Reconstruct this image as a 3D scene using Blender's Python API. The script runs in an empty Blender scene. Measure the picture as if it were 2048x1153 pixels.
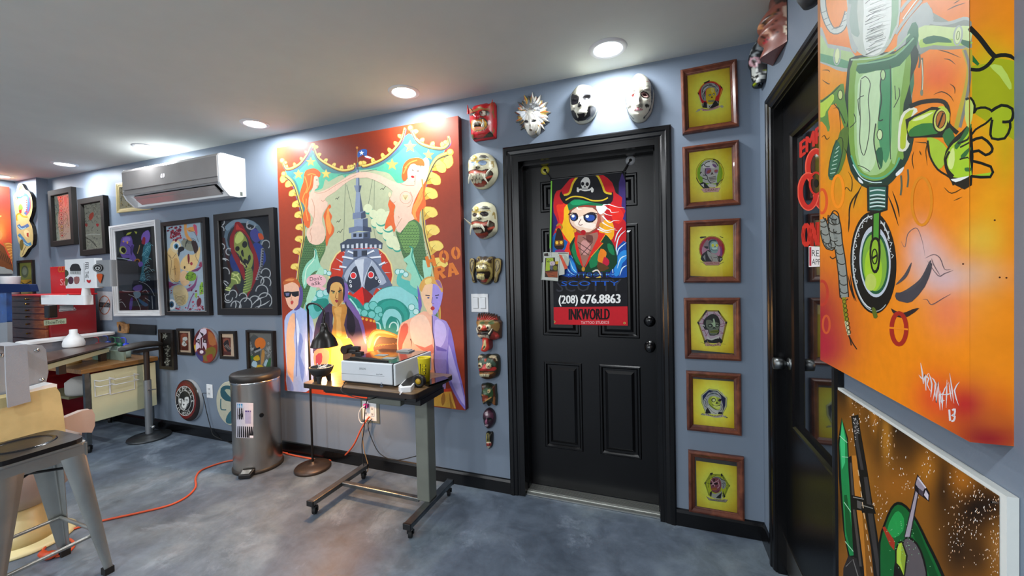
import bpy, bmesh, math, random
from mathutils import Vector, Matrix
from mathutils.geometry import tessellate_polygon
random.seed(7)
PI = math.pi
SC = bpy.context.scene
COL = SC.collection

# ------------------------------------------------------------------ camera
F_PX, YAW, PITCH, ROLL = 793.366, 0.35682, 0.0183, -0.02293
CAM = Vector((-0.49024, -2.24851, 1.35334))
PPX, PPY = 1024 - 10.646, 576.5 - 17.412          # principal point in the 2048x1153 frame
fwd = Vector((-math.sin(YAW)*math.cos(PITCH), math.cos(YAW)*math.cos(PITCH), -math.sin(PITCH)))
rt0 = Vector((math.cos(YAW), math.sin(YAW), 0)); up0 = rt0.cross(fwd)
RT = rt0*math.cos(ROLL) + up0*math.sin(ROLL)
UP = -rt0*math.sin(ROLL) + up0*math.cos(ROLL)
cd = bpy.data.cameras.new('camera'); cam = bpy.data.objects.new('camera', cd); COL.objects.link(cam)
M3 = Matrix((RT, UP, -fwd)).transposed()
cam.matrix_world = Matrix.Translation(CAM) @ M3.to_4x4()
cd.sensor_fit = 'HORIZONTAL'; cd.sensor_width = 36; cd.lens = F_PX/2048*36
cd.shift_x = (1024-PPX)/2048; cd.shift_y = (PPY-576.5)/2048
cd.clip_start = 0.02; cd.clip_end = 60
SC.camera = cam

def ray(u, v): return fwd + RT*((u-PPX)/F_PX) + UP*((PPY-v)/F_PX)
def onY(u, v, y=0.0):
    d = ray(u, v); return CAM + d*((y-CAM.y)/d.y)
def onX(u, v, x=0.0):
    d = ray(u, v); return CAM + d*((x-CAM.x)/d.x)
def onZ(u, v, z=0.0):
    d = ray(u, v); return CAM + d*((z-CAM.z)/d.z)
def proj(p):
    d = Vector(p)-CAM; z = d.dot(fwd)
    return PPX+F_PX*d.dot(RT)/z, PPY-F_PX*d.dot(UP)/z

# ------------------------------------------------------------------ world, exposure
SC.view_settings.view_transform = 'Standard'; SC.view_settings.look = 'None'
SC.view_settings.exposure = 0.0; SC.view_settings.gamma = 1.0; SC.view_settings.use_curve_mapping = False
w = bpy.data.worlds.new('world'); SC.world = w; w.use_nodes = True
w.node_tree.nodes['Background'].inputs[0].default_value = (.55, .62, .7, 1)
w.node_tree.nodes['Background'].inputs[1].default_value = 0.35

LAMP_W = 11.0          # each recessed ceiling lamp
ROOM_W = 22.0          # added, unseen rows of lamps over the rest of the room
LAMP_COL = (0.93, 0.97, 1.0)

def lamp(name, kind, loc, power, col, size=.1, parent=None, rot=(0, 0, 0), shape='DISK', spot=None, size_y=None):
    l = bpy.data.lights.new(name, kind); l.energy = power; l.color = col
    if kind == 'AREA':
        l.shape = shape; l.size = size
        if size_y: l.size_y = size_y
    else: l.shadow_soft_size = size
    if spot: l.spot_size, l.spot_blend = spot
    o = bpy.data.objects.new(name, l); COL.objects.link(o)
    o.rotation_euler = rot
    if parent: o.parent = parent; o.location = Vector(loc)-parent.location
    else: o.location = loc
    return o
# added lamps out of view, assumed rows of recessed lights behind the viewer
for y in (-2.5, -4.2):
    for x in (-.9, -2.7, -4.5, -6.0):
        lamp('downlight_lamp', 'AREA', (x, y, 2.425), ROOM_W, LAMP_COL, .13)

# added soft fill behind the viewer, brightens the ceiling and the art
lamp('added_front_fill', 'AREA', (-3.0, -5.1, 1.45), 80, (.95, .98, 1.0), 4.6, None, (PI/2, 0, 0), 'RECTANGLE', None, 1.7)

# ------------------------------------------------------------------ materials
def lin(c):
    if isinstance(c, str):
        c = c.lstrip('#'); c = [int(c[i:i+2], 16)/255 for i in (0, 2, 4)]
    return tuple(x/12.92 if x <= .04045 else ((x+.055)/1.055)**2.4 for x in c)
def nt(m): return m.node_tree.nodes, m.node_tree.links
def mat(name, col, rough=.5, metal=0, spec=.5, noise=0, nscale=8, bump=0, bscale=60, emit=0, coat=0, aniso=0):
    m = bpy.data.materials.new(name); m.use_nodes = True; N, L = nt(m); b = N['Principled BSDF']
    c = lin(col); b.inputs['Base Color'].default_value = (*c, 1)
    b.inputs['Roughness'].default_value = rough; b.inputs['Metallic'].default_value = metal
    b.inputs['Specular IOR Level'].default_value = spec
    if coat: b.inputs['Coat Weight'].default_value = coat; b.inputs['Coat Roughness'].default_value = .08
    if aniso: b.inputs['Anisotropic'].default_value = aniso
    if emit: b.inputs['Emission Color'].default_value = (*c, 1); b.inputs['Emission Strength'].default_value = emit
    tc = N.new('ShaderNodeTexCoord')
    n = N.new('ShaderNodeTexNoise'); n.inputs['Scale'].default_value = nscale; n.inputs['Detail'].default_value = 5
    L.new(tc.outputs['Object'], n.inputs['Vector'])
    r = N.new('ShaderNodeValToRGB')
    k = noise if noise else .04
    r.color_ramp.elements[0].position = .3; r.color_ramp.elements[1].position = .7
    r.color_ramp.elements[0].color = (*[x*(1-k) for x in c], 1); r.color_ramp.elements[1].color = (*[min(1, x*(1+k)) for x in c], 1)
    L.new(n.outputs['Fac'], r.inputs['Fac']); L.new(r.outputs['Color'], b.inputs['Base Color'])
    if bump:
        n2 = N.new('ShaderNodeTexNoise'); n2.inputs['Scale'].default_value = bscale; L.new(tc.outputs['Object'], n2.inputs['Vector'])
        bp = N.new('ShaderNodeBump'); bp.inputs['Strength'].default_value = bump; bp.inputs['Distance'].default_value = .002
        L.new(n2.outputs['Fac'], bp.inputs['Height']); L.new(bp.outputs['Normal'], b.inputs['Normal'])
    return m
def paintmat(name, rough=.5, spec=.4, coat=0, speck=0, metal=0):
    m = bpy.data.materials.new(name); m.use_nodes = True; N, L = nt(m); b = N['Principled BSDF']
    a = N.new('ShaderNodeVertexColor'); a.layer_name = 'Col'
    n = N.new('ShaderNodeTexNoise'); n.inputs['Scale'].default_value = 40; n.inputs['Detail'].default_value = 6
    tc = N.new('ShaderNodeTexCoord'); L.new(tc.outputs['Object'], n.inputs['Vector'])
    mr = N.new('ShaderNodeMapRange'); mr.inputs['To Min'].default_value = 1-.12-speck; mr.inputs['To Max'].default_value = 1.12+speck
    L.new(n.outputs['Fac'], mr.inputs['Value'])
    mx = N.new('ShaderNodeVectorMath'); mx.operation = 'SCALE'
    L.new(a.outputs['Color'], mx.inputs[0]); L.new(mr.outputs['Result'], mx.inputs['Scale'])
    L.new(mx.outputs['Vector'], b.inputs['Base Color'])
    b.inputs['Roughness'].default_value = rough; b.inputs['Specular IOR Level'].default_value = spec; b.inputs['Metallic'].default_value = metal
    if coat: b.inputs['Coat Weight'].default_value = coat; b.inputs['Coat Roughness'].default_value = .1
    return m
def glassmat(name, ior=1.5):
    m = bpy.data.materials.new(name); m.use_nodes = True; N, L = nt(m); N.remove(N['Principled BSDF'])
    t = N.new('ShaderNodeBsdfTransparent'); g = N.new('ShaderNodeBsdfGlossy'); g.inputs['Roughness'].default_value = .02
    fr = N.new('ShaderNodeFresnel'); fr.inputs['IOR'].default_value = ior; mx = N.new('ShaderNodeMixShader')
    L.new(fr.outputs[0], mx.inputs[0]); L.new(t.outputs[0], mx.inputs[1]); L.new(g.outputs[0], mx.inputs[2])
    L.new(mx.outputs[0], N['Material Output'].inputs['Surface'])
    return m

PAINT = paintmat('canvas_paint', .45, .35)
GLOSSP = paintmat('glossy_paint', .3, .5, .3)
MATTEP = paintmat('matte_print', .6, .2)
MASKP = paintmat('mask_paint', .38, .5, speck=.1)
GLASS = glassmat('picture_glass')
M = {}
M['black_frame'] = mat('black_frame', '#17120f', .35, noise=.2)
M['black_trim'] = mat('black_trim', '#08080a', .25, spec=.4, noise=.15, bump=.12, bscale=25)
M['black_door'] = mat('black_door', '#08080a', .3, spec=.32, bump=.1, bscale=90)
M['black'] = mat('black_plastic', '#101012', .4)
M['black_gloss'] = mat('black_gloss', '#08080a', .12)
M['rubber'] = mat('rubber', '#0b0b0b', .7)
M['white'] = mat('white_plastic', '#dedfe0', .4)
M['white2'] = mat('white_casting', '#d4d6d8', .35)
M['chrome'] = mat('chrome', '#c8c8c8', .15, 1)
M['steel'] = mat('brushed_steel', '#b3aca4', .27, 1, aniso=.5, noise=.05)
M['gunmetal'] = mat('gunmetal', '#75797a', .34, 1, noise=.25, nscale=14)
M['grey_metal'] = mat('grey_painted_metal', '#6e7168', .45, .2, noise=.1)
M['cream'] = mat('cream_metal', '#c9c6a2', .45, noise=.05)
M['cream_vinyl'] = mat('cream_vinyl', '#bcaa78', .5, noise=.12, nscale=12, bump=.2, bscale=40)
M['pink_vinyl'] = mat('beige_shell', '#a8958b', .45, noise=.12, nscale=5)
M['grey_vinyl'] = mat('grey_shell', '#84888e', .5, bump=.3, bscale=250)
M['cloth'] = mat('grey_cloth', '#8e9096', .9, bump=.5, bscale=220)
M['red_metal'] = mat('red_metal', '#7d1119', .28, noise=.1, coat=.3)
M['bright_red'] = mat('bright_red_metal', '#c0141f', .35)
M['orange'] = mat('orange_cord', '#c9502a', .5)
M['brass'] = mat('brass', '#b08a3c', .3, 1)
M['darkbrown'] = mat('dark_brown_metal', '#2e2420', .4, .3)
M['blackfelt'] = mat('black_vinyl', '#17130f', .55, bump=.4, bscale=90)

def wall_mat():
    m = mat('wall_paint', '#74808f', .5, spec=.3, noise=.03, nscale=1.3, bump=.12, bscale=160)
    return m
M['wall'] = wall_mat()
M['ceiling'] = mat('ceiling_paint', '#d3d6d0', .8, spec=.2, noise=.02, bump=.1, bscale=180)

def floor_mat():
    m = bpy.data.materials.new('stained_concrete'); m.use_nodes = True; N, L = nt(m); b = N['Principled BSDF']
    tc = N.new('ShaderNodeTexCoord')
    def noise(s, d=8, dist=0., rough=.6):
        n = N.new('ShaderNodeTexNoise'); n.inputs['Scale'].default_value = s; n.inputs['Detail'].default_value = d
        n.inputs['Roughness'].default_value = rough; n.inputs['Distortion'].default_value = dist
        L.new(tc.outputs['Object'], n.inputs['Vector']); return n
    n1 = noise(1.3, 9, .25, .6); n2 = noise(7, 9, .4, .7); n3 = noise(30, 5); n4 = noise(2.6, 9, .5, .74)
    r = N.new('ShaderNodeValToRGB'); e = r.color_ramp.elements
    e[0].position = .34; e[0].color = (*lin('#46505c'), 1); e[1].position = .66; e[1].color = (*lin('#7b8084'), 1)
    x = e.new(.47); x.color = (*lin('#5b6571'), 1)
    x = e.new(.56); x.color = (*lin('#6a757d'), 1)
    L.new(n1.outputs['Fac'], r.inputs['Fac'])
    r2 = N.new('ShaderNodeValToRGB'); e = r2.color_ramp.elements
    e[0].position = .36; e[0].color = (.62, .64, .68, 1); e[1].position = .64; e[1].color = (1.2, 1.22, 1.26, 1)
    L.new(n2.outputs['Fac'], r2.inputs['Fac'])
    mx = N.new('ShaderNodeMix'); mx.data_type = 'RGBA'; mx.blend_type = 'MULTIPLY'; mx.inputs[0].default_value = .8
    L.new(r.outputs[0], mx.inputs[6]); L.new(r2.outputs[0], mx.inputs[7])
    r3 = N.new('ShaderNodeValToRGB'); e = r3.color_ramp.elements
    e[0].position = .56; e[0].color = (0, 0, 0, 1); e[1].position = .66; e[1].color = (1, 1, 1, 1)
    L.new(n4.outputs['Fac'], r3.inputs['Fac'])
    mx2 = N.new('ShaderNodeMix'); mx2.data_type = 'RGBA'; L.new(r3.outputs[0], mx2.inputs[0])
    mx2.inputs[7].default_value = (*lin('#93a0ad'), 1)
    ml = N.new('ShaderNodeMath'); ml.operation = 'MULTIPLY'; ml.inputs[1].default_value = .45
    L.new(r3.outputs[0], ml.inputs[0]); L.new(ml.outputs[0], mx2.inputs[0])
    L.new(mx.outputs[2], mx2.inputs[6]); L.new(mx2.outputs[2], b.inputs['Base Color'])
    rr = N.new('ShaderNodeMapRange'); rr.inputs['To Min'].default_value = .3; rr.inputs['To Max'].default_value = .6
    L.new(n2.outputs['Fac'], rr.inputs['Value']); L.new(rr.outputs[0], b.inputs['Roughness'])
    bp = N.new('ShaderNodeBump'); bp.inputs['Strength'].default_value = .25; bp.inputs['Distance'].default_value = .004
    L.new(n2.outputs['Fac'], bp.inputs['Height']); L.new(bp.outputs['Normal'], b.inputs['Normal'])
    return m
M['floor'] = floor_mat()
def woodmat(name, c0, c1, rough=.35, sc=(1, 12, 12), coat=0):
    m = bpy.data.materials.new(name); m.use_nodes = True; N, L = nt(m); b = N['Principled BSDF']
    tc = N.new('ShaderNodeTexCoord'); mp = N.new('ShaderNodeMapping'); mp.inputs['Scale'].default_value = sc
    n = N.new('ShaderNodeTexNoise'); n.inputs['Scale'].default_value = 4; n.inputs['Detail'].default_value = 8; n.inputs['Distortion'].default_value = 1.5
    L.new(tc.outputs['Object'], mp.inputs[0]); L.new(mp.outputs[0], n.inputs['Vector'])
    r = N.new('ShaderNodeValToRGB'); r.color_ramp.elements[0].position = .35; r.color_ramp.elements[1].position = .65
    r.color_ramp.elements[0].color = (*lin(c0), 1); r.color_ramp.elements[1].color = (*lin(c1), 1)
    L.new(n.outputs['Fac'], r.inputs['Fac']); L.new(r.outputs[0], b.inputs['Base Color']); b.inputs['Roughness'].default_value = rough
    if coat: b.inputs['Coat Weight'].default_value = coat
    return m
M['frame_wood'] = woodmat('frame_wood', '#4a2115', '#74402a', .33, (3, 3, 3), .2)
M['desk_wood'] = woodmat('desk_wood', '#6d4a26', '#936a3a', .35, (12, 1.5, 12))
M['dark_wood'] = woodmat('dark_wood', '#3d2e28', '#54423a', .3, (10, 1.5, 10))
M['table_wood'] = woodmat('table_wood', '#56422e', '#80664a', .3, (1.5, 14, 12))
M['chest_wood'] = woodmat('chest_wood', '#6e3418', '#93502a', .3, (2, 8, 8), .3)
M['cutting_wood'] = woodmat('handle_wood', '#8a6238', '#b98c58', .4, (6, 6, 6))

# ------------------------------------------------------------------ objects and tags
def tag(o, label=None, cat=None, group=None, kind=None):
    if label: o['label'] = label
    if cat: o['category'] = cat
    if group: o['group'] = group
    if kind: o['kind'] = kind
    return o
def thing(name, loc, label, cat, group=None):
    o = bpy.data.objects.new(name, None); o.empty_display_size = .05; COL.objects.link(o); o.location = loc
    return tag(o, label, cat, group)
def rootloc(p):
    v = Vector((0, 0, 0))
    while p is not None: v += Vector(p.location); p = p.parent
    return v

class MB:
    def __init__(s): s.v = []; s.f = []; s.c = []; s.sm = []
    def add(s, vs, fs, col=None, smooth=False):
        b = len(s.v); s.v += [Vector(x) for x in vs]
        for f in fs: s.f.append([b+i for i in f]); s.c.append(col); s.sm.append(smooth)
        return s
    def box(s, x0, x1, y0, y1, z0, z1, col=None, ch=0):
        if ch:
            return s.prism([(x0+ch, y0), (x1-ch, y0), (x1, y0+ch), (x1, y1-ch), (x1-ch, y1), (x0+ch, y1), (x0, y1-ch), (x0, y0+ch)], z0, z1, col=col)
        v = [(x, y, z) for z in (z0, z1) for y in (y0, y1) for x in (x0, x1)]
        return s.add(v, [(0, 2, 3, 1), (4, 5, 7, 6), (0, 1, 5, 4), (2, 6, 7, 3), (0, 4, 6, 2), (1, 3, 7, 5)], col)
    def prism(s, pts, a, b, axis='z', col=None, smooth=False):
        # pts in the plane perpendicular to axis: z->(x,y) y->(x,z) x->(y,z)
        def P(p, t): return {'z': (p[0], p[1], t), 'y': (p[0], t, p[1]), 'x': (t, p[0], p[1])}[axis]
        n = len(pts); v = [P(p, a) for p in pts]+[P(p, b) for p in pts]
        s.add(v, [tuple(range(n)), tuple(range(2*n-1, n-1, -1))], col)
        s.add(v, [(i, (i+1) % n, n+(i+1) % n, n+i) for i in range(n)], col, smooth); return s
    def loft(s, rings, col=None, smooth=True, caps=True, closed=True):
        n = len(rings[0]); v = [p for r in rings for p in r]; f = []
        for k in range(len(rings)-1):
            for i in range(n if closed else n-1):
                j = (i+1) % n; f.append((k*n+i, k*n+j, (k+1)*n+j, (k+1)*n+i))
        s.add(v, f, col, smooth)
        if caps:
            s.add(rings[0], [tuple(range(n-1, -1, -1))], col); s.add(rings[-1], [tuple(range(n))], col)
        return s
    def tube(s, pts, r, n=10, col=None, caps=True, sm=0):
        pts = [Vector(p) for p in pts]
        if sm: pts = [Vector(q) for q in catmull(pts, sm, False)]
        if not hasattr(r, '__len__'): r = [r]*len(pts)
        if len(r) != len(pts): r = [r[min(len(r)-1, int(i*len(r)/len(pts)))] for i in range(len(pts))]
        rings = []; prev = None
        for i, p in enumerate(pts):
            t = (pts[min(i+1, len(pts)-1)]-pts[max(i-1, 0)]).normalized()
            if prev is None:
                a = Vector((0, 0, 1)) if abs(t.z) < .9 else Vector((1, 0, 0)); u = t.cross(a).normalized()
            else: u = (prev - t*prev.dot(t)).normalized()
            prev = u; w_ = t.cross(u)
            rings.append([p+(u*math.cos(2*PI*k/n)+w_*math.sin(2*PI*k/n))*r[i] for k in range(n)])
        return s.loft(rings, col, True, caps)
    def cyl(s, p0, p1, r0, r1=None, n=24, col=None, caps=True):
        return s.tube([p0, p1], [r0, r0 if r1 is None else r1], n, col, caps)
    def lathe(s, prof, c, n=32, axis='z', col=None, smooth=True, caps=True, sx=1, sy=1):
        # prof: (radius, height)
        rings = []
        for r, h in prof:
            ring = []
            for k in range(n):
                a = 2*PI*k/n; A, B = r*math.cos(a)*sx, r*math.sin(a)*sy
                if axis == 'z': ring.append(Vector(c)+Vector((A, B, h)))
                elif axis == 'y': ring.append(Vector(c)+Vector((A, h, -B)))
                else: ring.append(Vector(c)+Vector((h, A, B)))
            rings.append(ring)
        return s.loft(rings, col, smooth, caps)
    def ball(s, c, r, sx=1, sy=1, sz=1, n=16, col=None):
        return s.lathe([(r*math.sin(PI*k/10)+1e-5, -r*math.cos(PI*k/10)*sz) for k in range(11)], c, n, 'z', col, True, True, sx, sy)
    def mark(s): return len(s.v)
    def xf(s, k, m):
        for i in range(k, len(s.v)): s.v[i] = m @ s.v[i]
        return s
    def build(s, name, material, parent=None, loc=None, bevel=0, seg=2, sub=0, solid=0, edge=None):
        o_loc = rootloc(parent) if parent else Vector(loc if loc is not None else (0, 0, 0))
        me = bpy.data.meshes.new(name); me.from_pydata([v-o_loc for v in s.v], [], s.f)
        me.polygons.foreach_set('use_smooth', s.sm)
        if any(c is not None for c in s.c):
            a = me.color_attributes.new('Col', 'FLOAT_COLOR', 'CORNER'); buf = []
            for poly, c in zip(me.polygons, s.c):
                if c is None: c = (.5, .5, .5)
                for k in range(poly.loop_total):
                    cc = c[k] if isinstance(c, list) else c
                    buf += [cc[0], cc[1], cc[2], 1.0]
            a.data.foreach_set('color', buf)
        me.materials.append(material); me.update()
        o = bpy.data.objects.new(name, me); COL.objects.link(o)
        if parent: o.parent = parent
        else: o.location = o_loc
        if solid:
            md = o.modifiers.new('solid', 'SOLIDIFY'); md.thickness = solid
        if bevel:
            md = o.modifiers.new('bevel', 'BEVEL'); md.width = bevel; md.segments = seg; md.limit_method = 'ANGLE'; md.angle_limit = math.radians(40)
            md.harden_normals = False
        if sub:
            md = o.modifiers.new('sub', 'SUBSURF'); md.levels = md.render_levels = sub
        return o

def catmull(P, n, closed=True):
    N = len(P); out = []; V = [Vector(p) for p in P]
    rng = range(N) if closed else range(N-1)
    for i in rng:
        if closed: a, b, c, d = V[(i-1) % N], V[i], V[(i+1) % N], V[(i+2) % N]
        else: a, b, c, d = V[max(i-1, 0)], V[i], V[i+1], V[min(i+2, N-1)]
        for k in range(n):
            t = k/n
            out.append(.5*((2*b)+(c-a)*t+(2*a-5*b+4*c-d)*t*t+(3*b-a-3*c+d)*t*t*t))
    if not closed: out.append(V[-1])
    return out

# ------------------------------------------------------------------ painting tools: shapes drawn in the flat of a picture
_font = {}
def glyphs(txt):
    """outline faces of a line of lettering, in units of its height"""
    if txt in _font: return _font[txt]
    c = bpy.data.curves.new('t', 'FONT'); c.body = txt; c.size = 1; c.resolution_u = 2
    o = bpy.data.objects.new('t', c); COL.objects.link(o)
    bpy.context.view_layer.update()
    me = o.evaluated_get(bpy.context.evaluated_depsgraph_get()).to_mesh()
    vs = [v.co.copy() for v in me.vertices]; fs = [tuple(p.vertices) for p in me.polygons]
    o.evaluated_get(bpy.context.evaluated_depsgraph_get()).to_mesh_clear()
    bpy.data.objects.remove(o); bpy.data.curves.remove(c)
    x0 = min(v.x for v in vs); x1 = max(v.x for v in vs); y1 = .69
    r = [[((vs[i].x-x0)/(x1-x0), vs[i].y/y1) for i in f] for f in fs]
    _font[txt] = r; return r

class Art:
    def __init__(s, x=0, y=0, k=1.): s.L = []; s.view(x, y, k)
    def view(s, x, y, k): s.vx, s.vy, s.vk = x, y, k; return s
    def pts(s, t):
        a = [float(q) for q in t.replace(',', ' ').split()] if isinstance(t, str) else [q for p in t for q in p]
        return [(s.vx+a[i]/s.vk, s.vy+a[i+1]/s.vk) for i in range(0, len(a), 2)]
    def P(s, col, t, sm=2, g=None):
        p = s.pts(t)
        if sm > 1: p = [(q.x, q.y) for q in catmull([(a, b, 0) for a, b in p], sm)]
        c = lin(col)
        if g:
            c2 = lin(g[0]); (ax, ay), (bx, by) = s.pts(list(zip(g[1::2], g[2::2]))) ; dx, dy = bx-ax, by-ay; dd = dx*dx+dy*dy
            def fn(x, y, c=c, c2=c2):
                t_ = max(0, min(1, ((x-ax)*dx+(y-ay)*dy)/dd)); return tuple(c[i]*(1-t_)+c2[i]*t_ for i in range(3))
            s.L.append(([p], fn))
        else: s.L.append(([p], c))
        return s
    def S(s, col, w_, t, sm=3, tp=0, closed=False):
        p = s.pts(t); w_ /= s.vk
        if closed: p = p+[p[0]]
        if sm > 1: p = [(q.x, q.y) for q in catmull([(a, b, 0) for a, b in p], sm, False)]
        n = len(p); Lf = []; Rt = []
        for i in range(n):
            a = p[max(i-1, 0)]; b = p[min(i+1, n-1)]; dx, dy = b[0]-a[0], b[1]-a[1]; l = math.hypot(dx, dy) or 1
            f = 1
            if tp == 1: f = 1-.9*i/(n-1)
            if tp == 2: f = .15+.85*math.sin(PI*i/(n-1))
            ox, oy = -dy/l*w_*f/2, dx/l*w_*f/2
            Lf.append((p[i][0]+ox, p[i][1]+oy)); Rt.append((p[i][0]-ox, p[i][1]-oy))
        s.L.append(([[Lf[i], Lf[i+1], Rt[i+1], Rt[i]] for i in range(n-1)], lin(col))); return s
    def E(s, col, cx, cy, rx, ry=None, rot=0, n=18):
        ry = ry or rx; ca, sa = math.cos(math.radians(rot)), math.sin(math.radians(rot)); q = []
        for k in range(n):
            a = 2*PI*k/n; X, Y = rx*math.cos(a), ry*math.sin(a); q.append((cx+X*ca-Y*sa, cy+X*sa+Y*ca))
        s.L.append(([s.pts(q)], lin(col))); return s
    def R(s, col, w_, cx, cy, rx, ry=None, rot=0, a0=0, a1=360, n=20):
        ry = ry or rx; ca, sa = math.cos(math.radians(rot)), math.sin(math.radians(rot)); q = []
        for k in range(n+1):
            a = math.radians(a0+(a1-a0)*k/n); X, Y = rx*math.cos(a), ry*math.sin(a); q.append((cx+X*ca-Y*sa, cy+X*sa+Y*ca))
        return s.S(col, w_, q, 1)
    def STAR(s, col, cx, cy, r, n=5, rot=-90, inner=.42):
        q = [(cx+(r if k % 2 == 0 else r*inner)*math.cos(math.radians(rot+180*k/n)), cy+(r if k % 2 == 0 else r*inner)*math.sin(math.radians(rot+180*k/n))) for k in range(2*n)]
        s.L.append(([s.pts(q)], lin(col))); return s
    def T(s, col, txt, x0, y0, x1, y1, h, slant=0, bow=0, bold=0):
        polys = []
        for f in glyphs(txt):
            q = [(x0+(x1-x0)*a+slant*b*h, y0+(y1-y0)*a-b*h-bow*math.sin(PI*a)) for a, b in f]
            polys.append(s.pts(q))
        s.L.append((polys, lin(col)))
        if bold:
            for dx in (-bold, bold): s.L.append(([[(x+dx/s.vk, y) for x, y in p] for p in polys], lin(col)))
        return s
    def TARC(s, col, txt, cx, cy, rx, ry, a0, a1, h):
        # letters on an arc, angles in degrees in picture axes
        n = len(txt)
        for i, ch in enumerate(txt):
            if ch == ' ': continue
            a = math.radians(a0+(a1-a0)*(i+.5)/n); px, py = cx+rx*math.cos(a), cy+ry*math.sin(a)
            out = (math.cos(a), math.sin(a)); sg = 1 if a1 > a0 else -1
            tx = (-math.sin(a)*sg, math.cos(a)*sg); wd = abs(math.radians(a1-a0))*rx/n*.82*(.35 if ch in 'I' else 1)
            polys = []
            for f in glyphs(ch):
                q = [(px+tx[0]*(A-.5)*wd+out[0]*sg*B*h*rx/ry, py+tx[1]*(A-.5)*wd*(ry/rx)**0+out[1]*sg*B*h) for A, B in f]
                polys.append(s.pts(q))
            s.L.append((polys, lin(col)))
        return s
    def G(s, quad, fn, nx=24, ny=24):
        q = s.pts(quad); polys = []
        def pt(i, j):
            a, b = i/nx, j/ny; return tuple(q[0][k]*(1-a)*(1-b)+q[1][k]*a*(1-b)+q[2][k]*a*b+q[3][k]*(1-a)*b for k in (0, 1))
        for j in range(ny):
            for i in range(nx): polys.append([pt(i, j), pt(i+1, j), pt(i+1, j+1), pt(i, j+1)])
        s.L.append((polys, fn)); return s
    def clip(s, fold, keep_left):
        out = []
        for polys, c in s.L:
            np_ = []
            for p in polys:
                q = []
                for i in range(len(p)):
                    a, b = p[i-1], p[i]; ia = (a[0] <= fold) == keep_left; ib = (b[0] <= fold) == keep_left
                    if ia != ib:
                        t = (fold-a[0])/(b[0]-a[0]); q.append((fold, a[1]+(b[1]-a[1])*t))
                    if ib: q.append(b)
                if len(q) >= 3: np_.append(q)
            if np_: out.append((np_, c))
        r = Art(); r.L = out; return r
    def put(s, mb, surf, eps=.000014):
        """surf(u, v, lift) gives the point on the picture's plane"""
        lev = []; boxes = []
        for polys, c in s.L:
            xs = [q[0] for p in polys for q in p]; ys = [q[1] for p in polys for q in p]; b = (min(xs), min(ys), max(xs), max(ys)); m = -1
            for bb, l in zip(boxes, lev):
                if l > m and bb[0] < b[2] and bb[2] > b[0] and bb[1] < b[3] and bb[3] > b[1]: m = l
            boxes.append(b); lev.append(m+1)
        for k, (polys, c) in zip(lev, s.L):
            for p in polys:
                vs = [surf(x, y, (k+1)*eps) for x, y in p]; n = len(p)
                tris = tessellate_polygon([[Vector((x, y, 0)) for x, y in p]]) if n > 4 else [tuple(range(n))]
                base = len(mb.v); mb.v += vs
                for t in tris:
                    mb.f.append([base+i for i in t]); mb.sm.append(False)
                    mb.c.append([c(*p[i]) for i in t] if callable(c) else c)
        return mb
    def color_at(s, x, y):
        res = None
        for polys, c in s.L:
            for p in polys:
                if inside(p, x, y): res = c(x, y) if callable(c) else c; break
        return res
def inside(p, x, y):
    r = False; n = len(p); j = n-1
    for i in range(n):
        xi, yi = p[i]; xj, yj = p[j]
        if (yi > y) != (yj > y) and x < (xj-xi)*(y-yi)/(yj-yi)+xi: r = not r
        j = i
    return r
def blobs(base, items, vx=0, vy=0, vk=1., jit=0):
    """airbrushed ground: base colour with soft patches (colour, cx, cy, rx, ry, weight) in view units"""
    b = lin(base); it = [(lin(c), vx+cx/vk, vy+cy/vk, rx/vk, ry/vk, w_) for c, cx, cy, rx, ry, w_ in items]
    def fn(x, y):
        c = list(b)
        for col, cx, cy, rx, ry, w_ in it:
            f = w_*math.exp(-((x-cx)/rx)**2-((y-cy)/ry)**2)
            for i in range(3): c[i] += (col[i]-c[i])*f
        return tuple(c)
    return fn
# ------------------------------------------------------------------ the room
H = 2.44; XL = -6.87; YF = -5.2
def struct(name, mb, m, parent=None, **k):
    o = mb.build(name, m, parent, **k)
    if not parent: o['kind'] = 'structure'
    return o
struct('floor', MB().box(XL-.1, .1, YF-.1, .3, -.05, 0), M['floor'])
struct('ceiling', MB().box(XL-.1, .25, YF-.1, .3, H, H+.05), M['ceiling'])
D1a, D1b, D1t = -1.268, -.462, 2.035
mb = MB().box(XL-.1, D1a, 0, .18, 0, H).box(D1b, 0, 0, .18, 0, H).box(D1a, D1b, 0, .18, D1t, H)
struct('wall_back', mb, M['wall'])
D2a, D2b = -.225, -.835
mb = MB().box(0, .14, D2a, .18, 0, H).box(0, .14, YF, D2b, 0, H).box(0, .14, D2b, D2a, D1t, H)
struct('wall_right', mb, M['wall'])
struct('wall_left', MB().box(XL-.1, XL, YF, .02, 0, H), M['wall'])
struct('wall_front', MB().box(XL-.1, .14, YF-.1, YF, 0, H), M['wall'])
struct('wall_corner', MB().box(XL, -6.444, -.087, .02, 0, H), M['wall'])
struct('wall_closet', MB().box(.12, .16, -1.0, .02, 0, H), M['black'])
def baseb(name, axis, a, b, off):
    prof = [(0, 0), (.014, 0), (.014, .07), (.009, .084), (0, .088)]
    mb = MB()
    if axis == 'A': mb.prism([(-p+off, z) for p, z in prof], a, b, 'x')
    else: mb.prism([(off+p*(1 if name.endswith('left') else -1), z) for p, z in prof], a, b, 'y')
    return struct(name, mb, M['black_trim'])
baseb('baseboard_back', 'A', -6.444, -1.33, 0)
baseb('baseboard_back_corner', 'A', -.4, 0, 0)
baseb('baseboard_right_corner', 'B', -.165, -.014, 0)
baseb('baseboard_right', 'B', YF, -.892, 0)
baseb('baseboard_left', 'B', YF, -.1, XL)

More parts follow.
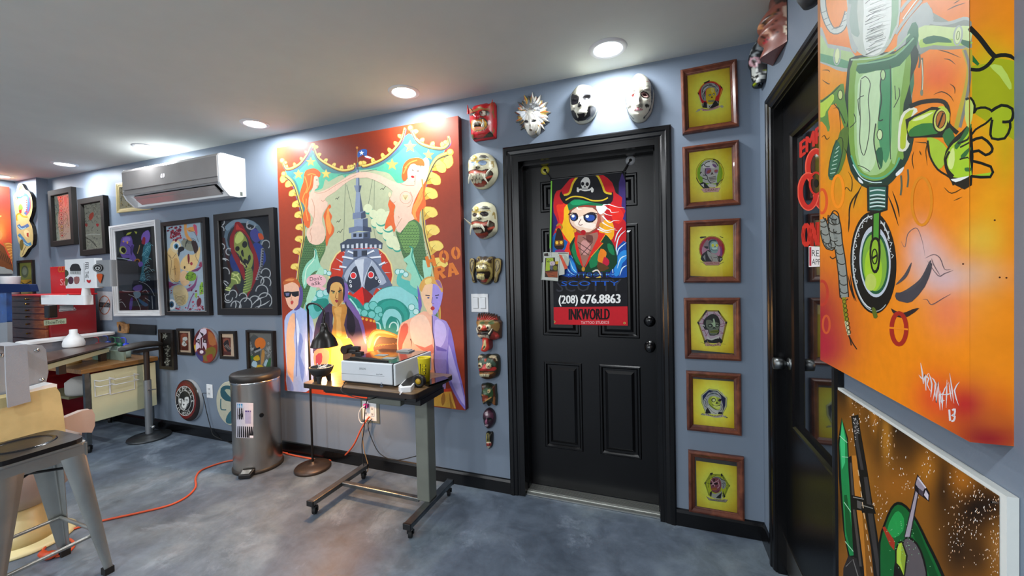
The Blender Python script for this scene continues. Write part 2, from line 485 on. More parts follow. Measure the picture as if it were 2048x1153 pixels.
def casing(name, P, a, b, top, wd=.062):
    """stepped door casing, P(s, z, d) gives a point: s along the wall, d proud of it"""
    prof = [(0, 0), (0, .014), (.008, .02), (.024, .02), (.03, .015), (.046, .013), (.052, .008), (wd, .008), (wd, 0)]
    rings = []
    for t, d in prof:
        s0, s1 = (a-wd+t, b+wd-t) if a < b else (a+wd-t, b-wd+t)
        rings.append([P(s0, 0, d), P(s0, top+wd-t, d), P(s1, top+wd-t, d), P(s1, 0, d)])
    mb = MB()
    for i in range(len(rings)-1):
        r, q = rings[i], rings[i+1]
        for k in range(3): mb.add([r[k], r[k+1], q[k+1], q[k]], [(0, 1, 2, 3)])
    for k in (0, 3): mb.add([r[k] for r in rings], [tuple(range(len(rings)))])
    return struct(name, mb, M['black_trim'])
PA = lambda s, z, d: Vector((s, -d, z))
PB = lambda s, z, d: Vector((-d, s, z))
casing('trim_1', PA, D1a, D1b, D1t)
casing('trim_2', PB, D2a, D2b, D1t, .058)
# frame of door 1: jambs, head and stop
mb = MB().box(D1a-.001, D1a+.03, -.008, .18, 0, D1t).box(D1b-.018, D1b+.001, -.008, .18, 0, D1t).box(D1a+.03, D1b-.018, -.008, .18, D1t-.03, D1t+.001)
mb.box(D1a+.03, D1a+.036, .06, .115, 0, D1t-.03).box(D1b-.024, D1b-.018, .06, .115, 0, D1t-.03).box(D1a+.03, D1b-.018, .06, .115, D1t-.042, D1t-.03)
struct('trim_3', mb, M['black_trim'])
# aluminium threshold with ridges
mb = MB().box(D1a+.03, D1b-.018, .03, .13, 0, .012)
for k in range(9): mb.box(D1a+.032, D1b-.02, .012+k*.012, .019+k*.012, .002+min(k, 3)*.003, .009+min(k, 3)*.003)
th = struct('trim_4', mb, mat('aluminium_threshold', '#b9bab6', .35, .9))

def panel(mb, x0, x1, z0, z1, y):
    """raised door panel with a moulded border, toward -y"""
    prof = [(0, 0), (.006, .007), (.014, .007), (.022, -.006), (.034, -.006), (.05, .003), (.056, .003)]
    rs = [[(x0+t, y-d, z0+t), (x1-t, y-d, z0+t), (x1-t, y-d, z1-t), (x0+t, y-d, z1-t)] for t, d in prof]
    for i in range(len(rs)-1):
        for k in range(4): mb.add([rs[i][k], rs[i][(k+1) % 4], rs[i+1][(k+1) % 4], rs[i+1][k]], [(0, 1, 2, 3)])
    mb.add(rs[-1], [(0, 1, 2, 3)])
door1 = thing('door_1', ((D1a+D1b)/2, .12, .0), None, None); door1['kind'] = 'structure'
xs = [(-1.14, -.905), (-.805, -.573)]; zs = [(.262, .797), (.957, 1.614), (1.712, 1.9)]
mb = MB()
X0, X1 = D1a+.033, D1b-.02
cols_ = [X0, xs[0][0], xs[0][1], xs[1][0], xs[1][1], X1]; rows = [.018, zs[0][0], zs[0][1], zs[1][0], zs[1][1], zs[2][0], zs[2][1], D1t-.035]
for i in range(5):
    for j in range(7):
        if i in (1, 3) and j in (1, 3, 5): continue
        mb.add([(cols_[i], .12, rows[j]), (cols_[i+1], .12, rows[j]), (cols_[i+1], .12, rows[j+1]), (cols_[i], .12, rows[j+1])], [(0, 1, 2, 3)])
mb.box(X0, X1, .13, .16, .018, D1t-.035)
mb.build('door_slab', M['black_door'], door1)
for a in xs:
    for b in zs:
        q = MB(); panel(q, a[0], a[1], b[0], b[1], .12); q.build('door_panel', M['black_door'], door1)
q = MB().lathe([(.001, -.062), (.018, -.06), (.027, -.05), (.028, -.04), (.02, -.028), (.012, -.024), (.012, -.008), (.03, -.006), (.031, 0)], (-.52, .12, .916), 28, 'y')
q.build('door_knob', M['black_gloss'], door1)
q = MB().lathe([(.001, -.022), (.022, -.021), (.026, -.012), (.031, -.008), (.032, 0)], (-.52, .12, 1.058), 28, 'y')
q.build('deadbolt', M['black_gloss'], door1)
q = MB().box(-.53, -.51, .092, .1, 1.053, 1.063); q.build('thumb_turn', M['black_gloss'], door1)

# door 2: dark half-glazed door in the right wall
SX = .035
door2 = thing('door_2', (SX, (D2a+D2b)/2, 0), None, None); door2['kind'] = 'structure'
gy0, gz1, gz0 = onX(1590, 700, SX).y, onX(1590, 268, SX).z, onX(1594, 858, SX).z
gy1 = D2b+.1
mb = MB().box(SX, SX+.04, gy0, D2a, 0, D1t).box(SX, SX+.04, D2b, gy1, 0, D1t).box(SX, SX+.04, gy1, gy0, 0, gz0).box(SX, SX+.04, gy1, gy0, gz1, D1t)
mb.build('door_slab', M['black_door'], door2)
rs = []
for t, d in [(-.02, 0), (-.016, .008), (-.004, .01), (.006, .004), (.008, -.012)]:
    rs.append([(SX-d, gy1+t, gz0+t), (SX-d, gy0-t, gz0+t), (SX-d, gy0-t, gz1-t), (SX-d, gy1+t, gz1-t)])
q = MB()
for i in range(len(rs)-1):
    for k in range(4): q.add([rs[i][k], rs[i][(k+1) % 4], rs[i+1][(k+1) % 4], rs[i+1][k]], [(0, 1, 2, 3)])
q.build('glazing_bead', M['black_trim'], door2)
q = MB().box(SX+.012, SX+.016, gy1, gy0, gz0, gz1)
gl = q.build('glass_pane', mat('dark_glass', '#06070a', .03, 0, .9, coat=.6), door2)
kz = onX(1580, 1098, SX).z
q = MB().box(SX-.003, SX, D2b+.02, D2a-.004, .02, kz); q.build('kick_plate', M['steel'], door2)
ky, kz2 = -.285, onX(1567, 742, -.02).z
q = MB().lathe([(.001, -.06), (.024, -.058), (.026, -.03), (.02, -.02), (.01, -.016), (.01, -.004), (.026, -.004), (.026, 0)], (SX, ky, kz2), 24, 'x')
q.build('door_knob', M['gunmetal'], door2)
struct('trim_5', MB().box(0, SX+.05, D2a-.006, D2a+.001, 0, D1t).box(0, SX+.05, D2b-.001, D2b+.01, 0, D1t).box(0, SX+.05, D2b+.01, D2a-.006, D1t-.012, D1t+.001), M['black_trim'])
# lettering on the glass
a = Art(1480, 0, 1.92)
RED = '#c9281f'
a.T(RED, 'EMPLOYEES', 231, 607, 470, 400, 60, bold=3)
a.T(RED, 'ONLY', 240, 950, 345, 940, 92, bold=5)
cx, cy = 292, 705
for rot in (90, 210, 330):
    r = math.radians(rot); px, py = cx+math.cos(r-PI)*34, cy+math.sin(r-PI)*62
    a.R('#c9281f', 22, px, py, 32, 62, 0, rot-180-140, rot-180+140, 26).R('#e8604a', 4, px, py, 40, 72, 0, rot-180-140, rot-180+140, 26)
a.R('#c9281f', 8, cx, cy, 24, 42).E('#06070a', cx, cy, 9, 16)
mb = MB(); a.put(mb, lambda u, v, l: onX(u, v, SX+.0115-l)); mb.build('lettering', PAINT, door2)
# cut to the pane: the strokes past its right side lie behind the hanging canvas

LIGHTS = [(-.688, -.222), (-1.871, -.222), (-3.11, -.222), (-4.345, -.222), (-5.555, -.222), (-6.66, -.26)]
DIFF = mat('lamp_diffuser', '#f4f8ff', .5, emit=14)
WH = ['', 'white recessed ceiling light in front of the top right of the mermaid mural', 'white recessed ceiling light between the mural and the air conditioner',
      'white recessed ceiling light above the air conditioner', 'white recessed ceiling light above the tall narrow black frames', 'recessed ceiling light at the far left end of the row']
WH[0] = 'largest and nearest white recessed ceiling light, above the black door'
for i, (x, y) in enumerate(LIGHTS):
    t = thing('recessed_ceiling_light', (x, y, H), WH[i], 'ceiling light', 'row of recessed ceiling lights')
    MB().lathe([(.066, 0), (.067, -.006), (.075, -.009), (.09, -.004), (.092, 0)], (x, y, H), 40, 'z', caps=False).build('trim_ring', M['white'], t)
    MB().lathe([(.001, -.003), (.067, -.003)], (x, y, H), 32, 'z', caps=False).build('diffuser', DIFF, t)
    lamp('downlight_lamp', 'AREA', (x, y, H-.012), LAMP_W, LAMP_COL, .13, t)
# ------------------------------------------------------------------ the big mural board
a = Art(540, 220, 3.6025)
base = blobs('#96361c', [('#c45a38', 60, 330, 110, 120, .8), ('#a84526', 1200, 180, 260, 160, .7), ('#6c2214', 620, 300, 330, 110, .75), ('#7a2a14', 1330, 900, 120, 500, .4), ('#b04a2a', 1100, 120, 300, 60, .7)], 540, 220, 3.6025)  # red ground, with the bright lamp glow near the top painted in
a.G('22 262 1352 30 1416 2175 115 2030', base, 22, 30)
# sky seen between the gilded drapes
a.P('#b9bf9a', '110 440 200 400 300 290 400 400 520 435 620 415 760 380 860 310 1000 170 1120 255 1260 290 1180 400 1120 520 1098 700 1110 880 1150 1060 1195 1250 1215 1500 1200 1900 200 1900 190 1300 210 1100 240 900 230 740 190 590', 3)
a.P('#5dbd9b', '115 440 200 400 300 290 400 400 520 437 620 417 760 380 860 310 1000 170 1120 255 1260 290 1170 400 1130 500 1085 740 1060 700 1000 540 920 530 860 460 780 440 700 430 600 450 520 500 450 540 400 500 380 560 340 580 230 600 200 620 170 540', 3)
a.P('#b9bf9a', '420 520 520 470 560 520 700 470 800 520 880 520 870 640 760 700 500 700 400 640 380 560', 3)
for t in ('110 440 200 400 300 290 300 340 205 440 150 500', '300 290 400 400 520 435 625 415 610 450 500 460 380 430', '640 415 780 365 880 290 1000 170 1000 230 900 330 780 410 660 430', '1000 170 1120 255 1255 285 1180 390 1150 470 1130 380 1060 300 1010 250', '150 480 200 600 238 760 246 880 262 800 250 700 215 600 190 520'):
    a.P('#4b8488', t, 3)
for cx, cy, r in ((1008, 262, 48), (878, 392, 46), (1140, 322, 42), (292, 372, 36), (203, 462, 38), (403, 460, 38)):
    a.STAR('#d9a94e', cx+2, cy+3, r); a.STAR('#f0cf66', cx, cy, r*.86)
def drape(path, w_, side, n, amp, cols=('#d9ae45', '#ecd069', '#5a4c33')):
    P = catmull([Vector((p[0], p[1], 0)) for p in [(path[i], path[i+1]) for i in range(0, len(path), 2)]], 12, False)
    m = len(P)
    a.S('#7a5a9a', w_*1.1, [(p.x+side*3, p.y+7) for p in P], 1)
    for k in range(n):
        i = int((k+.5)/n*(m-6)); p = P[i]; t = (P[i+5]-p).normalized(); nn = Vector((t.y, -t.x, 0))*side
        q0 = p-t*amp*.35; q1 = p+nn*amp*.9-t*amp*.3; q2 = p+nn*amp*1.15+t*amp*.3; q3 = p+nn*amp*.55+t*amp*.45; q4 = p+t*amp*.6
        a.P(cols[0], [(q.x, q.y) for q in (q0, q1, q2, q3, q4)], 3)
        a.P(cols[1], [(q.x, q.y) for q in (q0+nn*4, q1+t*6, q2-nn*3, q3)], 3)
        a.S(cols[2], 5, [(q.x, q.y) for q in (q4, p+nn*amp*.3+t*amp*.1, p+nn*amp*.6-t*amp*.05)], 2, 1)
    a.S('#c49a3a', w_, [(p.x, p.y) for p in P], 1); a.S('#efd772', w_*.55, [(p.x-1, p.y-2) for p in P], 1)
    a.S('#4c4a3a', w_*.35, [(p.x-side*w_*.62*0, p.y+w_*.72) for p in P], 1)
    for e in (P[0],): a.E('#d9ae45', e.x, e.y, w_*1.05); a.E('#efd772', e.x-2, e.y-3, w_*.7)
drape([88, 365, 120, 425, 205, 395, 265, 325, 298, 255], 17, 1, 5, 26)
drape([310, 255, 345, 340, 430, 400, 520, 435, 600, 420, 610, 385], 17, -1*-1, 7, 30)
drape([655, 385, 680, 405, 800, 360, 880, 300, 945, 220, 972, 130], 17, 1, 7, 34)
drape([1012, 130, 1060, 220, 1140, 262, 1240, 275, 1290, 240, 1285, 190], 19, 1, 5, 38)
drape([100, 462, 165, 525, 205, 640, 235, 760, 243, 900, 222, 1030, 200, 1200, 185, 1330], 18, -1, 10, 52)
drape([1298, 305, 1205, 345, 1150, 440, 1110, 560, 1100, 700, 1112, 850, 1140, 980, 1172, 1100, 1192, 1200], 24, 1, 8, 92)
a.S('#d9b850', 9, '1150 1000 1190 1150 1212 1330 1225 1450 1222 1560', 3)
# flag
a.S('#9a6a3a', 6, '628 275 632 390', 1); a.E('#c8823a', 627, 272, 9)
a.P('#2d5aa6', '633 305 665 283 700 290 690 345 672 322 634 345', 2); a.STAR('#e8ecf0', 660, 310, 19)
a.P('#e6e0e0', '680 335 700 330 735 345 720 352 695 345'); a.P('#c03038', '678 345 700 345 728 356 700 356')
# rigging, birds
for t in ('545 470 535 800 530 950', '552 540 605 760', '745 460 700 740', '755 460 748 860 775 950', '490 470 640 450 770 430'): a.S('#5c6a5a', 3, t, 2)
for x, y, s_ in ((485, 640, 14), (495, 805, 16), (505, 880, 22), (815, 570, 20)):
    a.S('#3a4038', 4, [(x-s_, y+s_*.3), (x-s_*.3, y-s_*.3), (x, y+s_*.3), (x+s_*.5, y-s_*.5), (x+s_, y-s_)], 3)
# clouds on the right
for x, y, r in ((705, 710, 32), (745, 750, 30), (800, 745, 34), (850, 760, 30), (760, 810, 34), (800, 850, 36), (850, 900, 40), (880, 950, 44), (915, 980, 34), (850, 830, 44), (800, 790, 40)):
    a.E('#3aa08a', x+3, y+12, r); a.E('#d9e0b8', x, y, r)
# sun
a.E('#e6cf8a', 655, 1190, 236); a.E('#c1351c', 655, 1190, 226)
for k in range(16):
    r = math.radians(-170+k*21); a.S('#c9ced6', 9, [(655+150*math.cos(r), 1180+150*math.sin(r)), (655+212*math.cos(r), 1180+212*math.sin(r))], 1, 1)
# turret of the ship
def slab(c1, c2, t):
    a.P(c1, t, 1); p = [float(q) for q in t.split()]; xs = p[0::2]; m = (min(xs)+max(xs))/2
    q = [(max(x, m+(max(xs)-m)*.25) if x > m else m+(max(xs)-m)*.25, y) for x, y in zip(xs, p[1::2])]
    a.P(c2, q, 1)
a.S('#4c5a6a', 10, '632 380 634 560', 1)
slab('#8a98b0', '#5a6880', '622 430 642 430 645 545 618 545')
slab('#7c8aa4', '#46526a', '605 545 660 545 648 592 620 592'); slab('#8b99b2', '#4c5870', '620 592 648 592 672 735 610 745')
slab('#7482a0', '#3c465e', '596 745 686 728 692 775 596 790'); slab('#8c9ab4', '#4a566e', '606 790 704 780 706 850 606 855')
slab('#6d7b98', '#37415a', '566 850 632 838 728 848 732 880 640 872 570 890'); slab('#8896b0', '#424e68', '585 885 722 878 724 925 585 930')
for x in (600, 640, 680): a.P('#28303e', [(x, 892), (x+22, 890), (x+22, 915), (x, 917)], 1)
a.P('#3a4458', '505 965 560 930 760 925 812 960 808 1005 740 990 600 1000 512 1025', 1)
for k in range(9): x = 520+k*33; a.P('#c3cad4', [(x, 972-(k in (3, 4, 5))*8), (x+17, 970-(k in (3, 4, 5))*8), (x+17, 996), (x, 998)], 1)
a.P('#6f7d98', '545 1005 780 1000 810 1120 780 1200 530 1200 520 1110', 1)
for x0, y0, x1, y1 in ((560, 1020, 625, 1045), (750, 1015, 690, 1045), (520, 1060, 600, 1075), (800, 1060, 710, 1070), (500, 1130, 560, 1140), (830, 1100, 770, 1130)):
    a.S('#dfe4ea', 17, [(x0, y0), (x1, y1)], 1); a.S('#545f78', 5, [(x0, y0+7), (x1, y1+7)], 1)
a.P('#2a3242', '600 1015 630 1015 630 1060 600 1060', 1); a.P('#2a3242', '660 1015 700 1012 700 1050 660 1055', 1)

a.view(540, 500, 3.391)
# ship's bow like a bird's head
a.P('#5c6780', '480 225 500 150 540 95 590 50 640 40 700 65 760 130 830 240 800 262 720 262 690 335 640 400 590 340 550 290 500 265', 2)
a.P('#a4aec0', '500 180 545 105 595 60 640 48 690 68 740 130 790 220 730 240 700 200 660 250 625 260 590 215 540 230', 2)
a.P('#2c3244', '520 235 548 150 585 108 606 140 618 240 590 290 552 280', 2); a.P('#2c3244', '640 250 662 150 690 108 720 160 745 235 700 262 665 285', 2)
a.P('#c8cfdb', '575 70 690 68 672 120 648 180 626 250 606 170 590 118', 2); a.P('#8792aa', '640 60 690 68 665 130 640 190 628 240 634 140', 2)
for x, y in ((565, 175), (684, 170)): a.E('#d8dde6', x, y, 22, 24); a.E('#e02b2b', x, y, 17, 19)
for x, y in ((720, 192), (742, 215), (545, 215), (548, 245)): a.E('#e8ecf2', x, y, 8, 11, -20); a.E('#2c3244', x, y, 4, 6, -20)
a.P('#e02418', '626 250 560 306 600 340 642 392 700 312 670 285', 1); a.P('#8e1010', '626 250 636 320 642 392 700 312 670 285', 1)
# sea
a.P('#1d8a7c', '500 300 545 310 600 345 645 400 700 318 760 262 850 246 940 268 1000 330 1020 420 980 520 900 580 780 560 700 520 620 480 560 420', 2)
a.P('#8ccfce', '690 330 760 268 860 248 950 282 1000 350 1010 430 960 470 930 500 950 430 900 360 820 330 740 350 700 400 670 380', 3)
a.P('#2a9c8c', '730 400 780 350 860 345 920 400 935 480 900 530 910 450 860 390 790 390 750 440', 3)
a.P('#8ccfce', '760 470 790 410 850 405 890 450 890 520 870 560 860 480 820 450 790 490 780 540', 3)
a.R('#1f8576', 9, 835, 520, 46, 60, 0, 180, 400); a.R('#b9e2dc', 8, 838, 530, 28, 38, 0, 180, 400)
for x, y, r in ((868, 150, 20), (895, 150, 18), (920, 168, 18), (960, 390, 22), (990, 420, 20), (370, 150, 18), (400, 160, 16), (345, 160, 14)): a.E('#bfe3e0', x, y, r); a.R('#2a9486', 4, x, y, r)
a.P('#58b8ae', '860 230 868 165 905 160 890 185 905 200 950 215 1000 260 1010 320 960 300 900 262', 3)
a.P('#66bdb8', '235 410 255 330 300 285 400 262 395 330 400 380 350 430 300 470 262 450', 3); a.P('#238a7c', '300 345 380 330 395 370 330 420 300 400', 3)
for x, y, r in ((250, 320, 24), (285, 300, 22), (260, 360, 22), (300, 330, 20), (340, 300, 26), (380, 290, 22)): a.E('#a9dad6', x, y, r); a.R('#3a9f92', 4, x, y, r)
for x, y, r in ((600, 420, 26), (640, 430, 24), (660, 385, 26), (700, 380, 30), (735, 410, 28), (725, 460, 26), (690, 440, 26), (750, 440, 16)): a.E('#6fc3bc', x, y, r); a.R('#1f8476', 5, x, y, r)
for t in ('540 330 580 380 610 440', '700 490 740 500 750 540'): a.S('#a5dcd6', 10, t, 3)
# dragon boat prow
a.P('#a5351c', '600 460 640 455 700 470 718 500 720 540 690 600 640 620 600 560', 3)
for x in (628, 655, 684, 706): a.E('#e0a83c', x, 468+(x-628)*.22, 9)
a.P('#c2663a', '620 560 650 600 670 650 660 700 630 690 610 620', 2)
for k in range(7): a.S('#e08a5a', 5, [(620+k*4, 580+k*18), (655+k*2, 590+k*18)], 1)
a.P('#e08a20', '655 690 668 600 700 545 770 545 862 578 864 600 770 595 735 585 705 630 700 690', 3); a.P('#f6c560', '664 660 680 590 712 552 780 552 855 585 780 570 720 572 690 620 678 665', 3)
a.P('#5a2a10', '705 690 712 640 742 592 800 596 862 604 862 680 800 700', 2)
for k in range(8): a.S('#b9701e', 5, [(712+k*20, 660-k*4), (745+k*16, 640), (790+k*10, 640)], 2, 1)
a.P('#6b4a20', '640 690 870 678 870 760 640 760', 1)

# mermaids
a.view(540, 220, 3.6025)
SK, SK2, HR, HR2, GR, GR2 = '#ecc6ae', '#c98f74', '#e0662e', '#f09a4a', '#4f7548', '#8aa863'
a.P(GR, '258 905 290 955 330 970 380 955 402 905 398 1010 362 1090 350 1180 330 1290 250 1400 230 1500 205 1600 190 1500 215 1400 205 1290 215 1120 240 990', 3)
for y in range(930, 1400, 17):
    for x in range(212, 400, 17):
        X = x+(8 if (y//17) % 2 else 0)
        if inside([(258, 915), (395, 925), (390, 1000), (345, 1100), (325, 1260), (250, 1390), (215, 1300), (222, 1100)], X, y): a.R('#2c4a2e' if X < 330 else GR2, 3, X, y, 8, 8, 0, 0, 180, 5)
a.P('#8fd0b4', '330 1000 316 1060 262 1110 230 1200 250 1290 285 1200 330 1160 372 1150 352 1090', 3); a.S('#dff0d8', 5, '322 1010 316 1080 262 1150 250 1260', 3); a.S('#2f8f7c', 7, '318 1000 332 1030 322 1075', 3)
a.P('#a8d8b8', '330 1180 372 1130 390 1180 340 1240 330 1330 280 1400 262 1360', 2)
a.P(HR, '245 470 262 435 320 422 362 450 358 482 330 492 318 540 300 572 280 600 288 650 270 710 292 770 282 850 250 830 236 770 252 700 212 640 226 560 240 520', 3)
a.P(SK, '318 480 346 482 350 515 356 535 348 545 344 562 325 575 322 592 360 590 432 560 500 518 560 478 630 452 664 450 660 486 610 492 545 528 472 588 410 628 396 650 416 668 412 700 384 740 374 800 398 870 396 925 372 960 330 974 284 955 264 905 270 862 300 832 316 790 286 738 276 682 280 630 300 580 312 540', 2)
a.P(HR, '430 680 440 702 422 722 447 765 438 806 462 850 455 892 425 930 410 985 400 945 405 880 393 800 385 760 408 712', 3); a.P(HR2, '420 700 428 760 445 850 430 900 412 860 402 790', 3)
for t in ('300 850 288 880 300 920 294 955', '398 648 380 660 370 650', '300 640 320 700 318 770 306 820', '345 545 335 548'): a.S(SK2, 4, t, 3)
for t in ('250 480 270 560 235 640 262 720', '270 470 300 460 330 470', '300 470 290 540 262 600', '262 640 258 720 274 800'): a.S(HR2, 8, t, 3)
a.S(SK2, 3, '318 592 345 600 400 590 480 540 620 470', 3); a.S('#b03030', 5, '341 556 349 556', 1); a.S('#3a2a20', 4, '330 505 343 505', 1)
a.P(HR, '870 640 850 682 862 730 835 800 828 862 872 832 892 882 908 832 892 740 902 690', 3); a.P(HR, '1090 465 1125 520 1112 600 1124 690 1082 735 1072 822 1020 792 1008 730 1030 660 1040 610 1080 550', 3)
a.P(HR2, '1090 560 1100 640 1050 740 1060 790 1032 770 1026 710 1060 640', 3)
a.P(GR, '905 875 942 886 985 806 1045 792 1090 840 1106 920 1122 1030 1155 1153 1190 1330 1210 1500 1212 1650 1190 1560 1170 1400 1100 1290 1020 1180 960 1060 930 960', 3)
a.P('#6f9a54', '925 890 950 890 990 820 1040 805 1070 850 1075 930 1040 1000 980 1030 945 960', 3)
for y in range(830, 1260, 20):
    for x in range(915, 1150, 20):
        X = x+(10 if (y//20) % 2 else 0)
        if inside([(920, 890), (985, 815), (1050, 805), (1100, 900), (1150, 1150), (1170, 1260), (1060, 1210), (960, 1050)], X, y): a.R('#2f5230', 3, X, y, 10, 10, 0, 0, 180, 5)
a.P('#8fd0b4', '1020 985 1008 1040 960 1080 990 1110 980 1153 1020 1190 1010 1260 1090 1300 1120 1240 1060 1160 1045 1090', 3); a.S('#2f8f7c', 9, '1002 985 1030 1000 1022 1060 1050 1130 1100 1250', 3)
a.P('#9fd6bc', '1100 1080 1170 1130 1150 1230 1195 1300 1190 1400 1130 1330 1110 1200', 2)
a.P(SK, '640 455 700 448 790 470 850 500 930 530 975 515 992 498 1040 520 1085 430 1096 370 1122 342 1146 366 1146 420 1128 500 1090 560 1062 610 1032 680 1020 745 1042 786 1000 806 940 884 908 852 892 765 906 700 888 672 862 640 884 586 800 528 700 488 642 492', 2)
a.P(HR, '948 470 972 405 1000 360 1060 344 1104 362 1112 404 1080 396 1040 386 1010 400 1002 440 985 500 960 510', 3); a.P(SK, '1000 400 1035 386 1082 404 1078 460 1052 506 1022 520 994 494 990 440', 3)
a.P(HR, '960 400 1000 356 1050 346 1100 360 1106 398 1060 400 1040 388 1012 396 990 440 975 480 955 470', 3)
for t in ('1010 470 1034 482 1040 470', ): a.P('#c02028', '1014 480 1028 474 1042 484 1028 492', 2)
for t in ('1022 432 1034 438', '1058 440 1072 440'): a.S('#3a2a20', 5, t, 1)
for t in ('868 610 862 640 888 670 905 660', '1010 590 1028 640 1010 690 985 700', '940 530 985 545 1040 545', '925 765 930 775 928 782', '1044 540 1046 470', '910 850 925 820 950 780'): a.S(SK2, 4, t, 3)
a.R(SK2, 3, 978, 632, 42, 44); a.E('#e6d3a8', 975, 630, 22, 22); a.E('#e6d3a8', 862, 612, 10, 18)
for k in range(5): a.S('#b59a62', 3, [(975, 648), (958+k*9, 614)], 1)
for t in ('970 420 1010 380 1060 362', '960 460 985 410', '1095 500 1100 580 1070 660'): a.S(HR2, 9, t, 3)

# the three men
a.view(540, 500, 3.391)
a.P('#a9b8e2', '98 480 125 430 160 405 200 385 270 440 300 520 306 700 290 900 244 966 118 956 112 800 102 640', 2)
a.P('#edb791', '135 455 168 432 172 520 160 600 172 700 160 820 158 900 140 870 118 830 112 700 112 560', 2)
a.P('#7f92d0', '200 560 225 620 205 720 235 800 220 900 200 800 190 680', 2); a.P('#7f92d0', '262 500 290 560 282 640 262 590', 2); a.P('#dfe6f8', '178 460 200 540 190 660 178 560', 2); a.P('#c9d4f2', '240 600 262 700 250 860 236 760', 2)
a.P('#7f92d0', '112 850 150 900 160 956 120 950', 2); a.S('#5a6ab0', 5, '170 420 176 540 182 700 178 860', 3)
a.P('#5b4a8a', '190 235 220 262 222 340 200 400 160 410 192 360', 2)
a.P('#eab598', '94 236 150 222 186 226 200 290 193 350 190 372 160 406 126 386 106 332', 2); a.P('#b85a28', '90 214 128 190 172 192 200 226 204 262 188 240 150 218 94 240', 2); a.P('#d98a4a', '100 212 130 196 165 200 150 212', 2)
a.P('#191a22', '92 286 120 282 148 286 196 280 196 312 170 320 150 312 146 296 138 320 110 326 96 312', 1); a.P('#6a6a90', '104 294 132 292 128 312 110 314', 1)
a.P('#c2403a', '140 350 152 346 160 354 152 370 142 368', 2); a.S('#c98f74', 4, '148 320 142 340 156 344', 2)
# man in the dark jacket
a.P('#4a3a54', '330 450 402 362 430 402 424 500 436 596 380 620 330 690 292 700 300 560', 2); a.P('#2a2030', '352 460 400 420 404 520 420 580 370 590 350 540', 2)
a.P('#463650', '505 345 575 400 615 480 645 580 660 700 560 700 540 620 500 520 520 420', 2); a.P('#221a28', '520 380 560 430 580 520 560 590 520 530 524 450', 2); a.P('#7a5fa0', '505 235 528 240 530 330 600 420 640 530 652 640 632 600 600 480 520 370', 2)
a.P('#c98b3e', '420 384 512 370 520 430 502 510 520 596 432 596 420 560 434 470', 2); a.P('#e0a85a', '434 400 486 392 478 470 486 580 450 580 452 480', 2)
a.P('#e8a63c', '360 700 400 600 540 600 600 700 600 880 380 880', 1); a.P('#f2be5a', '420 620 480 610 500 700 480 860 420 860', 2)  # trousers painted in the yellow that the lamp throws on them
a.P('#e08a70', '300 690 352 670 400 690 392 770 340 800 300 780', 2); a.P('#8a3a4a', '310 720 350 700 352 760 318 800', 2)
a.P('#7c5aa6', '480 210 512 230 532 260 520 340 498 360 500 300', 2); a.P('#d9a860', '402 250 440 220 486 226 500 292 496 348 456 392 420 362 402 302', 2); a.P('#a8703a', '470 250 494 292 490 345 458 388 462 330', 2)
a.P('#241c2c', '384 244 402 196 450 178 498 200 508 300 492 352 496 262 470 222 430 222 410 248 402 300 386 284', 2)
for t in ('414 278 440 284', '462 284 486 272'): a.S('#1c1620', 8, t, 1)
a.E('#3a6a4a', 430, 292, 7, 4); a.E('#3a6a4a', 472, 288, 7, 4); a.P('#a03040', '440 344 452 338 464 346 452 360', 2); a.S('#8a5a2a', 4, '452 290 442 326 458 330', 2)
# fair man, half in violet shade
a.P('#f0b396', '862 690 866 580 884 510 912 486 972 456 1040 418 1100 440 1108 560 1118 700 1122 940 1020 900 900 860', 2); a.P('#f6cdb4', '960 470 1040 440 1090 520 1098 640 1060 662 980 640 950 560', 3)
a.P('#d9604c', '868 640 890 520 930 500 936 560 900 640 886 720', 2); a.P('#e2806a', '980 640 1050 664 1100 640 1110 700 1060 700', 2)
a.P('#9c8cd2', '1098 440 1150 470 1196 486 1222 560 1212 690 1192 860 1188 960 1122 948 1116 700 1106 560', 2); a.P('#c0b2ea', '1120 480 1180 500 1196 580 1160 660 1120 640', 3); a.P('#7060b4', '1124 650 1200 680 1196 690 1130 684', 1)
a.P('#8474c8', '1216 520 1244 620 1272 780 1330 1000 1346 1066 1318 1082 1250 980 1196 840 1206 650', 2); a.P('#b9ace8', '1212 640 1250 760 1300 940 1322 1060 1270 980 1214 840', 2)
a.S('#5a2a20', 7, '952 604 960 630 956 668', 2, 1); a.S('#4a3a60', 6, '1100 450 1104 560 1116 640 1112 760 1124 860', 3)
a.P('#7060b4', '1000 240 1018 300 1030 380 1010 420 1004 330', 2)
a.P('#f2c49c', '1022 280 1050 238 1106 232 1104 436 1062 412 1034 342', 2); a.P('#a08fda', '1104 232 1166 258 1168 330 1142 412 1104 438', 2)
a.P('#dba24e', '1012 260 1022 222 1052 190 1100 180 1152 206 1172 260 1166 292 1140 246 1100 228 1050 240 1030 286', 2); a.P('#f0cf7a', '1050 206 1090 190 1096 222 1060 236', 2); a.P('#9a6a9a', '1120 200 1154 214 1168 262 1140 240', 2)
for t in ('1054 308 1084 312', '1120 312 1146 306'): a.S('#3a2a40', 7, t, 1)
a.E('#3c4c8a', 1074, 326, 8, 5); a.E('#3c4c8a', 1132, 326, 8, 5); a.P('#b8302c', '1088 398 1104 382 1118 398 1104 412', 2); a.S('#8a6a9a', 5, '1104 320 1096 360 1112 366', 2)
a.P('#c43a20', '1140 950 1226 940 1228 962 1144 972', 1); a.P('#d9a63a', '1124 968 1230 962 1262 1078 1100 1058', 1); a.P('#a8701e', '1180 966 1190 1020 1170 1060 1160 1010', 2); a.P('#a8701e', '1216 966 1232 1030 1250 1074 1224 1074', 2)
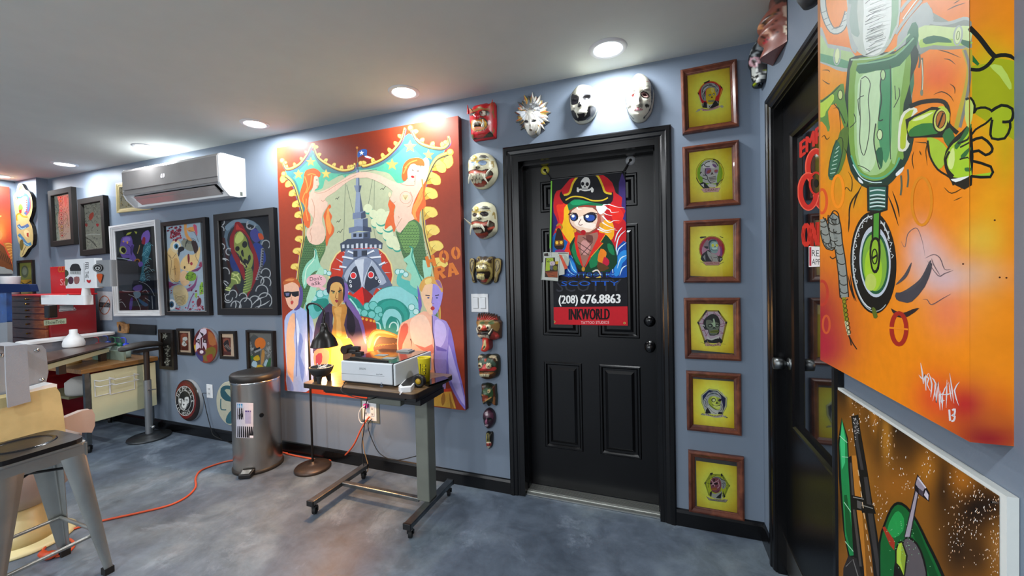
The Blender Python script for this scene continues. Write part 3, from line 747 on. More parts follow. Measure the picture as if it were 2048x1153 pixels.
# speech bubble and lettering
a.E('#e9b4ba', 314, 211, 68, 45); a.P('#e9b4ba', '330 244 380 262 352 276'); a.E('#e9b4ba', 358, 268, 13, 9); a.T('#2c1c20', "Don't", 270, 212, 352, 204, 26); a.T('#2c1c20', 'aSk', 281, 242, 345, 236, 24)
ORG = '#d9731c'
a.P(ORG, '1050 48 1072 42 1078 66 1096 62 1090 38 1112 32 1130 108 1106 112 1098 84 1082 88 1088 116 1068 120', 1)
a.R(ORG, 20, 1180, 46, 24, 34, -8); a.R(ORG, 20, 1260, 22, 22, 34, -8)
for x, y in ((1180, 46), (1260, 22)): a.S('#96361c', 5, [(x-4, y-50), (x+8, y+50)], 1)
a.P(ORG, '1110 120 1160 108 1184 122 1186 142 1168 156 1198 186 1172 196 1148 164 1144 202 1118 206', 1); a.P('#96361c', '1134 128 1158 122 1162 138 1140 146', 1)
a.P(ORG, '1214 92 1240 86 1284 164 1258 174 1250 156 1232 160 1232 180 1206 188', 1); a.P('#96361c', '1232 122 1246 140 1232 144', 1)

t = thing('mural_board', onY(754, 800, 0), 'tall mural board of two mermaids above a grey ship and three men', 'painting')
YB = -.045
def rectY(px4, y):
    q = [onY(u, v, y) for u, v in px4]
    return (q[0].x+q[3].x)/2, (q[1].x+q[2].x)/2, (q[2].z+q[3].z)/2, (q[0].z+q[1].z)/2
x0, x1, z0, z1 = rectY([(550, 297), (914, 232), (933, 819), (573, 784)], YB)
MB().box(x0, x1, -.03, -.001, z0, z1).build('board', mat('board_edge', '#5a1e12', .5), t)
MB().box(x0, x1, YB+.0005, -.0302, z0, z1).build('canvas_panel', mat('board_face', '#7e2c18', .5), t)
def clipbox(x0, x1, z0, z1):
    def f(u, v, l, Y=YB):
        p = onY(u, v, Y-l); p.x = min(max(p.x, x0), x1); p.z = min(max(p.z, z0), z1); return p
    return f
mb = MB(); a.put(mb, clipbox(x0, x1, z0, z1)); mb.build('painting', PAINT, t)
# ------------------------------------------------------------------ orange machine canvas, hung on the right wall
a = Art(1620, 0, 2.507)
bg = blobs('#f08a0c', [('#e07a30', 700, 40, 200, 120, .7), ('#d8b810', 960, 520, 130, 260, .9), ('#c4b80a', 880, 400, 70, 180, .8), ('#c9a80c', 980, 760, 60, 200, .7), ('#e9a012', 120, 400, 90, 120, .7), ('#c8a012', 130, 800, 60, 160, .8), ('#d4601a', 120, 250, 90, 60, .6),
    ('#e8581c', 640, 380, 110, 90, .8), ('#d5691a', 460, 560, 90, 220, .55), ('#c8a60e', 230, 960, 70, 120, .5), ('#e67a10', 560, 1000, 130, 180, .4), ('#b8b010', 950, 350, 100, 100, .6),
    ('#a80f30', 20, 1600, 190, 260, 1), ('#b0123a', 60, 1750, 130, 120, .9), ('#f0b414', 900, 1150, 90, 260, .6), ('#d8c24a', 850, 1200, 110, 90, .5), ('#b01828', 780, 2030, 130, 120, .95), ('#8e1020', 900, 2200, 260, 120, 1), ('#d04a10', 960, 2050, 80, 120, .5),
    ('#b8601c', 960, 2100, 100, 60, .4), ('#d92c28', 620, 1990, 110, 130, .7), ('#f2a24a', 700, 1480, 200, 150, .5), ('#e8785a', 690, 1560, 100, 130, .7), ('#d9b8b8', 620, 1330, 90, 110, .9), ('#d9b8b8', 560, 1250, 70, 110, .9), ('#d4b49a', 760, 1380, 190, 80, .7), ('#d2b6c2', 680, 1400, 90, 60, .7)], 1620, 0, 2.507)
a.G('-60 -640 1065 -640 1065 2270 -60 2270', bg, 38, 84)
LG, MG, DG, PG, SV = '#a9cc5c', '#7da848', '#2c6a4a', '#c6dc9a', '#a9b3ae'
# curved tail at the top left
a.S('#5a6460', 34, '60 -60 70 60 110 150 160 140 190 60', 4); a.S('#c3ccc4', 24, '60 -60 70 60 110 150 160 140 190 60', 4)
for x, y in ((72, 60), (80, 95), (96, 125), (125, 142), (152, 135), (172, 105), (184, 70)): a.S('#5a6460', 3, [(x-16, y+6), (x+14, y-8)], 1)
# left arm
a.P(SV, '-60 120 60 140 90 220 200 240 240 330 190 360 130 350 50 315 -60 330', 2); a.P('#a9c888', '-60 160 60 180 90 240 210 262 220 330 130 330 40 300 -60 300', 2); a.P('#5c9a72', '-60 250 60 270 200 310 210 345 120 330 40 305 -60 300', 2)
a.R(SV, 6, 136, 280, 16, 46, 4); a.E('#d9e6b0', 136, 280, 10, 38, 4)
# upper right shaft
a.P('#8d968c', '500 300 530 150 560 110 610 60 700 110 790 90 810 110 812 240 690 250 600 248 545 280 520 360 500 700 450 780 440 400', 1)
a.P(SV, '440 180 560 20 600 30 620 100 590 130 520 190 500 320 470 400 440 330', 2)
a.P(PG, '545 140 620 128 720 138 800 130 804 215 700 228 620 222 552 238', 2); a.P(LG, '552 200 640 190 800 205 804 222 700 232 620 226 556 240', 2); a.P(DG, '566 196 620 178 690 192 710 215 640 212 580 222', 2); a.P(DG, '750 195 804 205 804 240 760 222', 1)
a.R(SV, 8, 742, 178, 20, 48, 8); a.E('#d4e2ae', 742, 178, 15, 40, 8); a.R('#7f9a52', 4, 742, 178, 7, 22, 8)
a.S(SV, 16, '600 40 612 80 600 110 660 120 720 110 770 92 802 96', 2)
# forearm and shoulder to the fold and round it
a.P('#b9a52a', '760 250 812 250 808 380 790 520 760 620 720 660 740 560 772 440 786 330', 2); a.S('#7a7c74', 15, '775 250 796 320 800 400 780 520 752 640', 4)
a.P('#a3a80e', '812 330 880 320 930 290 1060 300 1060 700 812 560', 1)
a.P('#b9cf5a', '900 330 960 330 1010 420 1000 450 950 380', 2); a.P('#1f6a2c', '815 275 850 320 840 330 815 310', 1)
a.S('#14140c', 26, '800 138 850 190 905 262 930 286', 3); a.S('#14140c', 20, '925 284 980 276 1060 300', 3); a.S('#14140c', 18, '922 290 890 328 850 350 806 348', 3)
# legs of the frame right of the body
a.P('#3d7a5a', '490 160 530 110 545 180 520 320 522 420 500 500 440 560 450 400', 2)
# body
a.P('#1e3a2e', '188 340 230 280 430 256 500 200 545 260 530 340 500 420 516 540 520 700 492 800 446 872 380 940 300 952 226 900 188 800 170 620', 2)
a.P(MG, '200 350 250 290 420 270 500 220 500 420 470 520 460 700 470 790 430 856 370 912 300 922 240 880 206 790 192 620', 2)
a.P('#a5cf8a', '232 360 300 350 400 330 440 300 430 500 420 700 410 800 370 860 300 880 240 830 222 700 224 520', 2)
a.P('#c4e2b4', '250 390 320 360 350 350 352 480 340 600 320 700 330 800 300 860 256 840 236 720 236 520', 3)
a.P('#4f9a6a', '360 360 408 340 410 600 404 740 380 820 356 760 340 640 352 480', 2); a.P('#9cc87c', '420 320 470 260 480 300 452 500 440 760 412 820 414 500', 2)
a.P('#2c6a4a', '236 330 330 300 440 270 520 180 530 220 450 330 330 355 246 370', 2); a.S('#7fb58c', 8, '236 322 330 310 430 280 520 190', 3); a.S('#a9cca4', 8, '205 300 330 290 420 250 500 170', 3)
a.S('#38423c', 4, '255 400 250 500 252 600 250 720 270 780 292 700 300 600 292 500 302 420 280 385 258 396', 4); a.S('#c5e4bc', 4, '244 420 240 560 242 700', 3)
a.S('#38423c', 6, '362 360 352 430 358 500 350 560 345 605 366 600', 3); a.E('#b5d89c', 366, 376, 12, 26); a.R('#38423c', 4, 366, 376, 12, 26); a.E('#cfe8b0', 350, 676, 13, 24); a.R('#38423c', 4, 350, 676, 14, 26)
a.S('#38423c', 4, '402 330 404 480 400 640 404 800', 2); a.S('#38423c', 6, '330 620 320 700 330 770 350 850 362 800', 3); a.P(DG, '330 760 360 740 366 800 356 848', 2)
for t in ('200 640 230 610 220 570', '250 580 240 500 270 480', '420 540 450 480 445 440', '380 900 420 870 470 840', '240 830 270 840 300 860', '430 500 425 430'): a.S('#38423c', 4, t, 2)
a.S('#123a34', 16, '200 800 236 876 300 912 370 906 430 856 460 800', 4); a.S('#57b08c', 8, '206 780 240 858 300 892 368 888 424 842 448 790', 4); a.S('#cfe8e8', 5, '215 826 256 890 310 915 360 915', 4)
a.P('#e8eef0', '240 888 262 908 266 922 246 912'); a.P('#e8eef0', '430 870 470 836 462 862 436 884')
for x, y0, y1 in ((456, 880, 980), (490, 850, 940), (562, 290, 480), (548, 270, 340)): a.S('#55604e', 9, [(x, y0), (x+3, (y0+y1)/2), (x-2, y1)], 3)
a.S('#d5e0c8', 4, '560 300 566 390 562 465'); a.E('#7a8068', 560, 465, 8, 16)
# glass bulb at the top
a.P('#b9c4b8', '186 -300 450 -300 452 60 430 160 370 262 300 286 240 260 196 180 188 40', 2); a.P('#dfe6df', '272 -300 396 -300 408 80 396 180 350 262 290 274 266 200 270 60', 2)
a.P('#8fa79a', '196 -300 250 -300 236 60 250 170 224 180 194 100', 2); a.P('#7fae84', '410 -300 438 -300 444 60 420 150 396 200 410 80', 2)
random.seed(3)
for k in range(46):
    y = -40+k*6.6; x0_ = 276+random.random()*30; a.S(random.choice(['#6a746e', '#f6faf8', '#9aa69e', '#f6faf8', '#4c554f']), 4, [(x0_, y+18), (x0_+30+random.random()*60, y-6), (x0_+70+random.random()*40, y-16)], 2, 1)
for t in ('196 150 214 240 232 262', '452 60 480 20 530 -30', '430 170 470 110 560 0', '200 20 190 100 206 190 236 250'): a.S(SV, 15, t, 4)
a.S('#e2e8e0', 6, '466 96 520 20 570 -40')
# right lower arm and hand
a.P('#e3e7d2', '440 740 446 620 470 560 520 538 540 560 500 600 486 700 500 720 480 756 452 760', 2); a.P('#b4c832', '452 742 458 630 480 570 520 550 500 600 482 690 478 740', 2)
a.S('#15170e', 22, '500 535 560 512 640 505 680 520 694 570 690 620 740 668', 3)
a.P('#15170e', '478 600 610 536 700 540 704 640 690 690 560 690 490 694', 1)
a.P('#b2cf2e', '496 612 560 574 636 552 650 660 600 672 500 684', 2); a.P('#2d7a34', '500 652 560 620 640 624 650 664 600 676 504 686', 2); a.P('#dfeab0', '510 606 560 580 620 562 560 600', 2)
a.E('#15170e', 656, 602, 42, 66, 8); a.E('#c9cf62', 656, 602, 34, 58, 8); a.E('#b06a20', 656, 600, 24, 44, 8); a.S('#15170e', 9, '642 636 668 566', 1); a.R('#15170e', 4, 656, 600, 24, 44, 8)
a.P('#b9cf3a', '640 540 670 532 700 570 694 620 680 560 660 546', 2)
a.P('#2f7038', '664 680 700 640 726 690 716 740 690 736', 2); a.P('#a7c832', '586 690 640 700 690 750 676 820 640 850 606 790 600 730', 2)
a.S('#15170e', 10, '590 705 600 780 640 850 700 890 720 930', 3)
a.P('#15170e', '700 720 760 660 812 640 812 930 730 930 690 880 670 800', 2)
a.P('#a3cc28', '690 760 720 720 760 690 812 600 836 540 900 536 930 560 900 620 860 640 820 700 900 690 920 740 880 780 812 790 812 820 906 840 900 884 812 880 770 890 720 890 690 850 676 800', 2)
a.P('#d2e68a', '700 770 720 740 726 800 712 850 690 830', 2); a.P('#2c6a30', '724 730 760 690 770 700 736 750', 2); a.P('#2c6a30', '756 780 800 740 806 752 766 800', 2); a.P('#2c6a30', '776 842 808 842 806 858 780 860', 2); a.P('#2c6a30', '756 690 800 620 810 640 770 700', 2)
a.P('#c3d468', '780 500 806 490 822 540 800 640 778 600', 2); a.P('#a7b81c', '905 560 960 530 1014 548 1014 600 960 612 992 640 972 696 910 690 900 620', 1)
for t, w_ in (('780 500 806 492 826 530 822 570 836 545 880 540 912 556', 12), ('906 560 960 528 1014 546 1016 590 1000 610 964 612', 15), ('1000 608 1004 640 976 694 912 694 906 650 914 600', 13), ('912 590 880 620 830 650 790 700 740 720', 10), ('812 706 862 690 908 730 912 760 880 778 846 756 806 766', 14), ('806 806 906 836 904 888 806 884', 14), ('700 760 680 800 690 850 720 884', 11), ('752 740 790 720 830 700', 8), ('750 800 790 790 806 800', 7)):
    a.S('#15170e', w_, t, 2)
a.P('#e8ede8', '706 900 730 896 800 882 770 900 730 914', 2)
# left hand and hanging plug
a.P('#5f8f3c', '-60 510 60 500 130 440 168 420 176 500 190 600 170 640 130 520 90 560 100 640 88 660 60 610 -60 620', 2); a.P('#b8d64a', '-60 530 60 515 110 470 120 500 80 560 60 590 -60 560', 2); a.S('#2a3a28', 5, '56 510 110 470 150 428', 2); a.S('#2a3a28', 5, '120 520 150 560 176 620', 3)
a.E('#c9d88a', 152, 476, 12, 22); a.R('#2a3a28', 4, 152, 476, 12, 24)
a.P('#5a7a30', '150 660 196 640 176 800 140 880 120 860 130 760', 2); a.P('#2e6a4e', '100 800 130 700 158 760 146 850 110 905 90 880', 2)
for k in range(7): a.S('#b9d8c4', 4, [(100+k*5, 870-k*20), (128+k*3, 866-k*22)], 1)
a.R('#2a3a28', 4, 130, 790, 26, 104, 14)
for t in ('60 352 90 352 100 362', '60 400 90 420 100 420', '58 690 72 680 84 700 100 686', '118 545 140 540 148 570 156 680', '170 740 190 780 196 810', '190 860 210 900 206 960 180 940 160 1000', '526 712 560 716 586 720 580 760 588 830', '520 760 512 800 520 850', '548 756 558 780', '620 475 660 460 700 480 720 510', '700 420 724 440 726 470', '640 250 690 262 756 290', '670 295 700 300 730 324', '672 940 710 970 770 940', '720 1008 764 988', '686 52 730 30 780 14', '720 18 750 0'):
    a.S('#3a2f10', 5, t, 3, 2)
# circles in the ground
for cx, cy, rx, ry, c in ((560, 1010, 50, 120, '#e08a14'), (140, 960, 28, 80, '#ff9410'), (60, 1010, 24, 60, '#e2541c'), (60, 1470, 28, 60, '#c23a28')): a.R(c, 14, cx, cy, rx, ry)
# neck and wheel
a.view(1620, 400, 2.306)
a.P('#12201c', '262 -66 362 -66 358 48 322 60 264 54', 1).P('#2f6a5c', '272 -60 350 -60 348 40 320 50 272 46', 1).S('#cfe4e0', 6, '276 -40 310 -46 346 -42', 3)
for k in range(4): a.S('#cfe4e0', 6, [(276, -18+k*17), (310, -24+k*17), (346, -20+k*17)], 3); a.S('#15231f', 4, [(276, -8+k*17), (310, -14+k*17), (346, -10+k*17)], 3)
for s_, t in ((1, '182 60 178 150'), (1, '200 40 212 -10 240 -70'), (1, '180 110 186 20 232 -50'), (1, '360 -20 384 40 408 120'), (1, '380 -40 404 30 412 80'), (1, '184 340 196 420 214 470'), (1, '176 350 188 410 206 466')): a.S('#1c1a10', 7, t, 4, 2)
a.E('#12140f', 292, 290, 106, 236, -2, 40); a.R('#d9dfe0', 5, 290, 290, 92, 215, -2, 100, 330); a.R('#aab4b4', 4, 294, 290, 98, 225, -2, 60, 200)
for k in range(26):
    t_ = math.radians(150+k*8); a.S('#c9d0d0', 4, [(290+86*math.cos(t_), 285+205*math.sin(t_)), (290+(96 if k % 2 else 80)*math.cos(t_+.05), 285+(222 if k % 2 else 196)*math.sin(t_+.05)), (290+86*math.cos(t_+.1), 285+205*math.sin(t_+.1))], 1)
a.E('#c3cdd8', 300, 285, 72, 165, -2, 36); a.E('#1d5a3c', 300, 290, 64, 146, -2, 36); a.E('#7fb03c', 298, 290, 56, 132, -2, 36); a.E('#a6cf2e', 292, 320, 40, 100, -2, 30); a.E('#bcd060', 280, 380, 26, 40, 0)
a.P('#12140f', '288 60 326 50 324 180 320 200 286 200 284 170', 1); a.P('#4d9a34', '294 66 318 60 316 190 292 190', 1)
a.P('#12140f', '280 190 300 172 320 185 326 240 318 320 298 340 282 316 274 250', 2); a.P('#93bf2e', '288 200 300 184 312 196 316 244 310 308 298 326 288 306 282 250', 2); a.R('#12140f', 6, 298, 262, 12, 34); a.S('#12140f', 9, '288 270 308 256', 1)
a.P('#5a6a20', '285 500 300 500 312 540 294 546', 2)
for t in ('398 440 460 420 520 370 556 280', '396 392 440 350 468 290'): a.S('#4b4a50', 30 if '440' in t[:8] else 15, t, 5, 2)
a.P('#45434a', '396 428 450 426 510 380 556 290 560 320 530 400 470 470 430 472 398 460', 2); a.P('#2a2426', '372 500 420 524 470 506 504 500 450 540 400 540', 2)
a.R('#a8281c', 20, 410, 595, 34, 72, 0); a.S('#f08a1c', 8, '366 590 452 598', 1)
a.R('#d0582c', 10, 75, 575, 16, 40)
for t in ('420 190 430 212 440 214 450 160 480 132 500 140 520 200 530 260', '530 270 570 252 600 270 620 320 650 320', '540 280 590 350 620 340 660 325', '560 270 570 300 600 350', '520 460 540 460 560 484 610 456 650 434'): a.S('#6a5a60', 4, t, 3, 2)
for x, y in ((875, 358), (906, 360), (852, 94), (706, 296)): a.E('#4a2008', x, y, 5, 4)
# segmented tube on the left
P_ = [(52, 90), (64, 130), (78, 190), (96, 215), (110, 180), (104, 120), (108, 80), (122, 120), (130, 200), (140, 260), (150, 340), (154, 400), (158, 450)]
a.S('#23241e', 44, P_, 3); a.S('#8e948e', 34, P_, 3)
for q in catmull([Vector((x, y, 0)) for x, y in P_], 3, False)[::2]: a.R('#23241e', 4, q.x, q.y, 18, 12, 20, 0, 200, 8)
a.S('#8b8a1c', 17, '156 450 162 520 170 570', 3); a.S('#c9c8a0', 14, '166 560 174 600 180 624', 3)
for k in range(8): a.R('#3a3a10', 3, 158+k*3, 470+k*20, 8, 9)
for t in ('180 626 196 660 216 690', '178 626 186 650 190 672', '92 262 104 272 120 262', '84 70 78 100 60 80', '96 70 110 50 130 64 136 110'): a.S('#23241e', 5, t, 3)
# signature
for t in ('510 752 518 800 522 850', '502 808 524 830 546 800', '524 850 530 806 534 880', '536 880 534 820 548 826 540 850 556 884', '548 800 562 850 556 912', '560 820 580 850 566 930', '574 850 582 936 590 840 600 960', '596 900 600 972', '600 880 606 940', '600 960 596 900 626 900', '600 930 622 926', '612 888 610 972', '632 830 628 960', '636 846 612 900 660 890', '640 840 652 930', '644 800 664 940', '690 840 666 880 686 950'):
    a.S('#d6d2d6', 7, t, 2, 2)
a.S('#d6d2d6', 9, '642 968 646 1020', 1); a.S('#d6d2d6', 9, '656 972 668 966 666 990 654 994 668 1000 662 1020 652 1020', 2)

XC = .048
cy0 = onX(1940, 885, -XC).y; cz0 = onX(1940, 885, -XC).z; cy1 = onX(1640, 710, -XC).y; ZT = 2.36
t = thing('painted_canvas', (0, (cy0+cy1)/2, cz0), 'large orange wrapped canvas of an upside-down green machine on one wheel', 'painting')
MB().box(-XC+.001, -.001, cy0+.001, cy1-.001, cz0+.001, ZT).build('stretcher', mat('canvas_back', '#a8651c', .7), t)
def wrapL(u, v, l):
    p = onX(u, v, -XC-l); p.y = min(max(p.y, cy0), cy1); p.z = min(max(p.z, cz0), ZT); return p
def wrapR(u, v, l):
    p = onY(u, v, cy0-l); p.x = min(max(p.x, -XC), 0); p.z = min(max(p.z, cz0), ZT); return p
a = a.clip(1640.6, False)
mb = MB(); a.clip(1940, True).put(mb, wrapL); a.clip(1940, False).put(mb, wrapR); mb.build('painting', PAINT, t)

# ------------------------------------------------------------------ lower brown canvas
a = Art(1620, 740, 2.792)
bg = blobs('#8a5616', [('#140c06', 250, 40, 120, 110, .95), ('#120a06', 180, 130, 60, 140, .8), ('#1a0f06', 370, 330, 60, 220, .9), ('#140c06', 480, 300, 130, 150, .95), ('#1a1008', 560, 420, 120, 150, .7), ('#1a1008', 740, 640, 60, 220, .9), ('#140b08', 920, 780, 150, 190, .98), ('#120a08', 1010, 760, 110, 90, .9),
    ('#1a0f08', 820, 1000, 110, 220, .9), ('#2a1a0c', 940, 1050, 90, 120, .8), ('#c07a20', 650, 560, 60, 90, .6), ('#b8741c', 360, 260, 25, 120, .8), ('#c58428', 425, 380, 26, 140, .8), ('#b46c1a', 850, 620, 60, 70, .7), ('#9a6a30', 1060, 1000, 60, 120, .7), ('#a8641a', 480, 660, 110, 80, .6), ('#b0701e', 300, 620, 60, 200, .6), ('#0e0806', 150, 800, 40, 160, .7), ('#140c08', 270, 120, 30, 60, .7), ('#a8702a', 220, 140, 12, 60, .8)], 1620, 740, 2.792)
a.G('120 20 1160 760 1160 2600 120 2600', bg, 60, 60)
random.seed(5)
for cx, cy, sx, sy, n in ((850, 700, 60, 90, 60), (1060, 980, 40, 120, 110), (930, 820, 60, 90, 60), (670, 520, 25, 40, 20), (340, 250, 30, 60, 40), (540, 620, 40, 60, 30), (400, 740, 30, 60, 30), (250, 330, 12, 80, 40), (430, 420, 30, 70, 30), (840, 940, 50, 70, 50), (600, 1040, 30, 60, 20), (1000, 720, 60, 40, 20)):
    for k in range(n):
        x, y = random.gauss(cx, sx), random.gauss(cy, sy); a.S(random.choice(['#efd9c4', '#d9b08a', '#f6efe8', '#c79a72']), 3.2, [(x, y), (x+random.uniform(-5, 5), y+random.uniform(4, 12))], 1)
# green blade, dark rods, strap
a.P('#0c140c', '176 268 212 380 222 600 236 760 262 1040 216 1060 186 900 160 600 156 400', 1); a.P('#1d8a4a', '178 278 206 390 214 560 226 740 256 1036 222 1040 196 930 176 640 164 420', 1); a.P('#3fc47a', '180 290 196 380 196 520 178 560 168 400', 1); a.P('#0d5a2c', '190 700 206 700 250 1000 226 1010 200 900', 1)
for t in ('166 370 208 408', '178 486 214 490', '190 740 232 800', '196 960 258 1036'): a.S('#a9e0b8', 4, t, 1)
a.P('#c07a28', '232 480 260 480 300 900 330 1400 290 1400 250 900', 1)
a.P('#15110e', '230 262 270 250 280 330 320 560 360 820 420 1200 440 1400 380 1400 340 1000 290 700 250 420', 1); a.P('#3c3838', '240 280 262 268 270 400 300 560 284 560 256 420', 1); a.P('#3a3636', '300 600 320 600 350 800 396 1160 380 1180 330 860', 1)
a.P('#15110e', '212 490 232 480 250 700 300 1100 320 1400 280 1400 240 1000', 1); a.P('#4a4440', '222 520 232 520 250 760 290 1100 276 1100 240 800', 1)
a.P('#120f0e', '232 700 300 716 300 790 236 780', 1); a.P('#120f0e', '280 740 356 762 368 806 290 800', 1); a.S('#8a8680', 5, '286 756 352 776', 1); a.S('#8a8680', 5, '240 712 300 724', 1); a.P('#5a5654', '262 730 290 740 286 780 264 772', 1)
random.seed(9)
for k in range(40): y = 270+random.random()*120; a.E('#b9b4b0', 240+random.random()*26+(y-270)*.1, y, 2.4)
for k in range(10): y = 560+k*60; a.S('#e8c8a0', 4, [(268+k*8, y), (274+k*8, y+34)], 1)
a.P('#2a2624', '186 1110 214 1040 262 1056 300 1200 320 1400 180 1400', 1); a.S('#7a7672', 5, '200 1100 240 1060 270 1160', 1)
# green dome with band, hatchet and lime leaf
a.P('#0c120c', '386 1153 384 960 412 860 450 770 490 738 540 760 600 840 660 960 720 1080 780 1240 820 1500 386 1500', 2)
a.P('#12632c', '394 1153 394 970 420 872 456 786 490 754 534 774 590 850 648 970 706 1090 760 1240 790 1500 394 1500', 2); a.P('#23994a', '430 900 460 820 492 790 524 830 520 900 470 940', 2); a.P('#0c4a20', '560 850 600 880 640 980 690 1090 740 1230 700 1230 640 1080 590 960', 2)
a.P('#a8341e', '404 882 418 876 474 960 470 1010 446 980', 1); a.P('#a8341e', '540 1110 566 1130 566 1200 540 1200', 1)
a.P('#15110e', '470 1100 500 990 544 932 600 970 640 1060 660 1200 660 1500 470 1500', 2); a.P('#5e575a', '520 980 546 944 594 980 630 1066 646 1200 560 1300 530 1160', 2)
a.P('#2a2228', '524 938 590 650 612 660 562 938', 1); a.P('#a49aa6', '530 934 594 664 606 668 556 934', 1)
a.P('#1c1418', '584 640 600 584 650 660 668 690 664 738 600 690 584 670', 1); a.P('#9a909c', '590 640 602 596 644 656 632 680 604 660', 1); a.P('#d9d2dc', '606 600 650 660 644 664 600 606', 1); a.P('#c8c0cc', '646 672 662 700 660 730 636 700', 1); a.P('#4a3f48', '606 664 636 682 630 710 608 690', 1)
a.P('#1a1c0c', '474 1010 492 962 516 956 546 1040 530 1160 510 1160 476 1090', 1); a.P('#b3d142', '484 1012 496 972 512 966 536 1040 524 1150 502 1100 484 1080', 1); a.P('#8fa832', '512 966 536 1040 524 1150 506 1060', 1)
random.seed(11)
for k in range(70): x, y = random.gauss(500, 70), random.gauss(940, 90); a.E('#8fd09a', x, y, 2.2) if inside([(420, 900), (490, 770), (640, 1000), (700, 1120), (420, 1120)], x, y) else None
XC2 = .015
by0 = onX(2012, 1010, -XC2).y; by1 = onX(1672, 765, -XC2).y; bzt = (onX(1672, 765, -XC2).z+onX(2012, 1010, -XC2).z)/2; bz0 = .22
t = thing('painted_canvas', (0, (by0+by1)/2, bz0), 'brown and black canvas with a green dome, hatchet and dark rods, below the orange canvas', 'painting')
MB().box(-XC2+.0008, -.001, by0, by1, bz0, bzt).build('stretcher', mat('white_canvas_edge', '#cfd3cf', .7, bump=.3), t)
def low(u, v, l):
    p = onX(u, v, -XC2-l); p.y = min(max(p.y, by0+.012), by1-.004); p.z = min(max(p.z, bz0), bzt-.006); return p
mb = MB(); a.put(mb, low); mb.build('painting', PAINT, t)
for y, z in ((by0+.02, bzt-.02),):
    MB().cyl((-XC2-.004, y, z), (-.001, y, z), .002, n=8).build('nail', M['chrome'], t)

# sticker on the glass of door 2
a = Art(1480, 0, 1.92)
a.P('#e8e4e2', '264 946 372 952 372 1022 264 1026', 1); a.P('#b03040', '266 950 274 950 274 1022 266 1022', 1)
a.T('#1a1a1c', 'READER', 276, 984, 372, 990, 24); a.T('#1a1a1c', 'APPROVED', 276, 1016, 372, 1020, 22)
mb = MB(); a.put(mb, lambda u, v, l: onX(u, v, SX+.0112-l)); tag(mb.build('sticker', MATTEP, None), 'white rectangular sticker with red border below the red lettering on the dark door', 'sticker')
# ------------------------------------------------------------------ framed pictures
def rectfit(c, y):
    q = [onY(u, v, y) for u, v in c]
    cx = sum(p.x for p in q)/4; cz = sum(p.z for p in q)/4
    w_ = ((q[1]-q[0]).length+(q[2]-q[3]).length)/2; h_ = ((q[3]-q[0]).length+(q[2]-q[1]).length)/2
    e = (q[1]-q[0])+(q[2]-q[3]); g = (q[0]-q[3])+(q[1]-q[2])
    ang = (math.atan2(e.z, e.x) - math.atan2(g.x, g.z))/2
    return cx, cz, w_, h_, ang
M['dull_frame'] = mat('dull_frame', '#1c1a18', .7, spec=.25)
PROFILES = {
 'flat': [(0, 0), (0, 1), (.08, 1.0), (.9, 1.0), (1, .92), (1, .3)],
 'mould': [(0, 0), (0, .72), (.06, .86), (.16, .9), (.24, 1), (.38, 1), (.5, .86), (.7, .66), (.84, .62), (.9, .5), (1, .46), (1, .3)],
 'step': [(0, 0), (0, 1), (.3, 1), (.36, .8), (.6, .8), (.66, .6), (1, .55), (1, .3)]}
def framed(corners, depth, fw, art, fmat, label, group=None, prof='flat', glass=True, cat='framed picture', mat_col=None, mw=0, name='framed_picture', artfn=None, glossy=False):
    cx, cz, W, Hh, ang = rectfit(corners, -depth)
    ca, sa = math.cos(ang), math.sin(ang)
    def L(s, z, d): return Vector((cx+s*ca-z*sa, -d, cz+s*sa+z*ca))
    t = thing(name, (cx, 0, cz), label, cat, group)
    mb = MB(); rs = []
    for a_, d in PROFILES[prof]:
        w2, h2 = W/2-a_*fw, Hh/2-a_*fw
        rs.append([L(-w2, -h2, d*depth), L(w2, -h2, d*depth), L(w2, h2, d*depth), L(-w2, h2, d*depth)])
    for i in range(len(rs)-1):
        for k in range(4): mb.add([rs[i][k], rs[i][(k+1) % 4], rs[i+1][(k+1) % 4], rs[i+1][k]], [(0, 1, 2, 3)])
    mb.build('frame', fmat, t)
    w2, h2 = W/2-fw*.98, Hh/2-fw*.98; da = depth*.34
    MB().add([L(-w2, -h2, .001), L(w2, -h2, .001), L(w2, h2, .001), L(-w2, h2, .001)], [(0, 1, 2, 3)]).build('backing', M['black'], t)
    mb = MB(); col = lin(mat_col or '#444444')
    mb.add([L(-w2, -h2, da), L(w2, -h2, da), L(w2, h2, da), L(-w2, h2, da)], [(0, 1, 2, 3)], col)
    def surf(u, v, l):
        p = onY(u, v, -da-.0003-l); s = (p.x-cx)*ca+(p.z-cz)*sa; z = -(p.x-cx)*sa+(p.z-cz)*ca
        s = min(max(s, -w2+mw), w2-mw); z = min(max(z, -h2+mw), h2-mw); return L(s, z, -p.y)
    art.put(mb, surf)
    mb.build('print', MATTEP, t)
    if glass: MB().add([L(-w2, -h2, da+.004), L(w2, -h2, da+.004), L(w2, h2, da+.004), L(-w2, h2, da+.004)], [(0, 1, 2, 3)]).build('glass_pane', GLASS, t)
    return t

# six portraits in brown frames beside the black door
YB_ = '#b9a410'
def yellow(q, vx, vy, vk, cx, cy):
    s = Art(vx, vy, vk); k = vk/10.4
    f = blobs('#8a4c0c', [('#e0bc18', cx, cy, 680*k, 740*k, 1), ('#ecdf2c', cx, cy, 520*k, 580*k, .95), ('#def070', cx, cy, 370*k, 430*k, .95)], vx, vy, vk)
    s.view(0, 0, 1).G(q, f, 14, 18); s.view(vx, vy, vk); return s
K = '#1c1c1e'; WT = '#c9ccc4'; PK = '#c9a3a0'
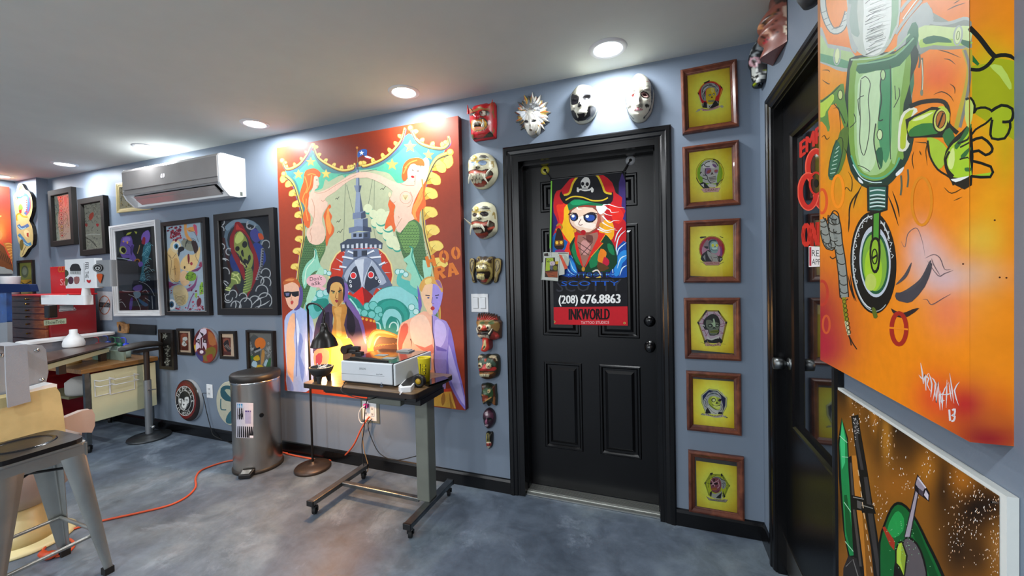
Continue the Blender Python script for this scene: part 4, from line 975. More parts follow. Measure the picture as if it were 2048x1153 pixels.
# 1
a1 = yellow([(1372, 128), (1468, 112), (1470, 252), (1378, 262)], 1385, 140, 10.48, 380, 560)
a1.P('#c01828', '120 470 180 360 260 270 380 232 520 270 610 360 640 400 560 640 540 700 200 700 160 620', 1).S('#d9a020', 16, '115 480 180 350 280 262 380 235 500 262 620 370', 2).S('#c0b8a8', 14, '130 520 200 760', 1).S('#d9a020', 16, '612 400 556 650', 1)
a1.P(K, '230 270 360 210 360 240 250 290', 1).P(K, '570 300 632 380 600 385', 1).P(K, '104 474 130 480 125 540', 1)
a1.P('#8f9696', '180 480 190 380 260 300 350 270 450 280 530 330 560 400 540 500 480 560 470 400 380 370 290 400 270 500 290 640 230 640 190 580', 2)
for t in ('200 480 230 380 320 320', '240 620 220 540 270 450', '380 300 470 320 530 400', '340 290 420 340 500 360', '210 440 250 470 250 560', '300 330 380 330', '480 300 520 380 510 460'): a1.S(K, 12, t, 3); 
for t in ('220 520 240 420 330 340', '400 290 490 340 540 420'): a1.S('#d5dada', 10, t, 3)
a1.P('#d1b81e', '286 500 296 410 380 370 460 380 470 440 500 500 480 590 470 640 440 700 370 716 310 690 280 610', 2).P('#d9cf6a', '380 380 450 390 440 470 400 470', 2)
a1.E('#6a6a50', 366, 528, 32, 26, -20).E('#6a6a50', 446, 512, 26, 22, -20).E('#c9c8a0', 366, 530, 14, 10).E('#c9c8a0', 446, 514, 12, 10).P(K, '380 596 408 545 430 590 410 582', 1).P('#9aa070', '320 640 460 620 460 670 380 682 330 668', 1).S(K, 6, '330 640 460 632', 1).S(K, 6, '330 662 460 655', 1)
a1.P(K, '200 720 260 660 310 700 310 800 210 790', 1).P(K, '350 810 470 640 560 660 550 740 440 800', 1).P('#c9ccc4', '300 700 350 740 430 710 350 810 310 800', 1).P(K, '345 760 380 740 350 800', 1).P('#8a8f8c', '205 720 240 690 220 770', 1).P('#8a8f8c', '490 640 550 680 545 720', 1)
a1.P(PK, '180 800 330 830 540 745 560 790 380 850 220 862', 2).P('#a9a9a0', '60 890 120 820 180 810 150 860', 1).P('#a9a9a0', '560 760 620 735 660 770 620 800', 1); a1.S('#5a4a48', 5, '180 800 330 830 540 745', 3).T('#7a4a50', 'JACKSON', 220, 850, 530, 790, 28, bow=-10)
# 2
a2 = yellow([(1374, 292), (1471, 282), (1472, 400), (1380, 410)], 1385, 300, 11.53, 400, 560)
a2.E('#cfc830', 405, 540, 325, 350).R(K, 7, 405, 540, 325, 350).E('#7fae1e', 400, 540, 295, 320).S(K, 22, '470 225 560 240 620 320', 3).S(K, 16, '90 640 110 700 170 790 260 880', 3).S(K, 16, '600 760 690 680', 2)
a2.P('#b6b8b4', '175 540 210 340 290 250 400 225 520 260 600 350 600 470 570 600 560 700 560 760 420 780 240 740 240 640 180 600', 2).P('#d8dada', '270 300 400 260 470 330 520 400 470 430 330 400 240 420', 3)
a2.P('#8a6a94', '300 430 400 410 430 470 400 540 310 560', 2).P('#8a6a94', '500 470 580 450 586 520 520 540', 2).E('#a04a48', 380, 500, 58, 34, -30).E('#a04a48', 542, 486, 38, 28, -10).P('#6c4a86', '450 330 530 340 560 400 500 400', 2)
for t in ('200 380 260 330 300 380 400 380', '280 320 340 280 400 270', '460 260 540 300 590 380', '180 560 190 510 210 530', '240 580 330 600 360 700 430 780', '230 650 330 690', '300 430 290 540 330 600'): a2.S(K, 18, t, 3)
a2.P(K, '420 580 450 500 486 580 460 560', 1).P('#9ea09c', '370 640 540 600 560 680 400 710', 1); 
for t in ('370 640 540 610', '380 668 550 650', '400 700 550 690', '400 760 540 720'): a2.S(K, 10, t, 2)
a2.P(K, '160 780 240 740 290 760 380 860 400 880 250 890 180 820', 1).P('#c6c8c6', '190 800 260 780 270 870', 1).P('#c6c8c6', '340 800 400 780 540 800 540 860 440 870 380 860', 1).P(K, '540 760 620 760 560 850', 1)
a2.P(PK, '200 910 260 890 640 870 600 970 270 985', 1).S(K, 4, '200 910 260 985 600 965 640 872', 1).T('#5a3038', 'GRANT', 285, 965, 590, 945, 58)
# 3
a3 = yellow([(1374, 446), (1472, 448), (1472, 556), (1378, 552)], 1385, 450, 11.53, 440, 560)
a3.E('#c99a28', 450, 560, 300, 300).R(K, 6, 450, 560, 300, 300).E('#a0203c', 450, 560, 285, 285).E('#b68aa0', 430, 600, 215, 240).P('#7a3a80', '650 480 680 560 690 700 640 740 640 600', 2)
a3.P(K, '160 280 200 270 320 268 310 290 190 318', 1).P(K, '620 260 720 290 690 300 640 280', 1)
a3.P(K, '200 720 300 620 380 580 460 680 600 720 690 750 640 860 240 850', 2).P('#a0a4a0', '340 600 440 660 560 700 600 850 460 850 360 720', 2).P('#8a8e8c', '240 740 290 680 300 840', 1).P('#a0a4a0', '630 770 690 770 640 840', 1)
a3.P('#8f7a80', '240 500 290 400 350 340 380 420 380 560 300 540', 2).P(K, '260 500 360 500 340 560', 2)
a3.P('#7fa3a4', '370 480 380 370 450 335 540 350 590 430 600 520 570 640 480 660 400 600', 2).P('#243a4a', '370 420 420 350 520 340 560 390 470 370 400 430 400 560 440 620 390 590', 2).P('#a9d0c8', '430 440 540 400 580 480 560 560 460 560', 3)
a3.E('#d8d83a', 468, 474, 30, 36).E('#d8d83a', 562, 474, 30, 34).P(K, '500 520 520 485 540 515', 1).S('#24465a', 9, '430 560 500 600 580 590', 3).S('#e8f0ec', 8, '450 545 570 545', 1)
for t in ('300 690 330 850', '420 720 470 840', '560 740 600 850', '480 760 560 750'): a3.S(K, 9, t, 2)
a3.P('#b98a88', '240 870 330 850 600 850 650 880 600 930 310 935', 1).S(K, 8, '180 860 240 870 310 935 600 932 640 900 720 860', 1).T('#7a3a40', 'HAMILTON', 320, 915, 610, 910, 44)
# 4
a4 = yellow([(1378, 608), (1470, 610), (1472, 708), (1382, 700)], 1385, 605, 11.53, 440, 560)
a4.P('#8a7a1e', '310 180 600 185 806 460 690 940 280 950 110 460', 1).P('#b9a9b4', '340 215 580 215 760 470 660 900 300 900 150 470', 1)
for t in ('450 560 310 180', '450 560 500 190', '450 560 680 330', '450 560 780 480', '450 560 720 720', '450 560 300 780', '450 560 220 660', '450 560 150 480', '450 560 210 370'): a4.S('#8a2a60', 8, t, 1)
for t in ('280 270 330 300 340 220', '210 380 280 400 330 310', '500 230 540 280 640 320', '640 370 700 420 740 540', '640 560 680 560 740 540', '620 700 680 720 720 720', '220 650 270 650 320 760 300 780', '160 490 240 490 250 400'): a4.S('#8a2a60', 10, t, 2)
a4.P(K, '310 180 350 190 240 330 220 330', 1).P(K, '580 210 610 190 660 290 640 280', 1).P(K, '104 450 150 455 160 530 120 500', 1).P(K, '760 455 806 450 790 500 750 490', 1).P(K, '260 900 330 850 340 900 360 960 280 960', 1).P(K, '620 800 700 900 660 960 600 900', 1)
a4.P('#20231f', '250 560 260 420 320 350 400 290 480 270 570 310 620 400 640 500 620 600 600 740 400 770 360 640 300 640', 2).P('#6a7462', '310 460 330 410 420 410 480 460 500 380 530 460 600 480 620 560 590 650 560 740 400 740 380 640 320 580', 2)
a4.P('#a9c09c', '470 390 500 380 520 460 530 540 500 580 460 520 430 480 480 470', 2).E('#20231f', 408, 540, 56, 40).E('#20231f', 574, 536, 44, 40).E('#8a9a84', 404, 542, 34, 20).E('#8a9a84', 574, 538, 28, 20).P(K, '460 620 490 570 510 570 540 620 500 600', 1)
a4.P('#6e7a2e', '410 660 590 640 590 700 420 710', 2).S(K, 8, '420 680 590 672', 1).P('#c9ccc4', '350 780 420 850 600 780 600 820 440 880 350 850', 2).P(K, '340 850 440 880 600 830 600 940 380 930', 2).E(WT, 250, 545, 30, 26).E(K, 250, 555, 16, 14)
a4.P('#b99a88', '300 930 360 940 480 980 600 930 650 950 640 1010 560 1000 480 1020 400 1010 300 1010', 2).S(K, 6, '190 920 280 960 300 1010', 3).S(K, 6, '640 1010 680 960 760 970', 3).T('#6a3036', 'LINCOLN', 340, 1000, 610, 990, 50, bow=-24)
# 5
a5 = yellow([(1384, 758), (1470, 764), (1472, 862), (1386, 856)], 1385, 760, 11.53, 500, 520)
a5.P('#b9bf98', '200 360 380 210 580 235 800 420 790 620 690 800 310 790 205 520', 1).P('#1a2452', '230 370 380 240 560 255 765 430 755 600 680 780 330 770 235 520', 1)
a5.S(K, 7, '200 360 380 210 580 235 800 420 790 620 690 800', 1).S(K, 6, '200 360 205 520 310 790', 1).S('#d8dcc8', 12, '650 270 790 430', 1)
a5.P('#a9acac', '250 480 300 400 360 310 460 270 580 290 660 390 660 440 700 580 700 700 640 760 300 700 260 580', 2).P('#8c9aa0', '340 380 440 300 580 300', 2)
for t in ('320 400 420 330 560 330 650 410', '400 300 500 320 600 350', '270 470 310 520 280 600 330 640', '300 430 340 500 330 600', '640 560 690 620 650 720', '380 290 470 280'): a5.S(K, 10, t, 3)
a5.P('#a5b43a', '360 520 380 420 450 380 560 400 650 440 660 500 640 560 640 660 600 700 520 690 420 620', 2).P('#d0dc62', '440 400 540 390 560 480 540 560 640 600 620 680 520 660 470 590', 3)
a5.E(K, 486, 470, 50, 48).E('#d4dc9a', 490, 474, 34, 32).E(K, 630, 474, 40, 30, -20).P(K, '530 560 560 505 600 555 570 550', 1).S(K, 14, '460 570 520 610 640 590', 3).S('#46601a', 12, '380 560 460 640 560 700', 3).S('#e8eca0', 14, '470 600 560 630 620 620', 3)
a5.P('#c6c9c2', '350 600 420 640 520 700 590 720 590 800 420 780', 2).P(K, '310 700 350 640 430 780 300 780', 1).P(K, '590 760 620 740 700 760 680 800 590 800', 1).S(K, 8, '370 640 460 740 560 790', 3)
a5.P('#b3a8a6', '300 770 420 820 520 840 700 800 700 860 540 880 420 850 290 820', 2).P('#8f9488', '190 810 220 770 290 800 290 830', 1).P('#8f9488', '700 850 760 830 810 880 760 880', 1).E(K, 795, 878, 16, 12).S(K, 5, '190 815 240 780 300 770 420 820 540 842 700 800', 3).T('#4a3036', 'FRANKLIN', 320, 820, 670, 850, 34, bow=-16)
# 6
a6 = yellow([(1392, 922), (1476, 934), (1476, 1030), (1394, 1020)], 1385, 920, 10.48, 480, 560)
a6.P('#8f9a2a', '370 290 420 300 590 310 640 320 780 540 680 780 340 760 250 490', 1).P('#b9c42a', '400 330 600 340 740 540 660 740 350 730 285 500', 1)
for t in ('270 480 500 560 740 540', '380 300 500 560 620 310', '500 560 340 740', '500 560 680 760', '330 590 350 400 500 330', '640 360 720 620'): a6.S('#3a4a1a', 8, t, 1)
a6.P(K, '365 285 420 270 430 300 380 330', 1).P(K, '590 300 620 290 640 350 600 350', 1).P(K, '244 490 280 465 270 530', 1).P(K, '770 530 790 545 770 580', 1)
a6.P('#9a9e9c', '430 370 520 355 620 400 700 480 690 580 640 620 600 560 560 420 440 400', 2); 
for t in ('460 370 560 380 640 430', '600 420 690 440', '610 500 660 520 640 590', '650 470 690 520'): a6.S(K, 9, t, 3)
a6.P('#8a4a56', '380 560 370 470 400 400 470 380 560 400 600 480 600 580 560 680 480 700 400 650', 2).P('#3c1622', '440 400 480 410 460 470 430 440', 1)
for t in ('385 420 430 480 400 520', '440 490 520 450 550 420', '440 490 400 540', '430 500 470 560', '540 460 560 560 520 600'): a6.S('#d8b0b8', 14, t, 2)
a6.E('#241014', 392, 500, 28, 20).E('#241014', 490, 505, 42, 22).P('#241014', '415 560 430 525 450 560', 1).P('#b0682e', '400 600 500 590 510 630 400 640', 2).S('#5a1a22', 12, '410 660 480 690 560 650', 3).S('#241014', 7, '400 615 510 612', 1)
a6.P('#a9ada8', '400 700 470 720 590 680 610 650 620 820 420 800', 2).P(K, '370 760 360 690 400 660 410 690 390 800', 1).P(K, '490 800 600 700 620 660 590 820', 1).P(K, '640 650 690 780 650 810', 1)
a6.P('#9a938e', '290 770 350 800 400 830 640 840 660 830 740 840 700 900 400 860 340 850', 1).S(K, 6, '290 770 345 850 400 860 700 898 740 842', 1).T('#3a3036', 'WASHINGTON', 370, 850, 670, 882, 40)
FR6 = [([(1361, 137), (1475, 118), (1478, 249), (1366, 270)], a1, 'brown framed yellow print of a skull with wild grey hair, topmost of the six'),
 ([(1365, 293), (1479, 279), (1481, 408), (1368, 419)], a2, 'brown framed yellow print of a grey skull in a green oval, second from the top'),
 ([(1367, 441), (1481, 437), (1483, 566), (1368, 566)], a3, 'brown framed yellow print of a blue skull in a red and pink oval'),
 ([(1367, 597), (1482, 596), (1483, 724), (1371, 718)], a4, 'brown framed yellow print of a dark skull in a pink cobwebbed coffin shape'),
 ([(1372, 743), (1483, 750), (1484, 874), (1375, 862)], a5, 'brown framed yellow print of a grinning green skull on dark blue'),
 ([(1376, 903), (1490, 918), (1489, 1045), (1379, 1026)], a6, 'brown framed yellow print of a red masked skull, lowest of the six by the baseboard')]
for c, ar, lb in FR6:
    framed(c, .026, .031, ar, M['frame_wood'], lb, 'brown framed skull portraits beside the black door', 'mould', glass=True)

# ---------- pictures at the left of the back wall
# dark print: grinning skull in a red hood among white waves
a = Art(420, 410, 5.014)
a.P('#2b2c30', '60 60 640 60 640 1080 60 1080', 1).E('#5f7484', 340, 330, 200, 190).E('#2b2c30', 340, 350, 168, 170).P('#7f94a4', '150 220 240 150 330 140 420 160 480 210 420 200 330 180 240 200 180 260', 3)
a.P('#24357a', '200 520 250 480 290 560 310 660 260 690 210 620', 2).P('#2b3f8e', '430 400 480 380 540 440 560 560 500 640 470 540', 2).P('#4a4a94', '400 280 440 230 490 270 520 330 470 380 420 350', 2).P('#3a2a6a', '460 560 520 600 480 700 450 660', 2).P('#c8541e', '480 290 520 290 540 340 500 350', 2)
a.P('#8e1c20', '250 180 290 170 330 210 380 300 420 380 470 500 490 620 460 760 400 880 370 940 380 860 430 700 440 560 400 420 380 340 330 280 260 270 240 380 260 480 330 600 350 700 340 760 290 640 230 520 200 420 200 320 240 240', 2).P('#c33428', '270 190 300 230 340 250 400 340 380 300 320 250 260 250', 2)
a.P('#3c1a16', '120 330 150 330 190 560 240 760 290 880 270 900 200 700 150 500', 1)
a.P('#8f9a4a', '240 380 250 300 300 262 340 300 370 350 385 420 430 500 430 580 410 640 370 660 330 600 290 500 250 460', 2).P('#c2cc74', '250 370 262 310 300 270 335 300 330 350 280 390', 3).E('#1c1a14', 348, 398, 26, 34, 10).E('#1c1a14', 275, 440, 22, 26, 10).P('#1c1a14', '310 470 330 450 340 520 320 510', 2).P('#1c1a14', '330 570 350 540 380 560 380 520 400 500 410 540 380 600 360 640', 2).P('#1c1a14', '300 500 330 560 340 620 310 560', 2)
for k in range(6): a.S('#d4d48a', 6, [(305+k*14, 560+k*14-(k > 3)*30), (312+k*14, 590+k*12-(k > 3)*30)], 1)
a.P('#6f8246', '360 660 420 640 430 740 400 860 340 900 330 850 360 780', 2)
for k in range(9): a.S('#b9c86a', 9, [(330+k*3, 880-k*26), (370, 870-k*26), (420, 850-k*26)], 2, 1)
a.P('#7f8f4a', '215 680 280 670 310 720 300 790 240 800 200 860 160 850 210 780', 2)
for t in ('220 690 270 710 300 760', '210 740 260 750 280 790', '150 850 200 860', '160 830 210 840', '230 720 290 690'): a.S('#cdd48a', 12, t, 2)
random.seed(21)
for cx, cy, r, a0 in ((180, 930, 46, 0), (180, 930, 28, 60), (260, 1020, 50, 180), (330, 930, 40, 200), (520, 870, 60, 180), (560, 780, 50, 170), (550, 960, 70, 180), (450, 980, 60, 200), (130, 590, 40, 90), (150, 680, 44, 150), (110, 170, 34, 200), (140, 820, 50, 100), (560, 690, 46, 180), (90, 500, 30, 180), (410, 200, 42, 0), (390, 215, 22, 30), (560, 400, 40, 180), (120, 420, 26, 190), (230, 900, 40, 180), (500, 760, 40, 190), (360, 1000, 60, 180), (110, 250, 30, 150), (190, 470, 30, 80)):
    a.R('#b3b6b8', 10, cx, cy, r, r*1.1, 0, a0, a0+230)
for k in range(12): a.E('#8f9296', 545-abs(k-6)*3-k*5, 450+k*26, 17); a.E('#3a3b40', 551-abs(k-6)*3-k*5, 452+k*26, 10)
for t in ('420 1010 480 950 560 920', '450 1030 540 1000 600 960', '250 1050 262 1000 250 960', '290 1050 300 1000', '100 540 150 540 190 560', '100 760 180 820'): a.S('#c3c6c8', 11, t, 3, 2)
framed([(424, 428), (546, 417), (556, 632), (437, 630)], .035, .056, a, M['black_frame'], 'black framed print of a green hooded skull among white waves, beside the mural', 'large framed tattoo prints below the air conditioner', glass=True)
# collage print
a = Art(315, 430, 5.49)
a.P('#9fb0bd', '60 120 470 80 520 1070 110 1070', 1)
a.P('#d9be8a', '110 400 140 360 200 400 240 500 250 640 240 720 160 740 130 690 100 560 95 460', 2).P('#c9a56c', '180 480 240 520 250 700 190 730', 2).P('#d8c8a4', '170 290 220 270 260 330 250 400 200 420 150 380 140 330', 2)
random.seed(4)
for k in range(60):
    x, y = random.gauss(200, 40), random.gauss(200, 42); a.E(random.choice(['#8a2438', '#a33a48', '#6c1c30']), x, y, random.uniform(7, 15), random.uniform(9, 18), random.random()*90, 8)
a.E('#d9dde0', 205, 345, 38, 44).E('#3a7a9a', 206, 346, 25, 30).E('#0e1c28', 208, 348, 13, 17).P('#1c1416', '230 360 290 350 290 390 250 410 236 460 224 430', 2)
a.P('#8a8c7a', '260 290 330 260 390 290 420 350 390 400 330 390 280 350', 2); 
for k in range(7): a.R('#3c3e38', 4, 330+k*6, 330, 18+k*7, 20+k*9, 10, 150, 330)
a.P('#3a221c', '370 290 420 290 445 350 440 420 410 430 390 370', 2).P('#d39a54', '290 100 320 100 320 170 340 230 380 280 340 280 300 220', 2).P('#d39a54', '320 150 390 130 430 160 440 210 410 180 350 190', 2).P('#c0506a', '390 110 430 120 436 230 416 200', 2)
a.P('#dcc18a', '255 520 320 440 390 440 440 400 460 350 470 400 440 540 380 620 300 610 255 590', 2).P('#7a1624', '330 440 345 430 355 480 345 540 332 510', 2).E('#a3203a', 372, 537, 14, 18).E('#3a2418', 298, 578, 10, 16).P('#d8b890', '250 640 300 610 360 680 340 760 280 780 245 720', 2)
a.P('#7ca32e', '305 680 350 620 420 650 420 710 360 730 310 700', 2).P('#8fb83a', '480 740 500 740 505 870 460 880 460 790', 1).P('#8fb83a', '415 860 436 860 430 920 412 900', 1)
for k in range(30): x, y = 320+random.random()*95, 640+random.random()*75; a.E('#33501a', x, y, 5)
for k in range(16): a.E('#33501a', 468+random.random()*34, 750+random.random()*110, 5)
a.P('#8a4a7a', '120 730 180 760 250 745 200 770 150 790 110 830', 2).P('#8a4a7a', '250 825 330 810 400 760 440 660 420 780 360 840 300 840', 2).P('#7a3a6a', '360 620 430 590 490 560 440 620', 2).P('#9a3a5a', '450 560 480 510 490 570', 2)
a.P('#c9b88e', '180 790 260 770 320 820 340 900 310 980 240 1000 190 940 170 860', 2)
for k in range(7): a.S('#7a6a48', 5, [(190, 880+k*16), (240, 900+k*16), (310, 880+k*14)], 3)
a.E('#e0e2e4', 155, 985, 46, 58).E('#2e5a7a', 155, 985, 26, 36).E('#0e1820', 156, 988, 14, 20)
for k in range(70): x, y = random.uniform(110, 500), random.choice([random.uniform(1000, 1060), random.uniform(760, 1060)]); a.E(random.choice(['#8a2a3e', '#b0506a', '#6e1c30', '#c98a9a']), x, y, random.uniform(4, 12), random.uniform(5, 16), random.random()*90, 8) if (x > 320 or x < 170 or y > 1010) and not inside([(110, 930), (200, 930), (200, 1050), (110, 1050)], x, y) else None
a.E('#6e1824', 455, 960, 26, 50, 10).S('#8a5a8a', 12, '400 860 360 940 330 1040', 3)
for t in ('100 420 150 500 140 660', '130 440 160 480 200 430', '160 600 200 590', '190 560 195 660', '150 700 200 740 250 730', '440 380 420 460 470 540', '330 540 370 530', '340 170 410 200 450 300', '80 130 90 200 75 300'): a.S('#4a3a34', 4, t, 3)
framed([(320, 446), (409, 434), (419, 633), (330, 630)], .035, .036, a, M['black_frame'], 'black framed collage print of eyes, lips and pale flesh shapes', 'large framed tattoo prints below the air conditioner')
# ape print in a white frame
a = Art(210, 440, 5.765)
a.P('#23262a', '80 110 530 80 585 1040 120 1040', 1).P('#3a3f44', '90 130 200 120 220 300 110 420', 2).P('#6a54a0', '200 200 300 190 320 280 336 290 320 370 350 420 360 480 310 540 270 560 250 480 290 440 210 440 180 400 170 330 180 260', 2).P('#8f78c4', '210 210 280 200 290 240 210 260', 2).P('#4a3878', '300 300 330 300 310 400 290 380', 2)
a.E('#9aa05a', 205, 350, 42, 48, -20).E('#1c1e1a', 212, 352, 28, 34, -20).E('#d4a44a', 258, 262, 10, 16).E('#d4a44a', 212, 250, 9, 10).S('#c8c88a', 9, '180 320 180 360 210 388', 3)
for t in ('250 290 280 300 300 340', '230 400 280 400', '300 330 310 410'): a.S('#3a2a5c', 6, t, 3)
a.P('#a9b048', '240 180 260 150 310 140 290 165', 1).P('#a9b048', '335 130 372 140 360 166', 1).P('#7c62b4', '415 220 440 150 500 120 520 190 500 260 470 300 440 260', 2).P('#8e2a3e', '420 270 440 200 465 210 460 280', 2).S('#a9905a', 10, '400 290 390 340 372 390', 3)
a.P('#2e6c7e', '440 320 480 270 520 260 530 340 500 440 460 520 450 600 470 700 400 700 420 600 430 460', 2)
random.seed(8)
for k in range(34): x, y = random.gauss(470, 26), 280+k*13; a.S('#7fb8c4', 4, [(x-20, y+10), (x, y-5), (x+18, y+8)], 3)
a.E('#a86c2a', 370, 480, 36, 30, -30).E('#2a1c10', 372, 480, 20, 18).E('#a86c2a', 335, 520, 26, 34).E('#2a1c10', 335, 525, 12, 18).P('#6f58a8', '380 500 420 480 440 520 400 545', 2)
a.P('#3f3e42', '110 470 380 480 390 740 120 760', 1).P('#6f5a9c', '320 800 350 760 420 750 430 800 380 830', 2).P('#7a94a4', '325 840 400 830 410 880 360 910', 2).P('#54408a', '290 920 320 900 310 1030 280 1030', 2).P('#2a5a7a', '380 900 440 940 500 980 460 1000 400 950', 2)
for t in ('390 710 470 740 530 800 570 880', '270 860 350 900 400 1000 410 1040', '450 590 500 550 550 600', '200 820 300 830 400 820', '150 960 200 950 240 1010', '540 880 550 1030', '430 830 470 810 500 850', '460 900 520 940', '160 930 190 920'): a.S('#a5abae', 6, t, 4)
for t in ('100 440 200 445 310 470',): a.S('#9fb0b8', 9, t, 2)
framed([(216, 452), (309, 441), (321, 633), (228, 632)], .04, .05, a, mat('white_frame', '#d6d7d8', .4), 'white framed print of a purple roaring ape on black', 'large framed tattoo prints below the air conditioner', 'step')
# two tall narrow black frames
a = Art(90, 370, 7.685)
a.P('#c9ccbc', '100 130 350 120 390 860 140 870', 1)
random.seed(12)
for k in range(150):
    x = random.uniform(130, 360); y = random.uniform(150, 840); d = abs(x-250-(y-400)*.03)
    a.S(random.choice(['#9aa094', '#7a8478', '#b98a7a', '#a8a878', '#8a949a']), 6, [(x, y), (x+random.uniform(-14, 14), y+random.uniform(6, 22)), (x+random.uniform(-18, 18), y+random.uniform(10, 30))], 3)
for y, c in ((195, '#a8453a'), (250, '#b08a3a'), (310, '#7a8a8a'), (400, '#b9606a'), (460, '#8a5a5a'), (520, '#b05a5a'), (580, '#6a7a8a'), (640, '#b0a04a'), (700, '#8a8a4a'), (780, '#a8343a')): a.E(c, 245+(y-300)*.04, y, 13, 16); a.R('#5a5a54', 5, 245+(y-300)*.04, y, 30, 34)
a.P('#c9a39a', '290 190 330 190 335 290 310 340 300 280', 2); a.R('#5a8a5a', 6, 250, 520, 90, 120, 0, 120, 240); a.R('#5a8a5a', 6, 260, 520, 90, 120, 0, -60, 60)
framed([(95, 382), (139, 375), (150, 490), (101, 492)], .04, .055, a, M['dull_frame'], 'tall narrow black frame nearest the wall corner, print on pale paper', 'tall narrow black frames', cat='framed picture', mat_col='#c9ccbc')
a = Art(90, 370, 7.685)
a.P('#a3a294', '550 280 820 250 860 1000 600 1010', 1)
for k in range(190):
    x = random.uniform(560, 850); y = random.uniform(280, 990)
    a.S(random.choice(['#6c6c64', '#85857c', '#55554e', '#b5b4a6', '#c4c0a8']), 6, [(x, y), (x+random.uniform(-16, 16), y+random.uniform(-10, 22)), (x+random.uniform(-22, 22), y+random.uniform(-6, 26))], 3)
a.P('#c05a4a', '690 450 740 420 748 480 700 550 672 510', 2).P('#b0504a', '600 600 656 600 640 650', 2).P('#c4484a', '780 600 830 600 810 650', 2); a.S('#5a564e', 12, '600 810 700 850 800 960', 2); a.S('#c9c8be', 14, '610 780 700 760 850 760', 2)
framed([(154, 399), (204, 391), (213, 508), (160, 511)], .04, .055, a, M['dull_frame'], 'tall narrow black frame packed with small drawings, above the sticker-covered white box', 'tall narrow black frames', mat_col='#a3a294')
# gilt frame behind the air conditioner
a = Art(220, 290, 3.294)
a.P('#b9b29a', '60 240 200 240 200 450 60 440', 1)
for k in range(60):
    x = random.uniform(64, 140); y = random.uniform(270, 410); a.S(random.choice(['#7a7462', '#a08a4a', '#5e5a50']), 5, [(x, y), (x+random.uniform(-8, 8), y+random.uniform(2, 12))], 1)
framed([(230, 365), (300, 359), (302, 420), (234, 425)], .016, .038, a, mat('gilt_frame', '#b7a878', .4, .5), 'gilt frame with cream border half hidden behind the air conditioner', None, 'step', mat_col='#c9c2a8')
# shadow box with three white carvings
a = Art(310, 640, 5.24)
a.P('#14120f', '40 110 190 110 200 520 50 520', 1)
for k in range(110):
    x, y = (random.gauss(105, 16), random.gauss(170, 16)) if k < 30 else (random.gauss(122+(k % 9), 12), random.uniform(260, 490))
    a.E(random.choice(['#7a7a70', '#a3a397', '#5a5a52']), x, y, random.uniform(3, 8), random.uniform(3, 8))
framed([(315, 659), (344, 661), (349, 742), (319, 738)], .03, .03, a, M['black_frame'], 'small black shadow box of pale carvings behind the padded arm rest', None, glass=False, mat_col='#14120f')
# two small prints with tan mats
for q, c, l, k0 in (([(351, 657), (383, 659), (385, 712), (355, 710)], (300, 220), 'small black framed rust print left of the painted oval plate', 0), ([(436, 663), (469, 663), (472, 720), (440, 718)], (745, 270), 'small black framed rust print right of the painted oval plate', 1)):
    a = Art(310, 640, 5.24); x, y = c
    a.P('#c0ab94', [(x-75, y-115), (x+80, y-115), (x+80, y+150), (x-75, y+140)], 1).P('#5a2a20', [(x-42, y-85), (x+48, y-82), (x+52, y+104), (x-34, y+100)], 1).P('#8a4a34', [(x-30, y-60), (x+30, y-70), (x+40, y+40), (x-20, y+60)], 2)
    if k0 == 0: a.P('#c9c9c4', [(x-10, y-30), (x+30, y-40), (x+40, y-10), (x+14, y+10), (x+34, y+40), (x+10, y+60), (x-20, y+40), (x-8, y+10)], 2).S('#2a2020', 6, [(x-6, y), (x+20, y+10), (x+6, y+40)], 3)
    else: a.P('#2a1c1a', [(x-30, y-20), (x+20, y-60), (x+34, y+10), (x+54, y+60), (x+10, y+60)], 2); [a.S('#a89a90', 5, [(x-20+i*12, y+10+i*8), (x+14+i*10, y-10+i*10)], 1) for i in range(5)]
    framed(q, .022, .022, a, M['black_frame'], l, 'small black framed rust prints', glass=True, mat_col='#c0ab94')
# orange sun print behind the bin
a = Art(310, 640, 5.24)
a.P('#6a6a66', '960 130 1230 130 1260 560 980 620', 1).P('#4c4e4c', '990 200 1080 180 1100 500 1000 520', 2).E('#d0741c', 1102, 248, 58, 62)
a.P('#1c1c1e', '1030 310 1100 285 1110 320 1050 352', 1).P('#9a9c9c', '1040 330 1110 300 1116 316 1046 352', 1).P('#b98a4a', '1120 320 1150 330 1140 440 1110 470', 2).P('#c9a81e', '1040 540 1060 480 1120 474 1146 530', 2).P('#a9c0cc', '1010 480 1030 430 1070 450 1060 500', 2).P('#a9c0cc', '1140 470 1170 410 1190 460 1160 490', 2).P('#3a6a3a', '1160 500 1200 400 1215 420 1200 530', 2).P('#3a6a3a', '1000 380 1030 380 1040 420 1010 420', 2).P('#c9a81e', '1030 400 1080 370 1100 420 1050 430', 2)
for k in range(40): x, y = random.choice([(1010, 320), (1190, 330)]); a.R('#a3a6a4', 4, x+random.gauss(0, 14), y+random.gauss(0, 36), 7, 9, 0, random.random()*360, random.random()*200+360)
framed([(491, 661), (545, 663), (549, 765), (494, 760)], .03, .018, a, M['black_frame'], 'black framed print of an orange sun above dark figures, behind the steel bin', None, glass=True)
